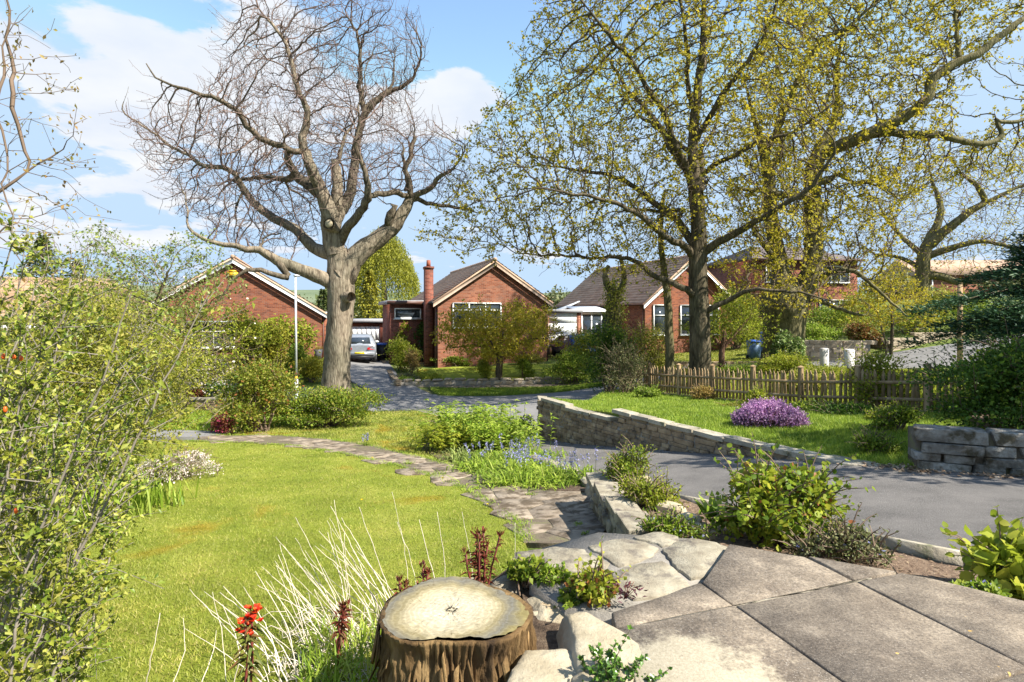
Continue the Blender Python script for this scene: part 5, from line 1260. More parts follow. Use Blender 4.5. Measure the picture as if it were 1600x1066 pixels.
def build_terrace():
    rng = np.random.default_rng(13)
    ter = thing('terrace', 'broad dark-speckled concrete slab terrace at the near right corner', 'terrace', (1.3, 2.6, 0))
    O = np.array([1.145, 2.93]); u = np.array([.947, .322]); v = np.array([.322, -.947]); S = .83
    for i in range(-2, 5):
        for j in range(-2, 5):
            g = .006
            p = [O+u*(i*S+g)+v*(j*S+g), O+u*((i+1)*S-g)+v*(j*S+g), O+u*((i+1)*S-g)+v*((j+1)*S-g), O+u*(i*S+g)+v*((j+1)*S-g)]
            p = [np.array(q) for q in p]
            # outer edge towards the drive
            for a, b in zip(TER_EDGE, TER_EDGE[1:]):
                a, b = np.array(a), np.array(b); d = b-a; n = np.array([-d[1], d[0]]); n = n if n @ np.array([.7, .7]) > 0 else -n
                if len(p) > 2: p = clip(p, a, n/np.linalg.norm(n))
            # edge towards the flagged landing and the rocks
            for a, n in ((((1.06, 3.18), (-.83, .555)) if i >= 0 else ((1.06, 3.18), (-.50, .866))), ((.50, 2.6), (-1, 0))):
                if len(p) > 2: p = clip(p, np.array(a), np.array(n)/np.linalg.norm(n))
            if len(p) < 3: continue
            A = ccw(p); ar = .5*abs(np.sum(A[:, 0]*np.roll(A[:, 1], -1)-np.roll(A[:, 0], -1)*A[:, 1]))
            if ar < .02 or A[:, 1].max() < .6: continue
            dz = rng.normal(0, .002)
            mb = MB(); mb.prism(dense(A, .12, rng, .002), -.06, dz, .007); mb.build('paving_slab', M['slab'], ter)
    mb = MB(); q = [O+u*s+v*t for s, t in ((-.6, -.007), (.86, -.007), (.86, .007), (-.6, .007))]
    # pale mortar in the cross joint
    q = ccw([O-u*.55-v*.004, O+u*.95-v*.004, O+u*.95+v*.004, O-u*.55+v*.004]); mb.prism(dense(q, .05, rng, .002), -.05, -.004); mb.build('joint_mortar', M['coping'], ter)
    # render lip on the outer edge
    mb = MB(); e = [np.array([*p, -.10]) for p in TER_EDGE]
    for a, b in zip(TER_EDGE, TER_EDGE[1:]):
        a, b = np.array(a), np.array(b); d = (b-a)/np.linalg.norm(b-a); n = np.array([-d[1], d[0]]); n = n if n.sum() > 0 else -n
        mb.prism(ccw([a-n*.10, b-n*.10, b+n*.005, a+n*.005]), -.35, -.055)
    mb.build('edge_render', M['mortar'], ter)
    # the landing of irregular sandstone flags between path and terrace
    land = thing('flagged_landing', 'landing of big pale sandstone flags between crazy path and terrace', 'paving', (.6, 3.6, -.1))
    flags = [([(0, 675), (60, 652), (135, 641), (228, 650), (262, 672), (306, 692), (292, 716), (215, 730), (140, 742), (60, 738), (0, 708)], -.06),
             ([(238, 640), (300, 622), (352, 615), (420, 628), (458, 645), (440, 668), (385, 690), (335, 702), (285, 672)], -.055),
             ([(378, 612), (425, 600), (472, 596), (520, 610), (512, 628), (470, 640), (440, 628)], -.055),
             ([(470, 648), (520, 622), (560, 614), (640, 628), (690, 650), (692, 672), (672, 706), (600, 736), (560, 740), (510, 700)], -.05),
             ([(312, 720), (380, 698), (470, 686), (505, 706), (560, 766), (520, 782), (440, 797), (380, 803), (335, 775)], -.05),
             ([(180, 752), (240, 742), (298, 728), (320, 770), (300, 800), (240, 790)], -.06)]
    for pts, z in flags:
        P = ccw([atz(800+x/2, 533+y/2, z)[:2] for x, y in pts]); P = dense(P, .04, rng, .007); P = np.array(P)
        mb = MB(); mb.prism(P, z-.09, z, .005); mb.build('flagstone', M['flag'], land)
    mb = MB(); mb.prism(ccw([(.10, 3.3), (.30, 3.0), (.62, 2.75), (1.2, 3.3), (1.42, 3.72), (1.26, 3.96), (.62, 4.08), (.2, 3.8)]), -.6, -.069); mb.build('bedding', M['mortar'], land)
    # risers of the step down to the path
    st = thing('garden_step', 'hidden rough stone step below the pale flags, down to the crazy path', 'step', (.5, 4.3, -.5)); mb = MB(); mb.prism(ccw([(.05, 3.9), (.95, 4.15), (.98, 4.75), (.02, 4.6)]), -.85, -.42, .02); mb.build('tread', M['flag'], st)
build_terrace()

# ---- crazy paving
def build_path():
    rng = np.random.default_rng(17)
    lo, hi = path_poly[:, :2].min(0), path_poly[:, :2].max(0); pp = path_poly[:, :2]
    seeds = []
    for k in range(6000):
        q = rng.uniform(lo-.4, hi+.4); r_ = .36 if q[1] < 9 else .46
        if all((q[0]-s[0])**2+(q[1]-s[1])**2 > r_*r_ for s in seeds): seeds.append(q)
    seeds = np.array(seeds); inn = inside(pp, seeds); k = 0
    for i in np.nonzero(inn)[0]:
        c = seeds[i]; p = [c+np.array(o) for o in ((-.6, -.6), (.6, -.6), (.6, .6), (-.6, .6))]
        for j in np.argsort(((seeds-c)**2).sum(1))[1:14]:
            n = seeds[j]-c; p = clip(p, (c+seeds[j])/2-n/np.linalg.norm(n)*.005, n)
            if len(p) < 3: break
        if len(p) < 3: continue
        P = ccw(p); P = dense(P, .12, rng, .008); ins = inside(pp, P)
        if ins.sum() < len(P)*.45: continue
        z = gz(P[:, 0], P[:, 1]); dz = rng.uniform(.010, .020)
        mb = MB(); mb.prism(P, float(z.min())-.03, z+dz, .0035); mb.build('paving_stone', M['pave'], path)
path = thing('crazy_path', 'curving crazy-paved stone path between the two lawns', 'path', on(700, 735))
build_path()

# ---- picket fence
def build_fence():
    rng = np.random.default_rng(19)
    F = [(4.35, 22.0), (6.2, 18.0), (7.65, 15.1), (9.1, 12.2), (9.75, 11.0)]
    root = thing('picket_fence', 'weathered brown picket fence with pointed pales along the grass bank', 'fence', (4.35, 22.0, -1.45)); L = plen(F)
    zf = lambda x, y: float(bank_f(np.array([x]), np.array([y]))[0])
    # pale: one pointed board, mesh shared
    mb = MB(); w_, t = .075, .02
    v = [(-w_/2, -t/2, 0), (w_/2, -t/2, 0), (w_/2, -t/2, .78), (0, -t/2, .89), (-w_/2, -t/2, .78)]; v += [(a, t/2, c) for a, b, c in v]
    mb.add(v, [(0, 1, 2, 4), (6, 5, 9, 7), (0, 5, 6, 1), (1, 6, 7, 2), (2, 7, 8, 3), (3, 8, 9, 4), (4, 9, 5, 0)]); mb.add(v, [(4, 2, 3), (9, 8, 7)])
    pale = mb.build('pale', M['fence'], root, local=True); first = True; s = .05; n = 0
    pm = pale.data
    while s < L:
        q, a = along(F, s); o = pale if first else bpy.data.objects.new('pale', pm)
        if not first: COL.objects.link(o); o.parent = root
        first = False
        z = zf(q[0], q[1])+.07
        o.location = (q[0]-4.35, q[1]-22.0, z+1.45+rng.normal(0, .012)); o.rotation_euler = (rng.normal(0, .03), rng.normal(0, .03), a); o.scale = (rng.uniform(.92, 1.1), 1, rng.uniform(.96, 1.05)); s += .128
    # posts and rails, panel by panel
    nposts = 9
    for i in range(nposts):
        q, a = along(F, L*i/(nposts-1)); z = zf(q[0], q[1]); n = np.array([-math.sin(a), math.cos(a)])
        m = MB(); c = q[:2]+n*.0
        h = 1.06
        ca, sa = math.cos(a), math.sin(a)
        def P(x, y, zz): return (c[0]+x*ca-y*sa, c[1]+x*sa+y*ca, zz)
        b = .05; b0 = [P(x, y, z-.3) for x, y in ((-b, -b), (b, -b), (b, b), (-b, b))]; b1 = [P(x, y, z+h) for x, y in ((-b, -b), (b, -b), (b, b), (-b, b))]; c0 = [P(x, y, z+h+.002) for x, y in ((-.065, -.065), (.065, -.065), (.065, .065), (-.065, .065))]; ap = [P(0, 0, z+h+.05)]
        m.add(b0+b1, [(0, 1, 5, 4), (1, 2, 6, 5), (2, 3, 7, 6), (3, 0, 4, 7)]); m.add(c0+ap, [(0, 1, 4), (1, 2, 4), (2, 3, 4), (3, 0, 4)])
        m.add(c0, [(0, 3, 2, 1)]); m.build('post', M['fence'], root)
        if i < nposts-1:
            q2, a2 = along(F, L*(i+1)/(nposts-1)); z2 = zf(q2[0], q2[1])
            for hh in (.26, .64):
                d = (q2[:2]-q[:2])/np.linalg.norm(q2[:2]-q[:2]); nn = np.array([d[1], -d[0]]); nn = nn if nn @ -q[:2] > 0 else -nn
                p0 = q[:2]+d*.052; p1 = q2[:2]-d*.052; m = MB(); vv = []
                for p, zz in ((p0, z), (p1, z2)):
                    for o_, k in ((.014, 0), (.055, 0), (.055, .075), (.014, .075)):
                        x = p+nn*o_; vv.append((x[0], x[1], zz+hh+k))
                m.add(vv, [(0, 1, 5, 4), (1, 2, 6, 5), (2, 3, 7, 6), (3, 0, 4, 7), (0, 3, 2, 1), (4, 5, 6, 7)]); m.build('rail', M['fence'], root)
            # gravel board along the foot
            m = MB(); vv = []
            for p, zz in ((q[:2]+d*.052, z), (q2[:2]-d*.052, z2)):
                for o_, k in ((.012, -.1), (.035, -.1), (.035, .07), (.012, .07)):
                    x = p+nn*o_; vv.append((x[0], x[1], zz+k))
            m.add(vv, [(0, 1, 5, 4), (1, 2, 6, 5), (2, 3, 7, 6), (3, 0, 4, 7), (0, 3, 2, 1), (4, 5, 6, 7)]); m.build('gravel_board', M['fence'], root)
build_fence()

# ---- street furniture
def build_street():
    # concrete edging between planting bed and drive
    k = thing('drive_edging', 'thin concrete edging strip between the planting bed and the drive', 'kerb', (3.3, 3.95, -.35)); E = [(5.0, 2.72), (4.2, 3.3), (3.32, 3.97), (2.7, 5.1), (2.09, 6.3), (1.6, 7.2), (1.2, 8.02)]
    L = plen(E); ns = 9
    for i in range(ns):
        (a, h1_), (b, h2_) = along(E, L*i/ns+.006), along(E, L*(i+1)/ns-.006); d = (b-a)/np.linalg.norm(b-a); n = np.array([-d[1], d[0]])*.028; za, zb = gz1(*a)+.075, gz1(*b)+.075; v = []
        for q, z in ((a, za), (b, zb)): v += [(q[0]-n[0], q[1]-n[1], z-.2), (q[0]+n[0], q[1]+n[1], z-.2), (q[0]+n[0], q[1]+n[1], z), (q[0]-n[0], q[1]-n[1], z)]
        mb = MB(); mb.add(v, [(0, 1, 5, 4), (1, 2, 6, 5), (2, 3, 7, 6), (3, 0, 4, 7), (0, 3, 2, 1), (4, 5, 6, 7)]); mb.build('kerb_piece', M['coping'], k)
    # white limewashed stone posts
    for (px, py, d, h, r_, lab) in ((1288, 578, 24.5, .92, .17, 'squat white stone post nearer the gnarled oak'), (1327, 598, 21.0, .98, .17, 'taller white stone post just behind the picket fence')):
        p = at(px, py, d); p[2] = gz1(p[0], p[1]); o = thing('stone_post', lab, 'post', p, group='white stone posts')
        mb = MB(); a = np.linspace(0, 2*np.pi, 11)[:-1]; mb.prism(np.stack([p[0]+r_*np.cos(a)*1.05, p[1]+r_*np.sin(a)], 1), p[2]-.1, p[2]+h, .03); mb.build('shaft', M['stonewhite'], o)
    # slim pole in front of the left bungalow
    p = at(463, 596, 19.6); p[2] = gz1(p[0], p[1]); o = thing('lamp_column', 'slim pale grey metal pole standing left of the bare oak', 'pole', p)
    top = at(460, 432, 19.6)[2]
    mb = MB(); mb.tube([(p[0], p[1], p[2]-.2), (p[0], p[1], p[2]+1.2)], .06, 12); mb.tube([(p[0], p[1], p[2]+1.2), (p[0]-.03, p[1], top)], .036, 12); mb.build('column', M['pole'], o)
    mb = MB(); mb.tube([(p[0]-.003, p[1], p[2]+1.2), (p[0]-.004, p[1], p[2]+1.26)], .052, 12); mb.build('yellow_band', M['yellow_box'], o)
    mb = MB(); mb.box(p[0]-.08, p[0]+.03, p[1]-.05, p[1]+.25, top, top+.06); mb.build('lantern', M['pole'], o)
    # wooden telegraph post beyond the hedge
    p = at(1500, 540, 20); o = thing('timber_post', 'dark timber post rising between the street and the cedar', 'post', p); mb = MB(); mb.tube([(p[0], 20, p[2]-1.2), (p[0], 20, p[2]+2.2)], [.09, .075], 10); mb.build('shaft', M['fence'], o)
    # wheelie bins
    def bin_(name, label, loc, rz, mat, lid, s=1.0, group='wheelie bins'):
        o = thing(name, label, 'bin', loc, rz, group)
        mb = MB(); b, t = .24*s, .29*s; v = [(-b, -b, .06), (b, -b, .06), (b, b, .06), (-b, b, .06), (-t, -t*1.1, .95*s), (t, -t*1.1, .95*s), (t, t, .95*s), (-t, t, .95*s)]
        mb.add(v, [(0, 3, 2, 1), (0, 1, 5, 4), (1, 2, 6, 5), (2, 3, 7, 6), (3, 0, 4, 7), (4, 5, 6, 7)]); mb.build('body', mat, o, local=True)
        t += .025; mb = MB(); v = [(-t, -t*1.1, .952*s), (t, -t*1.1, .952*s), (t, t+.05, .97*s), (-t, t+.05, .97*s), (-t, -t*1.1, 1.0*s), (t, -t*1.1, 1.0*s), (t*.9, t, 1.06*s), (-t*.9, t, 1.06*s)]
        mb.add(v, [(0, 3, 2, 1), (0, 1, 5, 4), (1, 2, 6, 5), (2, 3, 7, 6), (3, 0, 4, 7), (4, 5, 6, 7)]); l = mb.build('lid', lid, o, local=True)
        mb = MB(); mb.tube([(-t*.8, t+.08, .93*s), (t*.8, t+.08, .93*s)], .018, 6); mb.build('handle', mat, l, local=True)
        for sx in (-1, 1):
            mb = MB(); mb.tube([(sx*(b+.01), b, .10), (sx*(b+.06), b, .10)], .10, 12); mb.build('wheel', M['rubber'], o, local=True)
        return o
    def G(px, d): X = (px-800)/FPX*d; return (X, d, gz1(X, d)+.03)
    bin_('wheelie_bin', 'green bin beside the parked silver car', G(585.5, 35.2), R(8), M['bin_green'], M['bin_green'])
    bin_('wheelie_bin', 'black-fronted bin with blue lid, right of the green one', G(597, 34.6), R(8), M['bin_black'], M['bin_blue'])
    bin_('wheelie_bin', 'large blue bin on the corner lawn in front of the gnarled oak\'s left edge', G(1198, 31.5), R(-10), M['bin_blue'], M['bin_blue'], 1.15)
    bin_('wheelie_bin', 'small grey-blue bin standing nearer the street, left of the big blue one', G(1178, 30.2), R(5), M['bin_slate'], M['bin_blue'], .95)
    # planter by the bungalow's door
    p = G(497, 30.2); o = thing('plant_pot', 'dark tapered planter with dry grasses by the left bungalow\'s door', 'planter', p); mb = MB(); mb.tube([(p[0], p[1], p[2]-.05), (p[0], p[1], p[2]+.55)], [.15, .23], 14); mb.build('pot', M['terracotta'], o)
    rng = np.random.default_rng(4); mb = MB(); n = 260; b = np.tile([p[0], p[1], p[2]+.5], (n, 1))+rng.normal(0, .08, (n, 3))*[1, 1, .2]; ribbons(mb, b, rng.normal(size=(n, 3))*[.5, .5, 0]+[0, 0, 1], .32, .015, .3, rng, 3); mb.build('foliage', M['lf_brown'], o)
build_street()

# ---- cars
def car(name, label, loc, rz, paint, group='parked cars', s=1.0, kind='suv'):
    """lofted body (y from tail to nose), glass, lamps, bumper and wheels"""
    o = thing(name, label, 'car', loc, rz, group); mb = MB()
    # stations: y, half width low, half width waist, waist height, roof half width, roof height, sill height
    if kind == 'suv': stt = [(0.0, .72, .80, .92, .60, .96, .42), (.06, .82, .88, .98, .66, 1.06, .30), (.35, .86, .90, 1.0, .64, 1.46, .26), (.75, .88, .90, 1.0, .62, 1.52, .24), (1.8, .88, .90, .98, .62, 1.54, .22), (2.5, .88, .90, .96, .60, 1.46, .22), (3.15, .88, .90, .95, .66, 1.0, .24), (3.8, .84, .87, .88, .60, .92, .26), (4.15, .72, .76, .70, .50, .74, .34)]
    else: stt = [(0.0, .66, .74, .85, .58, .88, .40), (.08, .78, .83, .92, .60, .98, .28), (.45, .82, .85, .94, .58, 1.36, .24), (1.0, .82, .85, .93, .57, 1.44, .22), (1.8, .82, .85, .92, .56, 1.44, .22), (2.4, .82, .85, .90, .55, 1.34, .22), (3.0, .82, .84, .88, .60, .92, .24), (3.6, .78, .80, .80, .52, .84, .26), (3.85, .66, .70, .64, .44, .68, .34)]
    rings = []
    for y, a, b, wz, rw, rz_, sz in stt:
        rings.append([(-a*.9, y, sz), (-a, y, sz+.12), (-b, y, (sz+wz)/2), (-b*.985, y, wz), (-(rw+b)*.5, y, wz+(rz_-wz)*.55), (-rw, y, rz_-.03), (-rw*.75, y, rz_), (0, y, rz_+.015), (rw*.75, y, rz_), (rw, y, rz_-.03), ((rw+b)*.5, y, wz+(rz_-wz)*.55), (b*.985, y, wz), (b, y, (sz+wz)/2), (a, y, sz+.12), (a*.9, y, sz)])
    n = len(rings[0]); v = np.array([p for r_ in rings for p in r_])*s; f = []
    for i in range(len(rings)-1):
        for j in range(n): k = (j+1) % n; f.append((i*n+j, i*n+k, (i+1)*n+k, (i+1)*n+j))
    mb.add(v, f); c0 = v[:n].mean(0); c1 = v[-n:].mean(0)
    mb.add(np.vstack([v[:n], c0]), [(n, (j+1) % n, j) for j in range(n)]); mb.add(np.vstack([v[-n:], c1]), [(n, j, (j+1) % n) for j in range(n)])
    body = mb.build('body', paint, o, local=True, smooth=True)
    yb, zb = stt[1][0], stt[1][5]; yt, zt = stt[2][0], stt[2][5]
    mb = MB(); e = .012
    v = np.array([(-.60, yb+.02-e, zb-.02), (.60, yb+.02-e, zb-.02), (.52, yt-.05-e*2, zt-.07), (-.52, yt-.05-e*2, zt-.07)])*s; v2 = v-np.array([0, .02, -.01]); mb.add(np.vstack([v, v2]), [(4, 5, 6, 7), (0, 1, 5, 4), (1, 2, 6, 5), (2, 3, 7, 6), (3, 0, 4, 7)]); mb.build('rear_window', M['glass'], o, local=True)
    for sx in (-1, 1):
        mb = MB(); b = stt[3][2]; r0 = stt[3][4]
        y0, y1, y2, y3 = (.55, 1.1, 2.35, 2.95) if kind == 'suv' else (.6, 1.1, 2.2, 2.75)
        zl_, zh = stt[4][3]+.03, stt[4][5]-.10
        def X(z): t = (z-stt[4][3])/(stt[4][5]-stt[4][3]); return sx*(b+(r0-b)*t+.012)
        v = np.array([(X(zl_), y0, zl_), (X(zl_), y3, zl_), (X(zh), y2, zh), (X(zh), y0+.15, zh)])*s; mb.add(np.vstack([v, v-np.array([sx*.02, 0, 0])]), [(0, 1, 2, 3), (0, 1, 5, 4), (1, 2, 6, 5), (2, 3, 7, 6), (3, 0, 4, 7)]); mb.build('side_window', M['glass'], o, local=True)
        mb = MB(); v = np.array([(sx*.40, -.035, .74), (sx*.80, .03, .72), (sx*.88, .34, .84), (sx*.86, .30, .93), (sx*.79, .03, .90), (sx*.42, -.02, .84)])*s; v2 = v+np.array([sx*.012, -.03, 0]); m_ = len(v)
        mb.add(np.vstack([v, v2]), [(i, (i+1) % m_, m_+(i+1) % m_, m_+i) for i in range(m_)]); mb.add(np.vstack([v2, v2.mean(0)]), [(i, (i+1) % m_, m_) for i in range(m_)]); mb.build('tail_lamp', M['tail'], o, local=True)
        for yw in (.72, 3.32 if kind == 'suv' else 3.0):
            mb = MB(); mb.tube(np.array([(sx*.70, yw, .34), (sx*.90, yw, .34)])*s, .34*s, 20); wh = mb.build('wheel', M['rubber'], o, local=True)
            mb = MB(); mb.tube(np.array([(sx*.88, yw, .34), (sx*.915, yw, .34)])*s, .22*s, 10); mb.build('rim', M['rim'], wh, local=True)
    mb = MB(); mb.box(-.80*s, .80*s, -.07*s, .15*s, .42*s, .60*s); mb.build('rear_bumper', paint, o, local=True)
    mb = MB(); mb.box(-.72*s, .72*s, -.04*s, .2*s, .24*s, .415*s); mb.build('lower_bumper', M['black'], o, local=True)
    mb = MB(); mb.box(-.27*s, .27*s, -.092*s, -.074*s, .50*s, .60*s); mb.build('number_plate', M['plate'], o, local=True)
    return o
def build_cars():
    def G(px, d, dz=.03): X = (px-800)/FPX*d; return (X, d, gz1(X, d)+dz)
    car('parked_car', 'silver crossover seen from behind on the driveway, half hidden by the oak trunk', G(562, 31.5), R(14), M['silver'])
    car('parked_car', 'dark blue hatchback mostly hidden by shrubs left of the dead trunk', G(915, 33), R(20), M['blue_car'], kind='hatch')
    #p = at(1452, 600, 23.5); car('parked_car', 'pale blue car on the street glimpsed above the right end of the picket fence', (p[0], p[1], gz1(p[0], p[1])+.03), R(95), M['pale_car'], kind='hatch')
    p = at(1494, 515, 36); car('parked_car', 'teal car glimpsed uphill beside the timber post', (p[0]+1.5, p[1], p[2]-1.0), R(85), M['teal_car'], kind='hatch')
build_cars()
# ------------------------------------------------------------------ shrubs, hedges, garden plants
def lobes_in(rng, c, rad, k, frac=.55):
    """lobe centres spread through an ellipsoid"""
    d = rdir(rng, k)*(rng.random(k)**.45)[:, None]; low = np.arange(k) % 3 == 0
    d[:, 2] = np.where(low, -.75+.3*rng.random(k), np.abs(d[:, 2])*1.15-.25); a = rng.uniform(0, 2*np.pi, k)
    d[low, 0] = .8*np.cos(a[low]); d[low, 1] = .8*np.sin(a[low])
    return np.array(c)+d*np.array(rad)*(1-frac*.5), np.array(rad)*frac*(.75+.5*rng.random((k, 1)))
def lobe_points(rng, C, Rd, n, shell=.5):
    w_ = Rd.prod(1)**.6; k = rng.choice(len(C), n, p=w_/w_.sum()); d = rdir(rng, n); r = shell+(1-shell)*rng.random(n)**.6
    d[:, 2] = np.where(rng.random(n) < .7, np.abs(d[:, 2]), d[:, 2])
    p = C[k]+d*r[:, None]*Rd[k]*(1+.13*rng.normal(size=(n, 1))); return p, d
def bush(name, label, cat, base, w_, h, dp, n, size, mat, seed, k=9, stem=None, width=.55, group=None, extra=None, six=False, frac=.5, droop=-.1, shell=.45, sprays=0, spray_len=.35, part='foliage'):
    """a shrub: lobes of single leaves over a few branching stems; sprays are shoots that break the outline"""
    rng = np.random.default_rng(seed); base = np.array(base, float); root = thing(name, label, cat, base, group=group)
    c = base+np.array([0, 0, h*.48]); rad = np.array([w_/2, dp/2, h*.53])
    C, Rd = lobes_in(rng, c, rad, k, frac); P, d = lobe_points(rng, C, Rd, n, shell)
    lowp = P[:, 2] < base[2]+.02; P[lowp, 2] = base[2]+.02+rng.random(lowp.sum())*.18*h
    dirs = unit(d*.6+rng.normal(size=d.shape)+np.array([0, 0, droop])); nr = unit(d*.5+rng.normal(size=d.shape)*.8+np.array([0, 0, .5]))
    mb = MB(); (leaves9 if six == 9 else leaves6 if six else leaves)(mb, P, dirs, nr, size*(.6+.8*rng.random(n)), width)
    st = MB()
    for i in range(k):
        b = base+np.array([rng.normal(0, w_*.06), rng.normal(0, dp*.06), -.05]); m = (b+C[i])/2+np.array([0, 0, h*.08])+rng.normal(0, .05*w_, 3)
        st.tube(crspline(np.array([[*b, 0], [*m, 0], [*C[i], 0], [*(C[i]+(C[i]-b)*.3), 0]]), .3)[:, :3], np.linspace(.02*h**.5+.006, .004, len(crspline(np.array([[*b, 0], [*m, 0], [*C[i], 0], [*(C[i]+(C[i]-b)*.3), 0]]), .3))), 4, cap=False)
    if sprays:
        q, dd = lobe_points(rng, C, Rd, sprays, .8); dd = unit(dd+np.array([0, 0, .5])+.4*rng.normal(size=dd.shape)); L = spray_len*(.5+rng.random(sprays))
        for t in np.linspace(.1, 1, 7):
            p = q+dd*(L*t)[:, None]; p[:, 2] -= .15*L*t*t
            (leaves9 if six == 9 else leaves)(mb, p, unit(dd*.4+rng.normal(size=dd.shape)), rdir(rng, sprays)+np.array([0, 0, .5]), size*(.5+.6*rng.random(sprays)), width)
        for i in range(sprays): st.tube([q[i]-dd[i]*.1, q[i]+dd[i]*L[i]*.5, q[i]+dd[i]*L[i]-np.array([0, 0, .15*L[i]])], [.006, .005, .002], 3, cap=False)
    tag(st.build('stems', M[stem or 'twig'], root), kind='stuff'); mb.build(part, M[mat], root)
    if extra:
        for nm, mt, cnt, sz, sh in extra:
            q, dd = lobe_points(rng, C, Rd*1.02, cnt, sh); e = MB(); (leaves9 if six == 9 else leaves)(e, q, unit(dd+rng.normal(size=dd.shape)*.6), rdir(rng, cnt), sz*(.6+.8*rng.random(cnt)), .8); tag(e.build(nm, M[mt], root), kind='stuff')
    return root
def G(px, d, dz=0.0):
    X = (px-800)/FPX*d; return np.array([X, d, gz1(X, d)+dz])
def GB(px, d):
    X = (px-800)/FPX*d; return np.array([X, d, bank1(X, d)])

def small_tree(name, label, base, trunk, crown_c, crown_r, n_attr, mat, bark, seed, leafsize=.07, per=3, d_=.2, keep=1, lim=None, di=1.6, dk=.3, twl=.3, group=None, flowers=None, up=.05, wob=.3, rmax=.012, jitter=.06, tr=.10, flat=None, twp=.5):
    rng = np.random.default_rng(seed); sk = Skel(rng); base = np.array(base, float)
    pts = [(*(base+np.array(o[:3])), o[3]) for o in trunk]; sk.limb(pts, .15, wob=.01, root=True)
    for l in (lim or []): sk.limb([(*(base+np.array(o[:3])), o[3]) for o in l], .15, wob=.02)
    d = rdir(rng, n_attr)*(rng.random(n_attr)**.4)[:, None]; A = base+np.array(crown_c)+d*np.array(crown_r)
    A += .25*np.array(crown_r)*np.sin(A[:, [1, 2, 0]]*2.1+seed)
    if flat is not None: A = A[A[:, 2] > base[2]+flat]
    sk.grow(A, D=d_, di=di, dk=dk, iters=80, wob=wob, maxr_start=tr*2, up=up, maxn=6000)
    if twl: sk.twigs(twp, twl, seg=2, rmax=.014, spread=.8, up=.15)
    root, r = finish_tree(name, label, 'tree', sk, M[bark], M['twig'], tip=.004, rough=.04, loc=base, group=group)
    if mat: leaf_tree(sk, r, root, M[mat], rng, per, leafsize, jitter, rmax, 'crown', .6, keep)
    if flowers: leaf_tree(sk, r, root, M[flowers[0]], rng, 1, flowers[1], jitter, rmax, 'blossom', .9, flowers[2])
    return root

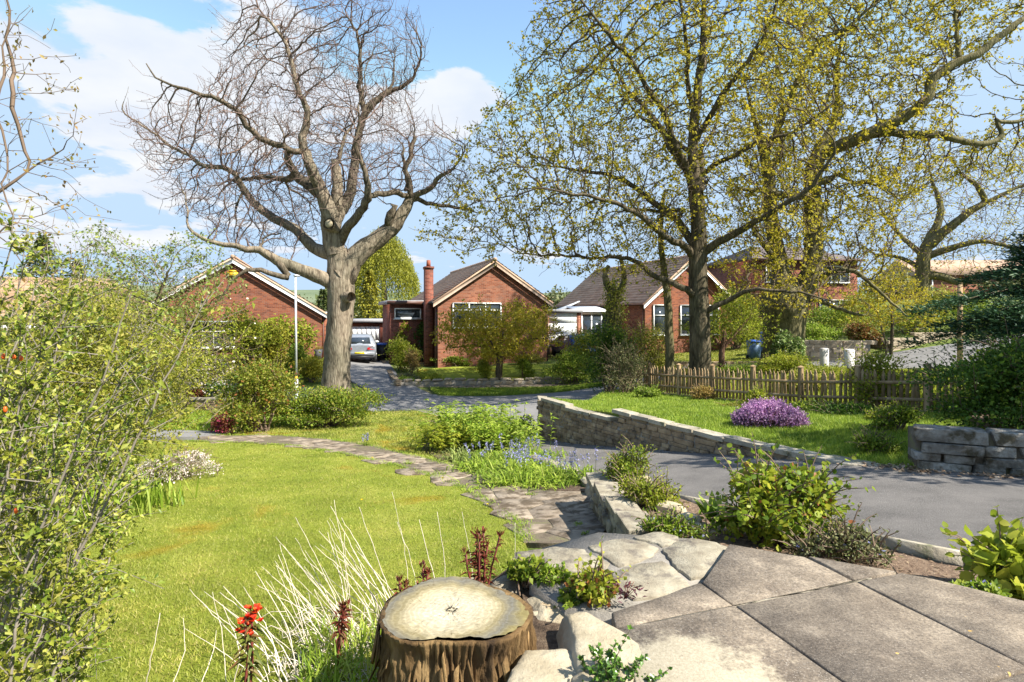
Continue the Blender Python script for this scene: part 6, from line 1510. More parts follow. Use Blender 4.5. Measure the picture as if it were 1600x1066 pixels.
def far_trees():
    # weeping willow and conifers behind the houses
    def willow():
        rng = np.random.default_rng(51); d0 = 62; base = G(598, d0); root = thing('weeping_willow', 'tall rounded yellow-green weeping tree behind the garage', 'tree', base)
        mb = MB(); mb.tube([base, base+np.array([.2, 0, 4]), base+np.array([0, 0, 8])], [.5, .35, .15], 10); mb.build('trunk', M['bark_dark'], root, smooth=True)
        lf = MB(); top = at(600, 352, d0)[2]-base[2]; n = 1500
        a = rng.uniform(0, 2*np.pi, n); rr = np.sqrt(rng.random(n)); z0 = base[2]+top*(1-.42*rr**2.2)*(.86+.14*rng.random(n)); x = base[0]+rr*3.7*np.cos(a); y = base[1]+rr*3.6*np.sin(a); L = rng.uniform(1.5, 4.6, n)
        for t in np.linspace(0, 1, 16):
            q = np.stack([x+t*.5*np.cos(a)*rr, y, z0-L*t], 1)+rng.normal(0, .09, (n, 3)); q[:, 2] = np.maximum(q[:, 2], base[2]+.5)
            leaves(lf, q, rng.normal(size=(n, 3))*.5+[0, 0, -1], rdir(rng, n), .26*(.6+.8*rng.random(n)), .35)
        lf.build('crown', M['lf_willow'], root)
    willow()
    def conifer(name, label, px, d, top_py, w_, mat, seed, n=3500, size=.3):
        rng = np.random.default_rng(seed); base = G(px, d); h = at(px, top_py, d)[2]-base[2]; root = thing(name, label, 'tree', base)
        mb = MB(); mb.tube([base, base+np.array([0, 0, h*.97])], [.22, .03], 8); mb.build('trunk', M['bark_dark'], root)
        lf = MB(); tiers = int(h*3.2); 
        z = rng.random(n)**1.25; a = rng.uniform(0, 2*np.pi, n); a = np.round(a*4)/4*.8+a*.2; rr = (1-z)**.85*w_/2*(rng.random(n)**.5)*(1+.3*np.sin(a*5+z*20))
        q = np.stack([base[0]+rr*np.cos(a), base[1]+rr*np.sin(a), base[2]+.3+z*(h-.3)-rr*.18], 1)
        leaves(lf, q, np.stack([np.cos(a), np.sin(a), -.35+0*a], 1)+rng.normal(size=(n, 3))*.35, rng.normal(size=(n, 3))*.4+[0, 0, 1], size*(.6+.8*rng.random(n)), .45)
        lf.build('crown', M[mat], root)
    conifer('conifer', 'dull green conifer below the weeping tree, behind the garage', 577, 48, 422, 3.8, 'lf_gold', 52)
    conifer('conifer', 'dark pointed conifer rising behind the tan roof', 66, 42, 368, 6.0, 'lf_conifer', 53, 4200, .28)
    conifer('conifer', 'small dark conifer right of the taller one behind the tan roof', 120, 44, 405, 4.2, 'lf_conifer', 54, 2400, .28)
    conifer('conifer', 'slim conifer just left of the bare oak\'s trunk, beyond the roofs', 505, 60, 452, 3.4, 'lf_conifer', 55, 1500, .35)
    # bare tree and greening trees on the skyline
    small_tree('bare_tree', 'hazy grey leafless tree left of the left bungalow\'s gable', G(272, 62), [(0, 0, -1, .25), (0, 0, 3.0, .2), (.2, 0, 5, .12)], (0, 0, 4.8), (2.9, 2.4, 2.6), 1500, None, 'bark_moss', 56, d_=.3, di=3, dk=.4, twl=.6, twp=.9)
    rng = np.random.default_rng(57)
    for i, (px, d, w_, top, lab) in enumerate(((690, 75, 7, 455, 'soft green tree showing between chimney and weeping tree'), (872, 70, 6, 452, 'pale green tree above the white side garage'), (1160, 66, 8, 428, 'green tree behind the long-roofed bungalow'), (1395, 60, 7, 430, 'green tree beyond the slim yellow-leaved tree'), (1560, 62, 8, 440, 'green tree beyond the cedar'), (170, 60, 8, 420, 'green tree above the blossoming shrub tree'), (455, 80, 8, 462, 'rounded green tree beyond the left bungalow\'s roof end'), (20, 48, 7, 440, 'green tree at the end of the tan roof'))):
        base = G(px, d); h = at(px, top, d)[2]-base[2]; bush('deciduous_tree', lab, 'tree', base, w_, h, w_*.8, 2600, .36, 'hazy_wood' if i != 2 else 'lf_lime', 570+i, k=12, stem='bark_dark', group='trees beyond the houses', part='crown')
    # wooded skyline
    mb = MB(); n = 15000; az = rng.uniform(-.95, .95, n); r_ = rng.uniform(115, 150, n); hgt = 2.5+1.6*np.sin(az*17)+1.3*np.sin(az*41+1)+rng.random(n)*2
    q = np.stack([np.sin(az)*r_, np.cos(az)*r_, -3+rng.random(n)*hgt*1.5], 1); leaves(mb, q, rdir(rng, n), rdir(rng, n), 1.5, .8); tag(mb.build('woodland', M['hazy_wood']), kind='stuff')
far_trees()

def mid_shrubs():
    # in front of the left bungalow
    bush('laurel_shrub', 'broad bright green laurel under the left bungalow\'s brick gable', 'shrub', G(432, 29), 3.8, 2.6, 2.0, 3400, .17, 'lf_lime', 101, k=12, sprays=60, spray_len=.4, six=True)
    bush('golden_conifer', 'upright golden-green dwarf conifer in front of the laurel', 'shrub', G(432, 27), 1.3, 2.4, 1.2, 3000, .13, 'lf_gold', 102, k=8, width=.3)
    bush('yellow_shrub', 'sunlit yellow-green shrub left of the laurel', 'shrub', G(383, 26.5), 3.2, 3.0, 2.2, 4200, .13, 'lf_lime', 103, k=11, sprays=80, extra=[('new_leaves', 'lf_yellow', 900, .11, .8)])
    bush('golden_shrub', 'small bright yellow shrub right of the slim pole', 'shrub', G(487, 25.5), 1.7, 1.15, 1.3, 2600, .10, 'lf_yellow', 104, k=8)
    bush('ivy_shrub', 'dark round shrub at the foot of the left bungalow\'s porch', 'shrub', G(465, 26.5), 1.3, 1.35, 1.2, 1800, .11, 'lf_mid', 105, k=7)
    bush('blossom_shrub', 'white-blossomed loose shrub behind the verge wall', 'shrub', G(308, 21.5), 2.6, 1.9, 1.8, 3000, .10, 'lf_olive', 106, k=9, sprays=60, extra=[('blossom', 'white_fl', 1700, .085, .6)])
    bush('low_shrub', 'dark low shrub with pale blossom at the verge wall\'s right end', 'shrub', G(345, 20.6), 1.4, .9, 1.0, 1800, .09, 'lf_dark', 107, k=6, extra=[('blossom', 'white_fl', 300, .07, .8)])
    bush('pink_heather', 'dusky pink low shrub behind the verge wall', 'shrub', G(310, 20.4), .8, .65, .6, 1200, .06, 'lf_ruby', 108, k=5)
    # old apple tree with pale leaves
    b = G(240, 17.5)
    small_tree('apple_tree', 'wide-crowned old apple tree with pale new leaves behind the olive shrub', b, [(.2, 0, -.1, .2), (.15, 0, .9, .16), (0, .1, 1.9, .13), (-.3, .1, 2.8, .10), (-.6, .2, 3.6, .07)], (-.35, 0, 3.95), (2.6, 2.3, 1.7), 3000, 'lf_pale', 'bark_moss', 110, leafsize=.09, per=3, keep=.8, lim=[[(0, .1, 1.9, .10), (.7, .2, 2.6, .08), (1.4, .3, 3.2, .05)], [(-.1, .1, 2.2, .09), (-1, -.3, 3.0, .07), (-1.8, -.5, 3.7, .045)], [(-.3, .1, 2.8, .07), (.4, -.5, 3.6, .05), (.9, -.8, 4.4, .03)]], dk=.26, flowers=('white_fl', .07, .05))
    b = G(285, 18.3)
    small_tree('young_fruit_tree', 'leafy light green small tree in front of the left bungalow\'s window', b, [(0, 0, -.1, .16), (0, 0, .8, .13), (.2, .1, 1.6, .1), (.5, .1, 2.3, .07)], (.55, 0, 2.35), (1.9, 1.8, 1.25), 2000, 'lf_lime', 'bark_moss', 111, leafsize=.08, per=3, keep=.9, lim=[[(.1, 0, 1.2, .08), (-.6, .2, 1.9, .06), (-1.1, .3, 2.5, .035)], [(.2, .1, 1.6, .08), (1.1, -.2, 2.1, .06), (1.8, -.4, 2.4, .03)]], dk=.24, flowers=('white_fl', .06, .06))
    # big olive shrub on the left, behind the near one
    bush('olive_shrub', 'big rounded olive-green shrub along the left edge of the lawn', 'shrub', (-6.35, 8.3, gz1(-6.35, 8.3)), 3.4, 3.15, 3.0, 36000, .046, 'lf_olive', 112, k=26, sprays=420, spray_len=.42, frac=.42, stem='twig_grey', shell=.35)
    bush('olive_shrub', 'olive-green shrub of the same kind further back by the grass strip', 'shrub', (-8.1, 11.2, gz1(-8.1, 11.2)), 3.0, 2.9, 2.6, 15000, .06, 'lf_olive', 113, k=18, sprays=200, spray_len=.4, frac=.42, stem='twig_grey')
    bush('shrub', 'sage-grey bushy shrub at the far left behind the arching branches', 'shrub', (-8.2, 7.4, gz1(-8.2, 7.4)), 3.2, 2.9, 2.6, 13000, .06, 'lf_olive', 114, k=16, sprays=160, spray_len=.4, frac=.42, stem='twig_grey')
    # clipped bush group in front of the bare oak
    bush('pieris_bush', 'dense bush with reddish young tips, left half of the group before the bare oak', 'shrub', G(405, 15.6), 2.15, 1.85, 1.7, 9500, .065, 'lf_olive', 115, k=16, sprays=170, spray_len=.28, frac=.42, extra=[('red_tips', 'lf_red', 900, .07, .85), ('dark_leaves', 'lf_mid', 3000, .065, .5)])
    bush('cotoneaster_bush', 'wide mounded dark green bush hiding the foot of the bare oak', 'shrub', G(508, 16.4), 2.75, 1.42, 1.9, 11500, .065, 'lf_mid', 116, k=18, sprays=200, spray_len=.26, frac=.42, extra=[('tips', 'lf_olive', 2200, .06, .8)])
    bush('azalea', 'small dark red-flowered shrub at the left foot of the clipped bush', 'shrub', G(340, 15.0), .75, .52, .6, 2200, .045, 'lf_ruby', 117, k=7, extra=[('flowers', 'pink_fl', 420, .05, .85)])
    # the middle bungalow's front garden
    bush('ivy', 'dark glossy climber on the flat annex of the middle bungalow', 'climber', G(657, 34.0), 1.5, 2.9, .8, 2600, .15, 'lf_dark', 120, k=9)
    bush('climber', 'lime-green climber left of the dark one on the annex', 'climber', G(628, 33.6), 1.3, 2.6, .8, 2000, .14, 'lf_lime', 121, k=8)
    bush('shrub', 'rounded green shrub at the top of the driveway edge', 'shrub', G(627, 29.8), 2.1, 1.6, 1.6, 3600, .10, 'lf_lime', 122, k=9, sprays=60)
    bush('shrub', 'buff twiggy shrub beside the rounded green one', 'shrub', G(642, 28.8), 1.0, 1.4, 1.0, 1300, .08, 'lf_brown', 123, k=6, sprays=60)
    bush('ground_cover', 'grey heather mound at the corner of the driveway edging', 'shrub', G(638, 27.0), 1.5, .5, .9, 2000, .06, 'lf_sage', 124, k=7)
    bush('ground_cover', 'vivid green cushion plant behind the rubble wall\'s left end', 'shrub', G(634, 26.4), .9, .42, .6, 1300, .06, 'lf_bright', 125, k=6)
    bush('flower_bed', 'mixed green border plants along the left of the middle lawn', 'plants', G(665, 27.4), 1.7, .42, 2.2, 2600, .07, 'lf_lime', 126, k=12)
    bush('clipped_shrub', 'round clipped green shrub left of the small tree\'s stem', 'shrub', G(757, 28.0), .95, 1.1, .9, 2200, .07, 'lf_lime', 127, k=6)
    bush('clipped_shrub', 'round clipped dark green shrub right of the small tree\'s stem', 'shrub', G(817, 28.3), 1.2, 1.05, 1.0, 2400, .07, 'lf_mid', 128, k=6)
    bush('euonymus', 'small yellow shrub at the foot of the middle bungalow', 'shrub', G(763, 31.0), 1.1, .9, .7, 1500, .08, 'lf_yellow', 129, k=6)
    bush('border_plants', 'low plants along the foot of the middle bungalow\'s wall', 'plants', G(710, 31.2), 2.6, .6, .6, 1800, .09, 'lf_mid', 130, k=9)
    bush('border_plants', 'low plants right of the yellow shrub against the bungalow', 'plants', G(822, 31.6), 2.0, .6, .6, 1500, .09, 'lf_olive', 131, k=9)
    b = G(779, 26.9)
    small_tree('small_garden_tree', 'small spreading green tree standing on the middle bungalow\'s front lawn', b, [(0, 0, -.1, .17), (0, 0, .6, .17), (.05, 0, 1.3, .16), (.0, 0, 1.8, .12), (.2, 0, 2.4, .07)], (.1, 0, 2.45), (2.75, 2.3, 1.3), 4600, 'oak_leaf', 'bark_dark', 132, flat=1.25, leafsize=.11, per=6, keep=1, lim=[[(.05, 0, 1.35, .10), (-.7, .1, 1.75, .08), (-1.5, .2, 1.8, .05), (-2.3, .3, 1.7, .03)], [(.05, 0, 1.35, .10), (.7, -.1, 1.85, .08), (1.5, -.2, 2.2, .05), (2.3, -.3, 2.2, .03)], [(0, 0, 1.6, .08), (-.6, .4, 2.4, .05), (-.9, .6, 3.0, .03)]], dk=.27)
    # the tangle left of the picket fence
    bush('evergreen_shrub', 'dense mid-green shrub on the rubble wall\'s right end', 'shrub', G(897, 26.6), 2.6, 1.5, 1.8, 4500, .09, 'lf_mid', 140, k=10, sprays=90, spray_len=.4)
    bush('holly', 'tall dark glossy shrub at the left end of the picket fence', 'shrub', G(952, 22.6), 1.9, 2.75, 1.6, 5200, .09, 'lf_dark', 141, k=12, sprays=150, spray_len=.5, extra=[('light_leaves', 'lf_mid', 1200, .09, .7)])
    bush('broom', 'grey-green twiggy shrub spilling over the bank left of the fence', 'shrub', G(975, 20.6), 1.5, 1.9, 1.3, 3500, .06, 'lf_sage', 142, k=9, sprays=200, spray_len=.5)
    bush('bramble', 'olive tangle of shrubs behind the left part of the picket fence', 'shrub', G(1010, 23.5), 2.6, 2.3, 1.6, 5200, .08, 'lf_olive', 143, k=12, sprays=260, spray_len=.6)
    bush('shrub', 'yellow-green bushy shrub beside the dead trunk', 'shrub', G(920, 29.5), 2.4, 2.2, 1.8, 3500, .11, 'lf_lime', 144, k=10, sprays=90, spray_len=.5)
    # dead trunk and slim tree
    rng = np.random.default_rng(61); sk = Skel(rng); d0 = 26.5; b = G(962, d0)
    sk.limb([(b[0], d0, b[2]-.1, .42), (b[0], d0, b[2]+1.2, .36), (b[0]-.05, d0, b[2]+2.6, .34), (b[0]-.1, d0, b[2]+3.6, .30), (b[0]-.05, d0, b[2]+4.2, .25)], .2, .02, True)
    sk.limb([(b[0]-.1, d0, b[2]+3.7, .16), (b[0]+.35, d0, b[2]+4.6, .13), (b[0]+.15, d0-.2, b[2]+5.8, .09)], .2)
    sk.limb([(b[0]-.1, d0, b[2]+3.9, .2), (b[0]-.45, d0, b[2]+4.6, .15), (b[0]-.3, d0+.2, b[2]+5.3, .10)], .2)
    root, r = finish_tree('dead_tree_trunk', 'broken pollarded trunk draped in ivy, behind the left end of the fence', 'tree', sk, M['bark_moss'], M['twig'], rough=.06)
    e = MB(); n = 2600; a = rng.uniform(0, 2*np.pi, n); z = b[2]+rng.random(n)**.8*4.6; q = np.stack([b[0]-.05+np.cos(a)*.42, d0+np.sin(a)*.42, z], 1)+rng.normal(0, .12, (n, 3)); leaves6(e, q, rng.normal(size=(n, 3))+[0, 0, -.6], np.stack([np.cos(a), np.sin(a), .3+0*a], 1), .10, .8); e.build('ivy', M['lf_olive'], root)
    b = G(1047, 21.8)
    small_tree('slim_tree', 'slim straight grey trunk with a few high shoots, left of the straight oak', b, [(0, 0, -.1, .19), (0, 0, 1.4, .17), (-.05, 0, 3.2, .15), (-.2, 0, 4.4, .13), (-.35, 0, 5.8, .10), (-.2, 0, 7.4, .06)], (-.3, 0, 5.4), (1.8, 1.6, 1.9), 900, 'oak_leaf', 'bark_moss', 145, leafsize=.10, per=2, keep=.7, dk=.3)
    b = G(1127, 24.0)
    small_tree('cherry_tree', 'small cherry tree with reddish trunk on the verge between the two oaks', b, [(0, 0, -.1, .15), (.03, 0, .6, .13), (.05, 0, 1.1, .12), (.15, 0, 1.7, .08)], (.1, 0, 2.2), (1.8, 1.4, 1.2), 2200, 'lf_lime', 'bark_red', 146, leafsize=.10, per=4, keep=.9, lim=[[(.05, 0, 1.1, .08), (-.5, 0, 1.7, .06), (-1.0, .2, 2.2, .03)], [(.05, 0, 1.1, .08), (.6, -.1, 1.8, .06), (1.1, -.2, 2.4, .03)]], dk=.28)
    # verge plants behind the fence
    for i, (px, d, w_, h, mt, lab, dp) in enumerate(((1140, 22.5, 2.6, .42, 'lf_mid', 'low green verge growth at the straight oak\'s right foot', 1.6), (1225, 22.2, 2.2, .75, 'lf_lime', 'yellow-green ground cover round the gnarled oak\'s foot', 1.8), (1290, 20.5, 2.8, .42, 'lf_lime', 'sunny mixed shrub growth behind the fence near the white posts', 2.0), (1260, 17.6, 2.0, .5, 'lf_olive', 'low olive shrub touching the back of the fence by its tallest post', 1.2), (1085, 23.0, 2.2, .35, 'lf_olive', 'dull undergrowth at the straight oak\'s left foot', 1.4))):
        bush('verge_shrub', lab, 'shrub', G(px, d), w_, h, dp, 3600, .08, mt, 150+i, k=11, sprays=120, spray_len=.3)
    bush('rose_shrub', 'bushy bright green shrub growing through the right end of the fence', 'shrub', GB(1375, 13.8), 1.7, 1.25, 1.3, 3600, .075, 'lf_lime', 157, k=10, sprays=180, spray_len=.42, extra=[('flowers', 'pink_fl', 60, .05, .9)])
    bush('ivy', 'variegated ivy climbing the gnarled oak\'s base', 'climber', G(1232, 22.9), 1.3, 1.75, .9, 3000, .11, 'lf_ivy', 158, k=9, six=True)
    # across the street on the right
    for i, (px, d, w_, h, mt, lab, py) in enumerate(((1265, 30.5, 3.2, 1.3, 'lf_bright', 'green bank plants above the sandstone wall behind the white posts', 545), (1340, 33, 3.6, 2.6, 'lf_lime', 'yellow-green shrubs on the slope below the two-storey house', 525), (1300, 35, 3.4, 2.2, 'lf_mid', 'dark green shrubs beside the ramp below the two-storey house', 525), (1420, 31.5, 3.4, 2.4, 'lf_lime', 'light green shrubs above the stepped wall', 528), (1475, 33, 4.2, 2.2, 'lf_olive', 'loose shrubs at the foot of the crooked far oak', 510), (1345, 29.5, 1.2, .8, 'lf_red', 'small bronze shrub behind the sloping wall', 530), (1540, 30, 4.5, 2.0, 'lf_mid', 'green shrubs across the street behind the cedar', 520), (1225, 36, 3.0, 2.0, 'lf_lime', 'sunlit shrubs between the gnarled oak and the corner lawn', 540), (1180, 38, 4.0, 2.0, 'lf_lime', 'light green hedge at the back of the corner lawn', 545))):
        bush('bank_shrub', lab, 'shrub', at(px, py, d), w_, h, 2.2, 2800, .13, mt, 160+i, k=10, sprays=80, spray_len=.5)
    bush('hazel', 'tall loose yellow-green shrub right of the straight oak, hiding the bungalow\'s right corner', 'shrub', G(1150, 35.0), 3.2, 3.6, 2.4, 5200, .13, 'lf_lime', 172, k=16, sprays=200, spray_len=.6)
    b = at(1393, 566, 27.0)
    small_tree('slim_ornamental_tree', 'slim yellow-leaved young tree with two dark stems on the street', b, [(0, 0, -.1, .09), (0, 0, 1.2, .075), (.05, 0, 2.2, .06), (-.1, 0, 3.3, .04)], (-.1, 0, 2.9), (1.9, 1.5, 1.5), 2200, 'oak_leaf2', 'bark_dark', 171, leafsize=.10, per=3, keep=.8, lim=[[(-.25, 0, -.1, .06), (-.3, 0, 1.1, .05), (-.7, 0, 2.4, .03)]], dk=.25, up=.12)
mid_shrubs()

def right_side():
    # the dark hedge over the grey wall
    bush('hedge', 'large dark green hedge overhanging the grey block wall', 'hedge', (7.4, 7.55, -.16), 3.3, 1.36, 2.3, 46000, .048, 'lf_dark', 201, k=36, frac=.40, sprays=500, spray_len=.3, shell=.4, extra=[('young_leaves', 'lf_mid', 4500, .05, .85)])
    bush('hedge', 'lighter leafy continuation of the hedge further along the fence', 'hedge', (9.3, 9.6, -.2), 3.0, 1.25, 1.8, 12000, .06, 'lf_mid', 202, k=18, frac=.42, sprays=240, spray_len=.35)
    # cedar: tiers of needle sprays on level boughs
    rng = np.random.default_rng(203); b = np.array([12.6, 11.2, -.3]); root = thing('cedar_tree', 'blue-green cedar with level layered boughs behind the hedge', 'tree', b); tr = MB(); tr.tube([b-[0, 0, .3], b+[0, 0, 2.4], b+[-.1, 0, 5.5]], [.28, .22, .05], 12); tr.build('trunk', M['bark_dark'], root, smooth=True)
    br = MB(); lf = MB()
    for (z, L, a0, spread) in ((1.55, 3.9, math.pi, .6), (1.85, 3.2, math.pi*.9, .7), (2.25, 4.1, math.pi*1.02, .55), (2.7, 3.0, math.pi*.92, .7), (3.1, 2.6, math.pi*1.05, .8), (1.2, 3.4, math.pi*1.08, .55), (3.6, 2.0, math.pi, .9), (1.7, 3.0, .2, .7), (2.5, 2.8, -.4, .8), (2.0, 3.0, 1.5, .8), (4.2, 1.6, 2.2, 1.2)):
        for k in range(5):
            a = a0+rng.uniform(-spread, spread); l = L*rng.uniform(.7, 1.05); s = b+np.array([0, 0, z+rng.normal(0, .10)]); t = np.linspace(0, 1, 9)
            p = s+np.stack([np.cos(a)*l*t, np.sin(a)*l*t, .16*l*t-.24*l*t*t], 1)+np.cumsum(rng.normal(0, .02, (9, 3)), 0); br.tube(p, np.linspace(.05, .008, 9), 5, cap=False)
            for i in range(2, 9):
                m = 170; side = rng.normal(0, 1, m); wd = .55*(1-abs(t[i]-.6))*.8; q = p[i]+np.stack([-np.sin(a)*side*wd+np.cos(a)*rng.normal(0, .18, m), np.cos(a)*side*wd+np.sin(a)*rng.normal(0, .18, m), rng.normal(0, .045, m)-.05*side**2], 1)
                leaves(lf, q, np.stack([np.cos(a)-np.sin(a)*side*.8, np.sin(a)+np.cos(a)*side*.8, .25+0*side], 1)+rng.normal(size=(m, 3))*.45, rng.normal(size=(m, 3))*.4+[0, 0, 1], .10*(.6+.8*rng.random(m)), .3)
    br.build('boughs', M['bark_dark'], root); lf.build('foliage', M['lf_cedar'], root)
    small_tree('evergreen_tree', 'dense dark evergreen beside the drive, shading the grey wall and hedge', (9.0, 6.0, -.1), [(0, 0, -.2, .2), (0, 0, 1.5, .17), (.1, 0, 3.2, .12)], (0, 0, 3.7), (1.7, 1.5, 1.6), 1000, 'lf_dark', 'bark_dark', 206, leafsize=.14, per=8, d_=.3, twl=.4)
    # heather on the bank
    hb = GB(1205, 10.2); hb[2] -= .03; rng = np.random.default_rng(204)
    root = thing('heather', 'mound of purple and pink flowering heather on the grass bank', 'shrub', hb); st = MB(); fl = MB(); gr = MB(); n = 4200
    C = np.array([[-.30, 0, .14], [.0, -.05, .18], [.30, -.05, .12], [.12, .15, .20], [-.12, .15, .2], [.42, .0, .04], [-.46, .05, .10]])+hb; Rd = np.array([[.26, .26, .24], [.30, .28, .26], [.26, .26, .22], [.25, .25, .24], [.25, .25, .24], [.2, .2, .16], [.2, .2, .18]])
    q, d = lobe_points(rng, C, Rd, n, .72); up = unit(d+np.array([0, 0, .9])+.3*rng.normal(size=d.shape))
    for t in np.linspace(-.03, .07, 7): leaves(fl, q+up*t+rng.normal(0, .006, q.shape), unit(up+rng.normal(size=up.shape)), rdir(rng, n), .026*(.7+.6*rng.random(n)), .8)
    q2, d2 = lobe_points(rng, C, Rd*.93, 4000, .5); leaves(gr, q2, unit(d2+rng.normal(size=d2.shape)), rdir(rng, 4000), .04, .3)
    for i in range(0, n, 6): st.tube([q[i]-up[i]*.14, q[i]], [.003, .002], 3, cap=False)
    st.build('stems', M['twig'], root); gr.build('foliage', M['lf_ruby'], root); fl.build('flowers', M['purple'], root)
    # plants at the foot of the fence and wall
    for i, (px, d, w_, h, mt, lab, sz) in enumerate(((1275, 13.0, 1.6, .20, 'lf_mid', 'low green weeds along the fence foot right of the heather', .06), (1330, 11.7, 1.3, .20, 'lf_dark', 'dark leafy weeds below the fence\'s right part', .06), (1400, 9.2, .7, .45, 'lf_mid', 'feathery green weeds against the left end of the grey wall', .045), (1385, 10.4, .6, .22, 'lf_lime', 'light green seedlings below the fence\'s right end', .05), (1180, 11.2, .5, .6, 'lf_lime', 'lime-green shoots standing behind the heather', .05), (1100, 17.4, .8, .45, 'lf_brown', 'pale dry shrub at the fence foot below the straight oak', .05), (1180, 14.6, 1.5, .18, 'lf_olive', 'brownish low weeds along the middle of the fence', .06), (1020, 18.6, 1.0, .4, 'lf_bright', 'fresh green clump at the fence foot near its left end', .07), (1370, 7.9, .7, .25, 'lf_mid', 'low weeds on the grass edge beside the drive', .04))):
        bush('weeds', lab, 'plant', GB(px, d), w_, h, w_*.6, 2200, sz, mt, 210+i, k=9, sprays=70, spray_len=.18)
right_side()

def grass_field(name, poly, zf, n, h, w_, mat, seed, lean=.5, dens=None, seg=1, near=None):
    """short blades, too many to count"""
    rng = np.random.default_rng(seed); poly = np.asarray(poly)[:, :2]; lo, hi = poly.min(0), poly.max(0); out = []; c = 0
    while c < n:
        q = rng.uniform(lo, hi, (n, 2)); q = q[inside(poly, q)]
        if near is not None: q = q[rng.random(len(q)) < np.clip((near/q[:, 1])**2, 0, 1)]
        out.append(q); c += len(q)
        if not len(q): break
    q = np.vstack(out)[:n]; n = len(q); z = zf(q[:, 0], q[:, 1]); a = rng.uniform(0, 2*np.pi, n); s = (.6+.8*rng.random(n))
    b = np.column_stack([q, z]); tip = b+np.column_stack([rng.normal(0, lean, (n, 2))*h, h*s]); side = np.column_stack([np.cos(a), np.sin(a), 0*a])*w_*.5
    k = np.maximum(1, q[:, 1]/6)[:, None]; side = side*k
    mb = MB(); mb.add(np.stack([b-side, b+side, tip], 1).reshape(-1, 3), np.arange(n*3).reshape(-1, 3)); return tag(mb.build(name, M[mat]), kind='stuff')
def grasses():
    grass_field('lawn_grass', LAWN, gz, 300000, .020, .006, 'lf_grass', 301, .7, near=4.0)
    grass_field('front_lawn_grass', LAWN2, gz, 40000, .04, .008, 'lf_grass', 302, .6)
    grass_field('bank_grass', BANK, bank_f, 110000, .065, .009, 'lf_bright', 303, .6, near=9)
    grass_field('grass_verge_blades', [(-3.1, 23.9), (2.3, 24.1), (4.4, 25), (4.2, 25.7), (2.6, 25.6), (-2.9, 25.7), (-3.7, 25.6)], lambda x, y: gz(x, y)+.05, 16000, .08, .012, 'lf_bright', 304)
    grass_field('left_verge_blades', [(-14, 15.7), (-7.5, 15.4), (-6.4, 17.6), (-6.0, 19.4), (-14, 19.2)], lambda x, y: gz(x, y)+.02, 22000, .11, .012, 'lf_bright', 305)
    grass_field('garden_grass', [(-9, 19.5), (-22, 22), (-22, 38), (-9.5, 30)], lambda x, y: gz(x, y)-.04, 24000, .2, .02, 'lf_grass', 306)
    grass_field('corner_lawn_grass', [(7.5, 29.5), (15.2, 30), (16.5, 34.5), (8, 37)], lambda x, y: gz(x, y)+.04, 20000, .05, .012, 'lf_grass', 307)
    grass_field('wild_verge_grass', [(4.8, 22.4), (8, 15.4), (9.7, 12), (14, 14), (16, 22), (12.5, 25), (8, 24)], lambda x, y: gz(x, y)-.04, 60000, .12, .012, 'lf_lime', 308, .5)
    # untrimmed grass creeping over the edges of path, lawn and drive
    def edge(name, line, n, sp, h, mat, seed, zf=gz):
        rng = np.random.default_rng(seed); P = np.asarray(line, float)[:, :2]; L = np.linalg.norm(np.diff(P, axis=0), axis=1); k = rng.choice(len(L), n, p=L/L.sum()); t = rng.random(n)[:, None]; q = P[k]+(P[k+1]-P[k])*t
        cl = np.sin(q[:, 0]*9+seed)+np.sin(q[:, 1]*7); q = q[rng.random(n) < np.clip(.55+.3*cl, .12, 1)]; q = q+rng.normal(0, sp, q.shape); m = len(q); mb = MB(); ribbons(mb, np.column_stack([q, zf(q[:, 0], q[:, 1])+.01]), rng.normal(size=(m, 3))*[.6, .6, 0]+[0, 0, 1], h*(.4+.8*rng.random(m)), .006, .5, rng, 2); tag(mb.build(name, M[mat]), kind='stuff')
    edge('path_edge_grass', path_l, 7000, .05, .07, 'lf_bright', 321)
    edge('path_edge_grass', path_r[3:], 5000, .06, .09, 'lf_bright', 322)
    edge('bank_edge_grass', [(4.75, 7.2), (5.0, 6.95), (5.1, 7.0)], 900, .07, .10, 'lf_bright', 323)
    edge('bank_edge_grass', [(1.5, 13.1), (2.4, 11.4), (3.45, 9.45), (4.2, 7.9)], 2600, .06, .12, 'lf_bright', 324, bank_f)
    edge('front_lawn_edge_grass', [tuple(p[:2]) for p in lawn_edge[::-1]]+[(-1.9, 17.2), (-.75, 14)], 3000, .08, .12, 'lf_bright', 325)
    # long grass and dandelions at the edges of the lawn
    rng = np.random.default_rng(309)
    for i, (x, y) in enumerate(((-1.05, 8.6), (-.3, 7.0), (-2.6, 10.6), (-1.9, 7.2))):
        z = gz1(x, y); o = thing('dandelion', ('yellow dandelion at the lawn edge by the middle of the crazy path', 'yellow dandelion nearest the flagged landing', 'yellow dandelion furthest up the lawn', 'yellow dandelion out in the lawn behind the dry stalks')[i], 'flower', (x, y, z), group='dandelions scattered on the lawn'); mb = MB(); a = rng.uniform(0, 2*np.pi, 26); mb2 = MB(); mb2.tube([(x, y, z), (x, y, z+.05)], [.003, .003], 4); mb2.build('stem', M['lf_bright'], o)
        leaves(mb, np.tile([x, y, z+.05], (26, 1)), np.stack([np.cos(a), np.sin(a), .3+rng.random(26)*.8], 1), np.tile([0, 0, 1.], (26, 1))+rng.normal(size=(26, 3))*.2, .024, .3); mb.build('petals', M['yellow_fl'], o)
grasses()
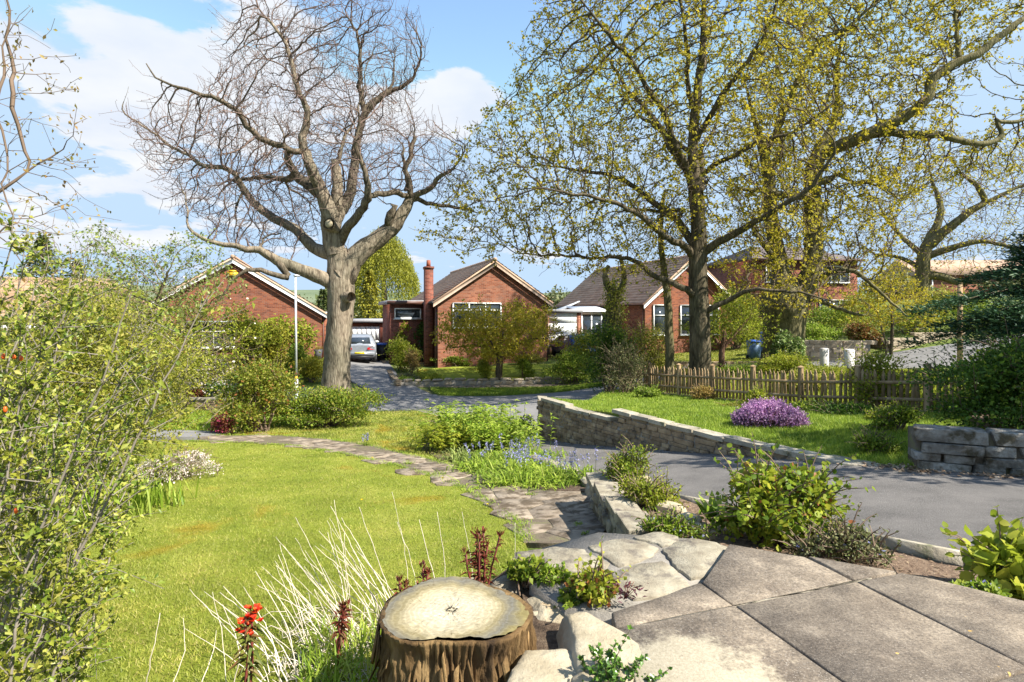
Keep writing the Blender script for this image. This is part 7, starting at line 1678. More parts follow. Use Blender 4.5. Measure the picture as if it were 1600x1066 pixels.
# ------------------------------------------------------------------ the near garden
def rock(name, label, c, dims, mat, seed, rz=0.0, flat=None, rough=.16):
    """a weathered boulder: rounded facets with finer breaks; flat cuts its top level"""
    import bmesh
    from mathutils import noise
    rng = np.random.default_rng(seed); o = thing(name, label, 'rock', c)
    bm = bmesh.new(); bmesh.ops.create_icosphere(bm, subdivisions=5, radius=1.0); off = Vector(rng.uniform(-50, 50, 3))
    cuts = [(Vector(rdir(rng, 1)[0]), rng.uniform(.62, .9)) for _ in range(9)]
    for v in bm.verts:
        d = v.co.normalized(); r = 1.0
        for n, k in cuts:
            t = d.dot(n)
            if t > .05: r = min(r, k/t)
        r *= 1+rough*.5*noise.noise(d*1.7+off)+rough*.22*noise.noise(d*5+off)+rough*.10*noise.noise(d*13+off)+rough*.05*noise.noise(d*30+off)
        v.co = d*r
    V = np.array([v.co for v in bm.verts])*np.array(dims)*.5; F = [[v.index for v in f.verts] for f in bm.faces]; bm.free()
    if flat is not None:
        t = V[:, 2] > flat; V[t, 2] = flat+(V[t, 2]-flat)*.15
    ca, sa = math.cos(rz), math.sin(rz); V = np.column_stack([V[:, 0]*ca-V[:, 1]*sa, V[:, 0]*sa+V[:, 1]*ca, V[:, 2]])
    mb = MB(); mb.add(V, F); mb.build('stone_body', mat, o, local=True, smooth=True); return o

def stump():
    rng = np.random.default_rng(401); c = atz(705, 953, .06); c[2] = .06; o = thing('tree_stump', 'freshly sawn tree stump with pale face and split orange-brown bark', 'stump', (c[0], c[1], -.40))
    n = 96; a = np.linspace(0, 2*np.pi, n, endpoint=False)
    base = .315*(1+.07*np.sin(a+.6)+.075*np.sin(2*a+2.0)+.07*np.sin(3*a+2.6)+.02*np.sin(5*a)+.012*np.sin(9*a+2)+.006*rng.normal(size=n))
    X = lambda r_: np.column_stack([c[0]+r_*np.cos(a)*1.05, c[1]+r_*np.sin(a)])
    # sawn face: rings of vertices, slightly dished and rough
    mb = MB(); ks = np.linspace(0, 1, 16)[1:]; rings = [np.column_stack([X(base*.985*k), c[2]+.010*np.sin(a*2+k*4)*k-.03*k*np.cos(a-2.2)*0+.003*rng.normal(size=n)]) for k in ks]
    v = np.vstack([[[c[0], c[1], c[2]]]]+rings); f = [(1+i*n+j, 1+i*n+(j+1) % n, 1+(i+1)*n+(j+1) % n, 1+(i+1)*n+j) for i in range(len(ks)-1) for j in range(n)]
    mb.add(v, f); mb.t.append(np.array([(0, 1+j, 1+(j+1) % n) for j in range(n)])); face = mb.build('sawn_face', M['cut'], o, smooth=True)
    # shift the origin to the face centre so that the rings are centred
    for vv in face.data.vertices: vv.co -= Vector((0, 0, .46))
    face.location = (0, 0, .46)
    # bark: ragged ridges that wander and break, flaring at the foot
    from mathutils import noise
    mb = MB(); m = 420; a2 = np.linspace(0, 2*np.pi, m, endpoint=False); b2 = np.interp(a2, np.append(a, 2*np.pi), np.append(base, base[0])); zs = np.linspace(c[2]-.004, -.52, 26)
    rows = [np.column_stack([c[0]+b2*.93*np.cos(a2)*1.05, c[1]+b2*.93*np.sin(a2), np.full(m, c[2]-.012)])]
    for i, z in enumerate(zs):
        t = i/25; g_ = min(1, t*6); dr = np.zeros(m)
        for j in range(m):
            q = Vector((math.cos(a2[j])*3.2, math.sin(a2[j])*3.2, z*2.2)); w1 = noise.noise(q*1.1)*.9
            q2 = Vector((math.cos(a2[j]+w1*.10)*9, math.sin(a2[j]+w1*.10)*9, z*3.5)); r1 = abs(noise.noise(q2)); r2 = abs(noise.noise(q2*2.7+Vector((5, 1, 2)))); r3 = noise.noise(Vector((math.cos(a2[j])*26, math.sin(a2[j])*26, z*26)))
            dr[j] = -.075*(.55-r1)*(r1 < .55)*1.0-.03*(.4-r2)*(r2 < .4)+.007*r3+.018*noise.noise(Vector((math.cos(a2[j])*4, math.sin(a2[j])*4, z*11)))
        r_ = b2*(1+.15*t**1.6)+.014+dr*g_
        rows.append(np.column_stack([c[0]+r_*np.cos(a2)*1.05, c[1]+r_*np.sin(a2), np.full(m, z)]))
    v = np.vstack(rows); mb.add(v, [(i*m+(j+1) % m, i*m+j, (i+1)*m+j, (i+1)*m+(j+1) % m) for i in range(26) for j in range(m)]); mb.build('bark', M['stump'], o)
    # splinters and loose plates of bark standing off the side
    for k in range(44):
        t = rng.uniform(0, 2*np.pi); w_ = rng.uniform(.008, .04); h = rng.uniform(.05, .22); z1 = c[2]-.02-rng.random()**1.3*.30; r0 = np.interp(t, a2, b2)*1.02; th = rng.uniform(.004, .012); lean = rng.uniform(0, .06); sk_ = rng.normal(0, .35)
        def P(u, rr, z): return (c[0]+(r0+rr)*math.cos(t+u+sk_*(z1-z))*1.05, c[1]+(r0+rr)*math.sin(t+u+sk_*(z1-z)), z)
        u = w_/r0/2; v = [P(-u, lean, z1-h), P(u*.4, lean, z1-h*.8), P(u*.8, .004, z1), P(-u*.9, .0, z1-.03)]; v += [P(-u*.9, lean+th, z1-h*.97), P(u*.3, lean+th, z1-h*.8), P(u*.7, .004+th, z1-.01), P(-u*.8, th, z1-.04)]
        m2 = MB(); m2.add(v, [(0, 1, 2, 3), (4, 7, 6, 5), (0, 4, 5, 1), (1, 5, 6, 2), (2, 6, 7, 3), (3, 7, 4, 0)]); m2.build('bark_plate', M['stump'], o)
stump()

def rocks():
    R_ = lambda px, py, z: atz(px, py, z)
    c = R_(938, 1005, 0); rock('boulder', 'large cream sandstone boulder with an orange stain at the terrace corner', (c[0]-.01, c[1]+.0, -.20), (.50, .74, .56), M['sand'], 1, .35, flat=.20)
    c = R_(822, 1045, -.12); rock('boulder', 'wide buff boulder in front of the stump\'s right side', (.13, 2.47, -.19), (.46, .50, .50), M['sand'], 2, .2, flat=.15)
    c = R_(862, 938, -.08); rock('boulder', 'flat-topped cream boulder between stump and landing', (c[0], c[1], -.18), (.40, .30, .24), M['sand'], 3, -.2, flat=.09)
    c = R_(795, 908, -.10); rock('boulder', 'grey boulder just behind the stump', (c[0], c[1], -.20), (.30, .26, .24), M['flag'], 4, .4)
    c = R_(712, 897, -.08); rock('boulder', 'thin pale slab of stone lying behind the stump', (c[0], c[1]+.05, -.20), (.34, .24, .16), M['flag'], 5, .1, flat=.04)
    c = R_(838, 958, -.13); rock('boulder', 'small upright buff stone against the stump\'s right side', (c[0], c[1], -.20), (.14, .12, .16), M['sand'], 6, 0)
    c = R_(760, 1060, -.25); rock('boulder', 'small brown stone below the stump\'s front', (c[0], c[1], -.34), (.22, .2, .2), M['flag'], 7, 0)
    c = R_(1010, 1062, 0); rock('boulder', 'flat cream stone flush with the terrace corner slab', (c[0]-.17, c[1]-.02, -.105), (.52, .60, .26), M['sand'], 8, .1, flat=.10)
    c = R_(985, 838, -.3); rock('boulder', 'pale block closing the near end of the short path wall', (1.07, 4.42, -.44), (.28, .30, .40), M['flag'], 9, .1, flat=.16)
rocks()

def sedum(name, label, c, w_, h, n, size, mat, seed, cat='plant', extra=None):
    bush(name, label, cat, c, w_, h, w_*.8, n, size, mat, seed, k=8, six=True, width=.75, sprays=int(n/40), spray_len=h*.9, extra=extra)
def front_plants():
    A = atz
    sedum('stonecrop', 'yellow-green trailing plant with bronze tips in the gap between landing and rocks', A(925, 935, -.05), .26, .16, 700, .035, 'lf_lime', 411, extra=[('bronze_tips', 'lf_red', 160, .03, .8)])
    sedum('stonecrop', 'green trailing plant at the landing\'s corner behind the stump', A(830, 903, -.07), .22, .10, 520, .035, 'lf_mid', 412, extra=[('light_leaves', 'lf_lime', 200, .035, .8)])
    sedum('stonecrop', 'low strand of green leaves linking the two trailing plants', A(862, 910, -.07), .22, .06, 300, .032, 'lf_mid', 413)
    sedum('stonecrop', 'fresh green tuft at the left foot of the bronze-tipped plant', A(893, 955, -.12), .16, .09, 280, .04, 'lf_mid', 414)
    # dark red seedling on the slab edge
    c = A(975, 937, -.02); o = thing('red_seedling', 'tiny dark purple-leaved seedling at the edge of the slabs', 'plant', c); rng = np.random.default_rng(415); mb = MB(); st = MB(); n = 60; t = rng.random(n); a = rng.uniform(0, 6.28, n); q = c+np.column_stack([rng.normal(0, .055, n), rng.normal(0, .03, n), t*.08]); leaves(mb, q, np.column_stack([np.cos(a), np.sin(a), .4+0*a]), rdir(rng, n)+[0, 0, 1], .035, .3)
    for k in range(6): st.tube([c, c+[rng.normal(0, .05), rng.normal(0, .03), .09]], .0018, 4)
    st.build('stems', M['lf_ruby'], o); mb.build('leaves', leafmat('purple_leaf', [(.06, .015, .03), (.12, .03, .05)], .2), o)
    # cotoneaster sprig at the bottom edge
    c = A(958, 1066, -.02); o = thing('cotoneaster_sprig', 'small glossy-leaved green sprig growing up through the bottom boulder', 'plant', c); rng = np.random.default_rng(416); mb = MB(); st = MB()
    for k in range(26):
        d = unit(np.array([rng.normal(.1, .75), rng.normal(0, .4), .55+.5*rng.random()])); L = rng.uniform(.08, .17) if k else .24
        if k < 2: d = unit(np.array([.35, .1, 1.0]))
        p = c+np.array([rng.normal(0, .05), rng.normal(0, .03), 0])+np.outer(np.linspace(0, 1, 8), d*L)+np.outer(np.linspace(0, 1, 8)**2, [.02, 0, -.02]); st.tube(p, np.linspace(.0025, .001, 8), 4, cap=False); q = np.repeat(p, 5, 0); m = len(q); leaves6(mb, q, rng.normal(size=(m, 3))+d*.6, rng.normal(size=(m, 3))*.5+[0, -.3, 1], .021*(.7+.5*rng.random(m)), .7)
    st.build('stems', M['twig'], o); mb.build('leaves', leafmat('glossy_leaf', [(.05, .12, .012), (.10, .20, .025), (.16, .28, .04)], .2, .3, .5), o)
    # euphorbias with red tops
    def euphorbia(label, px, py, d, top_py, seed, stems=1, flower=True, sp=.0):
        rng = np.random.default_rng(seed); t = at(px, top_py, d); b = np.array([t[0], d, gz1(t[0], d)]); b[2] = min(b[2]+.05, t[2]-.3); o = thing('euphorbia', label, 'plant', b, group='red-stemmed euphorbias'); H = t[2]-b[2]
        st = MB(); lf = MB(); fl = MB(); rd = MB()
        for k in range(stems):
            e = t+np.array([rng.normal(0, sp), rng.normal(0, sp), -abs(rng.normal(0, sp*1.3))]); s = b+np.array([rng.normal(0, sp*.5), rng.normal(0, sp*.5), 0]); p = s+np.outer(np.linspace(0, 1, 9), e-s)+rng.normal(0, .004, (9, 3)); st.tube(p, np.linspace(.0085, .005, 9), 6)
            m = 34; tt = .45+.52*rng.random(m)**.8; a = rng.uniform(0, 6.28, m); q = s+np.outer(tt, e-s); leaves6(lf, q, np.column_stack([np.cos(a), np.sin(a), .55-(1-tt)*2.2]), np.tile([0, 0, 1.], (m, 1))+.15*rng.normal(size=(m, 3)), (.085 if flower else .06)*(.6+.5*rng.random(m)), .2, .2, .3)
            m = 12; a = rng.uniform(0, 6.28, m); q = np.tile(e, (m, 1))+rng.normal(0, .008, (m, 3)); leaves(rd, q, np.column_stack([np.cos(a), np.sin(a), 1.5+0*a]), rdir(rng, m)+[0, 0, 1], .038, .3)
            if flower:
                for j in range(16):
                    a = rng.uniform(0, 6.28); cc = e+np.array([.034*math.cos(a)*rng.random()**.4, .034*math.sin(a)*rng.random()**.4, .005+.035*rng.random()-(.05 if j % 3 == 0 else 0)]); aa = rng.uniform(0, 6.28, 9); leaves(fl, np.tile(cc, (9, 1)), np.column_stack([np.cos(aa), np.sin(aa), .6+0*aa]), np.tile([0, 0, 1.], (9, 1))+.3*rng.normal(size=(9, 3)), .020, .85)
        st.build('stems', plain('red_stem', (.16, .035, .025), .6), o); lf.build('leaves', M['lf_ruby'] if not flower else leafmat('euphorbia_leaf', [(.10, .13, .03), (.16, .20, .05), (.20, .10, .04)], .3), o); tag(rd.build('bracts', M['lf_ruby'], o), kind='stuff')
        if flower: fl.build('flower_head', M['red_fl'], o)
    euphorbia('tall single euphorbia with bright scarlet flower head among the dry stalks', 386, 1066, 2.62, 962, 421, 2, True, .018)
    euphorbia('clump of dark red budding euphorbia stems behind the stump', 745, 890, 3.25, 826, 422, 8, False, .065)
    euphorbia('small red-tipped euphorbia left of the clump behind the stump', 660, 905, 3.35, 885, 423, 3, False, .03)
    euphorbia('low euphorbia with one red bud at the stump\'s left shoulder', 634, 930, 3.15, 908, 424, 2, False, .02)
    euphorbia('thin dark euphorbia stems among the pale dry stalks', 528, 960, 3.2, 938, 425, 3, False, .025)
    # last year's dry stalks
    rng = np.random.default_rng(431); c = atz(560, 1010, -.45); o = thing('dry_stalk_clump', 'fan of bleached dry stalks leaning over the lawn left of the stump', 'dry stalks', (c[0], c[1], -.5))
    pairs = [((222+i*32+rng.normal(0, 5), 1075), (250+i*36, 958+i*8)) for i in range(2)]+[((312, 1070), (338, 985)), ((355, 1070), (332, 925)), ((362, 1075), (348, 945))]
    for i in range(64):
        bx = rng.uniform(415, 650); by = 1062-(bx-415)*.52+rng.uniform(-22, 26); L = rng.uniform(90, 200); an = rng.normal(-.72, .30); pairs.append(((bx, by), (bx+L*math.sin(an), by-L*math.cos(an))))
    pairs += [((905-165, 880), (722, 800)), ((700, 893), (655, 812)), ((690, 890), (683, 800)), ((660, 900), (620, 815)), ((785, 875), (805, 817))]
    for (bx, by), (tx, ty) in pairs:
        d = FPX*(CAMZ+.47)/(max(by, 870)-HOR); d = min(d, 3.75); b = at(bx, by, d); b[2] = gz1(b[0], d)-.02 if by < 1060 else b[2]-.02; dd = d+rng.uniform(-.05, .25); t = at(tx, ty, dd); mid = (b+t)/2+np.array([rng.normal(.035, .025), rng.normal(0, .02), rng.normal(-.01, .02)]); p = crspline(np.array([[*b, 0], [*mid, 0], [*t, 0]]), .05)[:, :3]
        p[1:-1] += rng.normal(0, .0022, p[1:-1].shape); mb = MB(); mb.tube(p, np.linspace(.0034, .0013, len(p))*rng.uniform(.7, 1.15), 5); mb.build('stalk', M['straw'], o)
    # low dead growth and green blades at the stump's left side
    bz = lambda px, py: atz(px, py, -.45)
    o = thing('grass_tuft', 'tuft of fresh green blades at the left foot of the stump', 'grass', bz(545, 1050)); mb = MB(); n = 420; q = np.array([bz(rng.uniform(470, 600), rng.uniform(985, 1085)) for _ in range(n)]); ribbons(mb, q, rng.normal(size=(n, 3))*[.4, .4, 0]+[0, 0, 1], rng.uniform(.07, .24, n), .009, .35, rng, 3); mb.build('blades', M['lf_bright'], o)
    o = thing('dead_thatch', 'mat of dead tan stems lying between stalks and stump', 'dry stalks', bz(560, 1000)); mb = MB()
    for k in range(320):
        q = bz(rng.uniform(440, 640), rng.uniform(925, 1066)); q[2] = gz1(q[0], q[1])+rng.uniform(.0, .05); a = rng.uniform(0, 6.28); L = rng.uniform(.05, .2); mb.tube([q, q+np.array([math.cos(a)*L*.5, math.sin(a)*L*.5, rng.normal(.02, .03)]), q+np.array([math.cos(a)*L, math.sin(a)*L, rng.normal(0, .03)])], [.002, .002, .001], 3, cap=False)
    mb.build('stems', M['straw'], o)
    o = thing('lime_seedling', 'lime-yellow broad-leaved seedling below the stump\'s front', 'plant', atz(640, 1062, -.3)); mb = MB(); n = 26; q = np.array([atz(rng.uniform(615, 665), rng.uniform(1050, 1085), -.3) for _ in range(n)]); leaves6(mb, q, rng.normal(size=(n, 3))*[1, 1, .3]+[0, 0, .5], rdir(rng, n)*.4+[0, 0, 1], .055, .8); mb.build('leaves', M['lf_yellow'], o)
front_plants()

def beds():
    rng = np.random.default_rng(441)
    # tall pale leafy plants at the back of the bluebell bed
    def leafy(label, name, px, d, w_, h, ns, seed, mat, ls=.11, per=13):
        rng = np.random.default_rng(seed); b = G(px, d); o = thing(name, label, 'plant', b); st = MB(); lf = MB()
        for k in range(ns):
            s = b+np.array([rng.normal(0, w_*.28), rng.normal(0, w_*.28), 0]); s[2] = gz1(s[0], s[1]); e = s+np.array([rng.normal(0, .10), rng.normal(0, .10), h*rng.uniform(.6, 1.08)]); p = s+np.outer(np.linspace(0, 1, 6), e-s); st.tube(p, np.linspace(.005, .002, 6), 4, cap=False); t = .2+.8*rng.random(per); a = rng.uniform(0, 6.28, per); q = s+np.outer(t, e-s); leaves6(lf, q, np.column_stack([np.cos(a), np.sin(a), .7-.5*t]), rng.normal(size=(per, 3))*.2+[0, 0, 1], ls*(.6+.6*rng.random(per)), .36, .2, .35)
        tag(st.build('stems', M['lf_mid'], o), kind='stuff'); lf.build('leaves', M[mat], o); return o
    leafy('tall fresh green leafy clump at the back of the bluebell bed', 'border_perennial', 735, 13.2, 1.8, .95, 230, 442, 'lf_bright', .15)
    leafy('leafy green clump with drooping tips on the lawn side of the bluebell bed', 'border_perennial', 695, 12.2, 1.1, .6, 100, 443, 'lf_lime', .13)
    leafy('pale leafy clump towards the drive side of the bluebell bed', 'border_perennial', 775, 12.2, 1.4, .75, 140, 444, 'lf_bright', .14)
    # arching strap clump
    def straps(name, label, cat, b, w_, n, L, wd, mat, seed, droop=.5, flowers=None, spread=.6, grp=None):
        rng = np.random.default_rng(seed); b = np.array(b); o = thing(name, label, cat, b, group=grp); mb = MB(); q = b+np.column_stack([rng.normal(0, w_*.25, n), rng.normal(0, w_*.25, n), np.zeros(n)]); q[:, 2] = gz(q[:, 0], q[:, 1])+.01; ribbons(mb, q, np.column_stack([rng.normal(0, spread, n), rng.normal(0, spread, n), np.ones(n)]), L*(.5+.7*rng.random(n)), wd, droop, rng); mb.build('leaves', M[mat], o)
        if flowers:
            m, col, h = flowers; st = MB(); fl = MB(); s = b+np.column_stack([rng.normal(0, w_*.26, m), rng.normal(0, w_*.26, m), np.zeros(m)]); s[:, 2] = gz(s[:, 0], s[:, 1])
            for k in range(m):
                e = s[k]+np.array([rng.normal(0, .05), rng.normal(0, .05), h*rng.uniform(.8, 1.2)]); e2 = e+np.array([rng.normal(0, .03), rng.normal(0, .03), .01]); st.tube([s[k], e, e2], [.004, .003, .002], 4, cap=False); j = 22; t = rng.random(j)**.7; qq = e+np.outer(1-t, (s[k]-e)*.38)+rng.normal(0, .010, (j, 3)); a = rng.uniform(0, 6.28, j); leaves(fl, qq, np.column_stack([np.cos(a), np.sin(a), -.7+0*a]), rdir(rng, j), .030, .6)
            tag(st.build('stems', M['lf_mid'], o), kind='stuff'); tag(fl.build('flowers', M[col], o), kind='stuff')
        return o
    straps('daffodil_leaves', 'arching grey-green strap-leaved clump at the lawn corner of the bluebell bed', 'plant', on(718, 722), .5, 150, .62, .022, 'lf_pale', 451, .75, spread=.4)
    for i, (px, py, w_, n, m, lab) in enumerate(((770, 722, 1.0, 800, 8, 'bluebells in bloom in the middle of the bed'), (812, 738, 1.0, 820, 15, 'bluebells with the most flowers, nearer the path'), (862, 752, .95, 760, 13, 'bluebells in bloom towards the near corner of the bed'), (795, 755, .8, 360, 5, 'bluebell leaves with few flowers spilling onto the path'), (905, 752, .5, 200, 9, 'small bluebell clump at the bed\'s near tip'), (830, 718, .9, 640, 10, 'bluebells along the kerb side of the bed'), (790, 700, .9, 500, 8, 'bluebells at the foot of the tall leafy clump'), (745, 735, .7, 300, 4, 'bluebell leaves beside the arching strap-leaved clump'))):
        straps('bluebell_clump', lab, 'flowers', on(px, py), w_, n, .46, .020, 'lf_bright', 460+i, .7, (m, 'bluebell', .42), spread=.7, grp='bluebells in the bed beside the path')
    straps('bluebell_clump', 'lone bluebell standing in the front lawn', 'flowers', on(572, 697), .15, 30, .2, .012, 'lf_mid', 470, .6, (5, 'bluebell', .24), grp='bluebells in the bed beside the path')
    bush('box_shrub', 'small rounded green shrub behind the bluebell bed by the drive', 'shrub', G(816, 15.0), .75, .55, .6, 2600, .045, 'lf_mid', 471, k=7)
    # bright strap clump and white heather at the lawn's left edge
    straps('iris_clump', 'clump of bright upright green blades at the left edge of the lawn', 'plant', (-4.75, 6.9, gz1(-4.75, 6.9)), 1.1, 520, .52, .020, 'lf_bright', 472, .35, spread=.28)
    straps('daylily_clump', 'pale arching grass clump under the arching shrub', 'plant', (-4.3, 5.7, gz1(-4.3, 5.7)), .9, 300, .45, .014, 'lf_grass', 473, .7, spread=.6)
    b = np.array([-5.15, 8.75, gz1(-5.15, 8.75)]); bush('white_heather', 'greyish white heather mound where olive shrub meets lawn', 'shrub', b, 1.0, .42, .9, 3200, .03, 'lf_sage', 474, k=8, width=.3, sprays=160, spray_len=.14, extra=[('flowers', 'white_fl', 3600, .024, .75)])
    # planting bed beside the drive
    def GBd(px, d): X = (px-800)/FPX*d; return np.array([X, d, float(bed_f(np.array([X]), np.array([d]))[0])])
    bush('berberis', 'upright small-leaved shrub at the far tip of the planting bed', 'shrub', GBd(985, 6.7), .52, .50, .45, 2600, .032, 'lf_mid', 481, k=9, sprays=90, spray_len=.22, extra=[('light_tips', 'lf_lime', 500, .03, .8)])
    bush('box_shrub', 'low spreading bright green shrub behind the short path wall', 'shrub', GBd(1015, 5.6), .55, .26, .5, 2600, .032, 'lf_lime', 482, k=9, sprays=80, spray_len=.14)
    bush('periwinkle', 'trailing green plant with violet flowers against the terrace flags', 'plant', GBd(1045, 4.45), .52, .16, .3, 1300, .04, 'lf_mid', 483, k=8, width=.4, sprays=60, spray_len=.12, extra=[('flowers', 'bluebell', 46, .03, .9)])
    straps2 = GBd(1122, 4.75); o = thing('foxglove', 'broad-leaved bright rosette at the left of the bushy currant', 'plant', straps2); mb = MB(); n = 34; a = rng.uniform(0, 6.28, n); q = np.tile(straps2, (n, 1))+np.column_stack([rng.normal(0, .04, n), rng.normal(0, .04, n), rng.random(n)*.12]); leaves9(mb, q, np.column_stack([np.cos(a)*.6, np.sin(a)*.6, .5+.6*rng.random(n)]), np.column_stack([-np.cos(a), -np.sin(a), .8+0*a]), .24*(.6+.5*rng.random(n)), .3, .2, .25); mb.build('leaves', M['lf_bright'], o)
    b = GBd(1215, 4.55); bush('currant_bush', 'leafy green bush with bronze new tips between terrace and drive', 'shrub', b, .92, .62, .6, 1700, .048, 'lf_mid', 484, k=16, six=9, width=.9, sprays=170, spray_len=.26, frac=.40, extra=[('new_leaves', 'lf_lime', 2000, .048, .7), ('bronze_tips', 'lf_red', 420, .04, .9)])
    bush('low_weeds', 'low grey-green weeds with tiny violet flowers at the foot of the bronze-tipped bush', 'plant', GBd(1320, 4.05), .62, .24, .32, 1500, .035, 'lf_sage', 485, k=8, sprays=80, spray_len=.16, extra=[('flowers', 'bluebell', 22, .025, .9)])
    b = np.array([3.12, 3.42, -.22]); bush('lupin', 'large-leaved lime-green plant at the terrace\'s right edge', 'plant', b, .62, .36, .5, 800, .075, 'lf_lime', 486, k=8, six=9, width=.85, sprays=30, spray_len=.25)
    bush('periwinkle', 'dark trailing plant with violet flowers below the lime-green one', 'plant', (2.62, 3.22, -.14), .34, .14, .25, 500, .04, 'lf_mid', 487, k=6, extra=[('flowers', 'bluebell', 24, .025, .9)])
    # bark chips and fallen leaves on the soil and along the drive
    mb = MB(); n = 2600; q = np.column_stack([rng.uniform(1.0, 4.4, n), rng.uniform(2.2, 8, n)]); q = q[inside([(.90, 4.35), (.96, 6.9), (1.2, 8.05), (2.07, 6.25), (3.3, 3.93), (5, 2.65), (4.1, 1.5), (2.15, 3.25), (1.4, 3.7)], q)]; p = np.column_stack([q, bed_f(q[:, 0], q[:, 1])+.008]); m = len(p); leaves(mb, p, rng.normal(size=(m, 3))*[1, 1, .2], rng.normal(size=(m, 3))*.3+[0, 0, 1], .03*(.5+rng.random(m)), .5); tag(mb.build('fallen_bark', leafmat('bark_chip', [(.12, .08, .05), (.25, .17, .11), (.4, .3, .2)], .05)), kind='stuff')
    mb = MB(); n = 700; t = rng.random(n); e = np.array(DRIVE)[:6]; k = rng.integers(0, 5, n); p2 = e[k]+(e[k+1]-e[k])*t[:, None]+rng.normal(0, .10, (n, 2))+np.array([-.06, -.08]); p = np.column_stack([p2, gz(p2[:, 0], p2[:, 1])+.045]); leaves(mb, p, rng.normal(size=(n, 3))*[1, 1, .1], rng.normal(size=(n, 3))*.3+[0, 0, 1], .05*(.5+rng.random(n)), .6); tag(mb.build('fallen_leaves', leafmat('dead_leaf', [(.16, .10, .06), (.28, .19, .12), (.36, .28, .2)], .1)), kind='stuff')
    mb = MB(); n = 900; q = np.column_stack([rng.uniform(-.7, .3, n), rng.uniform(1.8, 3.6, n)]); p = np.column_stack([q, slope(q[:, 0], q[:, 1])+.006]); leaves(mb, p, rng.normal(size=(n, 3))*[1, 1, .3], rng.normal(size=(n, 3))*.4+[0, 0, 1], .022*(.5+rng.random(n)), .5); tag(mb.build('soil_crumbs', leafmat('soil_bit', [(.06, .04, .025), (.13, .09, .06), (.24, .17, .12)], .02)), kind='stuff')
    # tufts growing in the joints of the path
    for i, (px, py, s) in enumerate(((905, 822, .10), (915, 838, .10), (745, 765, .12), (690, 742, .14), (830, 775, .10), (640, 726, .16))):
        c = on(px, py); o = thing('joint_weed', ('green weed in the shadow of the short path wall', 'green tuft at the foot of the landing step', 'tuft on the lawn edge of the path', 'grass tuft where path narrows', 'weed in the path joints by the bluebells', 'grass tuft at the path\'s far lawn edge')[i], 'weed', c, group='small weeds in the path joints'); mb = MB(); n = 46; ribbons(mb, np.tile(c, (n, 1))+np.column_stack([rng.normal(0, s*.3, n), rng.normal(0, s*.3, n), np.zeros(n)+.01]), rng.normal(size=(n, 3))*[.7, .7, 0]+[0, 0, 1], s*(.4+.6*rng.random(n)), .008, .5, rng, 3); mb.build('blades', M['lf_bright'], o)
beds()

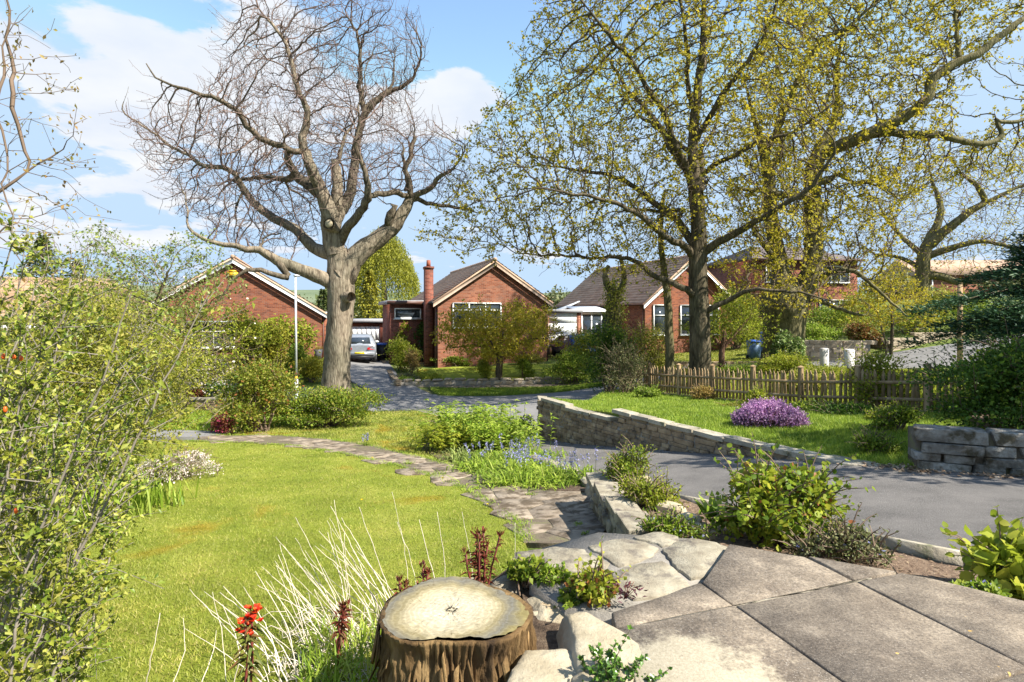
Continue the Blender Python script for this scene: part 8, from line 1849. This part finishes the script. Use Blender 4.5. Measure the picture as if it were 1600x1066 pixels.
def near_shrub():
    """the arching berry shrub that fills the left edge"""
    rng = np.random.default_rng(501); root = thing('berry_shrub', 'tall arching small-leaved shrub with a few orange berries, filling the near left edge', 'shrub', (-2.9, 3.2, -.55)); st = MB(); lf = MB(); lf2 = MB(); be = MB()
    def shoot(b, tip, sag, r0, nt, lsize, tl, dense_=1.0):
        n = 18; t = np.linspace(0, 1, n)[:, None]; L = np.linalg.norm(tip-b); p = b+(tip-b)*t+np.array([0, 0, 1])*(sag*L*(t*(1-t))*1.6)+np.cumsum(rng.normal(0, .010, (n, 3)), 0)*t; st.tube(p, np.linspace(r0, .0022, n), 5, cap=False)
        d = unit(np.gradient(p, axis=0))
        for k in range(nt):
            i = rng.integers(4, n); s = p[i]; dd = unit(d[i]*.7+rng.normal(size=3)*.75+np.array([0, 0, .25])); l = tl*rng.uniform(.3, 1.0)*(1.2-.5*i/n); m = 6; q = s+np.outer(np.linspace(0, 1, m), dd*l)+np.outer(np.linspace(0, 1, m)**2, [0, 0, -.06*l]); st.tube(q, np.linspace(.003, .0012, m), 3, cap=False)
            w_ = int(14*dense_); tt = rng.random(w_); qq = s+np.outer(tt, dd*l)+rng.normal(0, .004, (w_, 3)); (leaves6)(lf if rng.random() < .7 else lf2, qq, rng.normal(size=(w_, 3))*.8+dd*.6, rng.normal(size=(w_, 3))*.7+np.array([.2, -.3, .8]), lsize*(.55+.7*rng.random(w_)), .55)
            if rng.random() < .002: be.tube([q[-1]+[0, 0, -.012], q[-1], q[-1]+[0, 0, .012]], [.003, .007, .003], 8)
        w_ = int(26*dense_); tt = rng.integers(5, n, w_); leaves6(lf, p[tt]+rng.normal(0, .004, (w_, 3)), rng.normal(size=(w_, 3))+d[tt]*.5, rng.normal(size=(w_, 3))*.7+np.array([.2, -.3, .8]), lsize*(.55+.7*rng.random(w_)), .55)
    # dense body to the left
    for k in range(135):
        y = rng.uniform(2.1, 5.8); x = -.90*y-rng.uniform(-.12, .95)-.0; b = np.array([x-.1, y, gz1(x, y)]); h = rng.uniform(1.3, 2.35)*(1-.25*(x+.9*y > 0)); tip = b+np.array([rng.normal(.12, .32), rng.normal(0, .35), h]); shoot(b, tip, rng.uniform(0, .15), .010, 27, .029, .42, 1.5)
    # the shoots that lean out over the lawn
    for (bx, by, bd), (tx, ty, td) in (((40, 1200, 2.3), (225, 735, 3.0)), ((20, 1200, 2.2), (150, 905, 2.5)), ((60, 1150, 2.6), (165, 690, 2.9)), ((10, 1150, 2.2), (110, 640, 2.5)), ((-60, 1100, 2.2), (70, 540, 2.4)), ((-80, 1000, 2.2), (20, 345, 2.3)), ((-100, 1000, 2.4), (55, 410, 2.7)), ((90, 1150, 2.7), (205, 790, 3.1)), ((-20, 1200, 2.1), (100, 930, 2.2)), ((30, 1100, 2.9), (240, 620, 4.0)), ((0, 1050, 3.2), (175, 560, 3.9)), ((-50, 1050, 2.5), (120, 480, 3.2)), ((0, 1200, 2.0), (60, 800, 2.1)), ((60, 1200, 2.4), (140, 1000, 2.5))):
        shoot(at(bx, by, bd), at(tx, ty, td), rng.uniform(.05, .18), .008, 24, .028, .26, 1.3)
    st.build('stems', M['twig_grey'], root); lf.build('leaves', leafmat('berry_shrub_leaf', [(.08, .13, .015), (.17, .24, .025), (.30, .34, .045), (.42, .42, .10)], .35, .4, .35), root); lf2.build('young_leaves', M['lf_olive'], root)
    for (px, py, d) in ((22, 557, 2.4), (8, 640, 2.3), (25, 798, 2.3), (33, 560, 2.4), (5, 557, 2.4)):
        c = at(px, py, d); be.tube([c+[0, 0, -.012], c+[0, 0, -.006], c+[0, 0, .006], c+[0, 0, .012]], [.003, .007, .007, .003], 8)
    be.build('berries', M['berry'], root, smooth=True)
near_shrub()

def sapling():
    b = np.array([-5.6, 4.9, -.75]); rng = np.random.default_rng(511); sk = Skel(rng)
    sk.limb([(*b, .09), (-5.5, 4.9, .8, .075), (-5.3, 5.0, 2.0, .055), (-5.15, 5.0, 3.0, .035), (-5.0, 5.05, 4.0, .015)], .12, .02, True)
    for y0, e in ((1.2, (-4.2, 4.8, 2.3)), (1.8, (-4.1, 5.2, 3.0)), (2.3, (-4.35, 4.9, 3.9)), (2.8, (-4.6, 5.2, 4.5)), (1.6, (-6.4, 5.4, 3.0)), (1.0, (-4.5, 5.3, 1.7))):
        i = int(np.argmin([abs(p[2]-y0) for p in sk.P])); s = sk.P[i]; m = (np.array(s)+np.array(e))/2+np.array([-.08, 0, .12]); sk.limb([(*s, .025), (*m, .016), (*e, .006)], .12, .02)
    A = np.array([-4.7, 5.0, 2.6])+rdir(rng, 800)*(rng.random(800)**.4)[:, None]*np.array([.95, .8, 1.9]); sk.grow(A, D=.10, di=.9, dk=.17, iters=60, wob=.3, maxr_start=.1, up=.12, maxn=3000); sk.twigs(.5, .2, seg=2, rmax=.006, spread=.6, up=.3)
    root, r = finish_tree('birch_sapling', 'slender twiggy young tree with tiny brown-green leaves at the upper left edge', 'tree', sk, M['twig'], M['twig'], tip=.0022, rough=.02)
    leaf_tree(sk, r, root, M['lf_brown'], rng, 2, .042, .02, .0035, 'crown', .5, .55)
sapling()
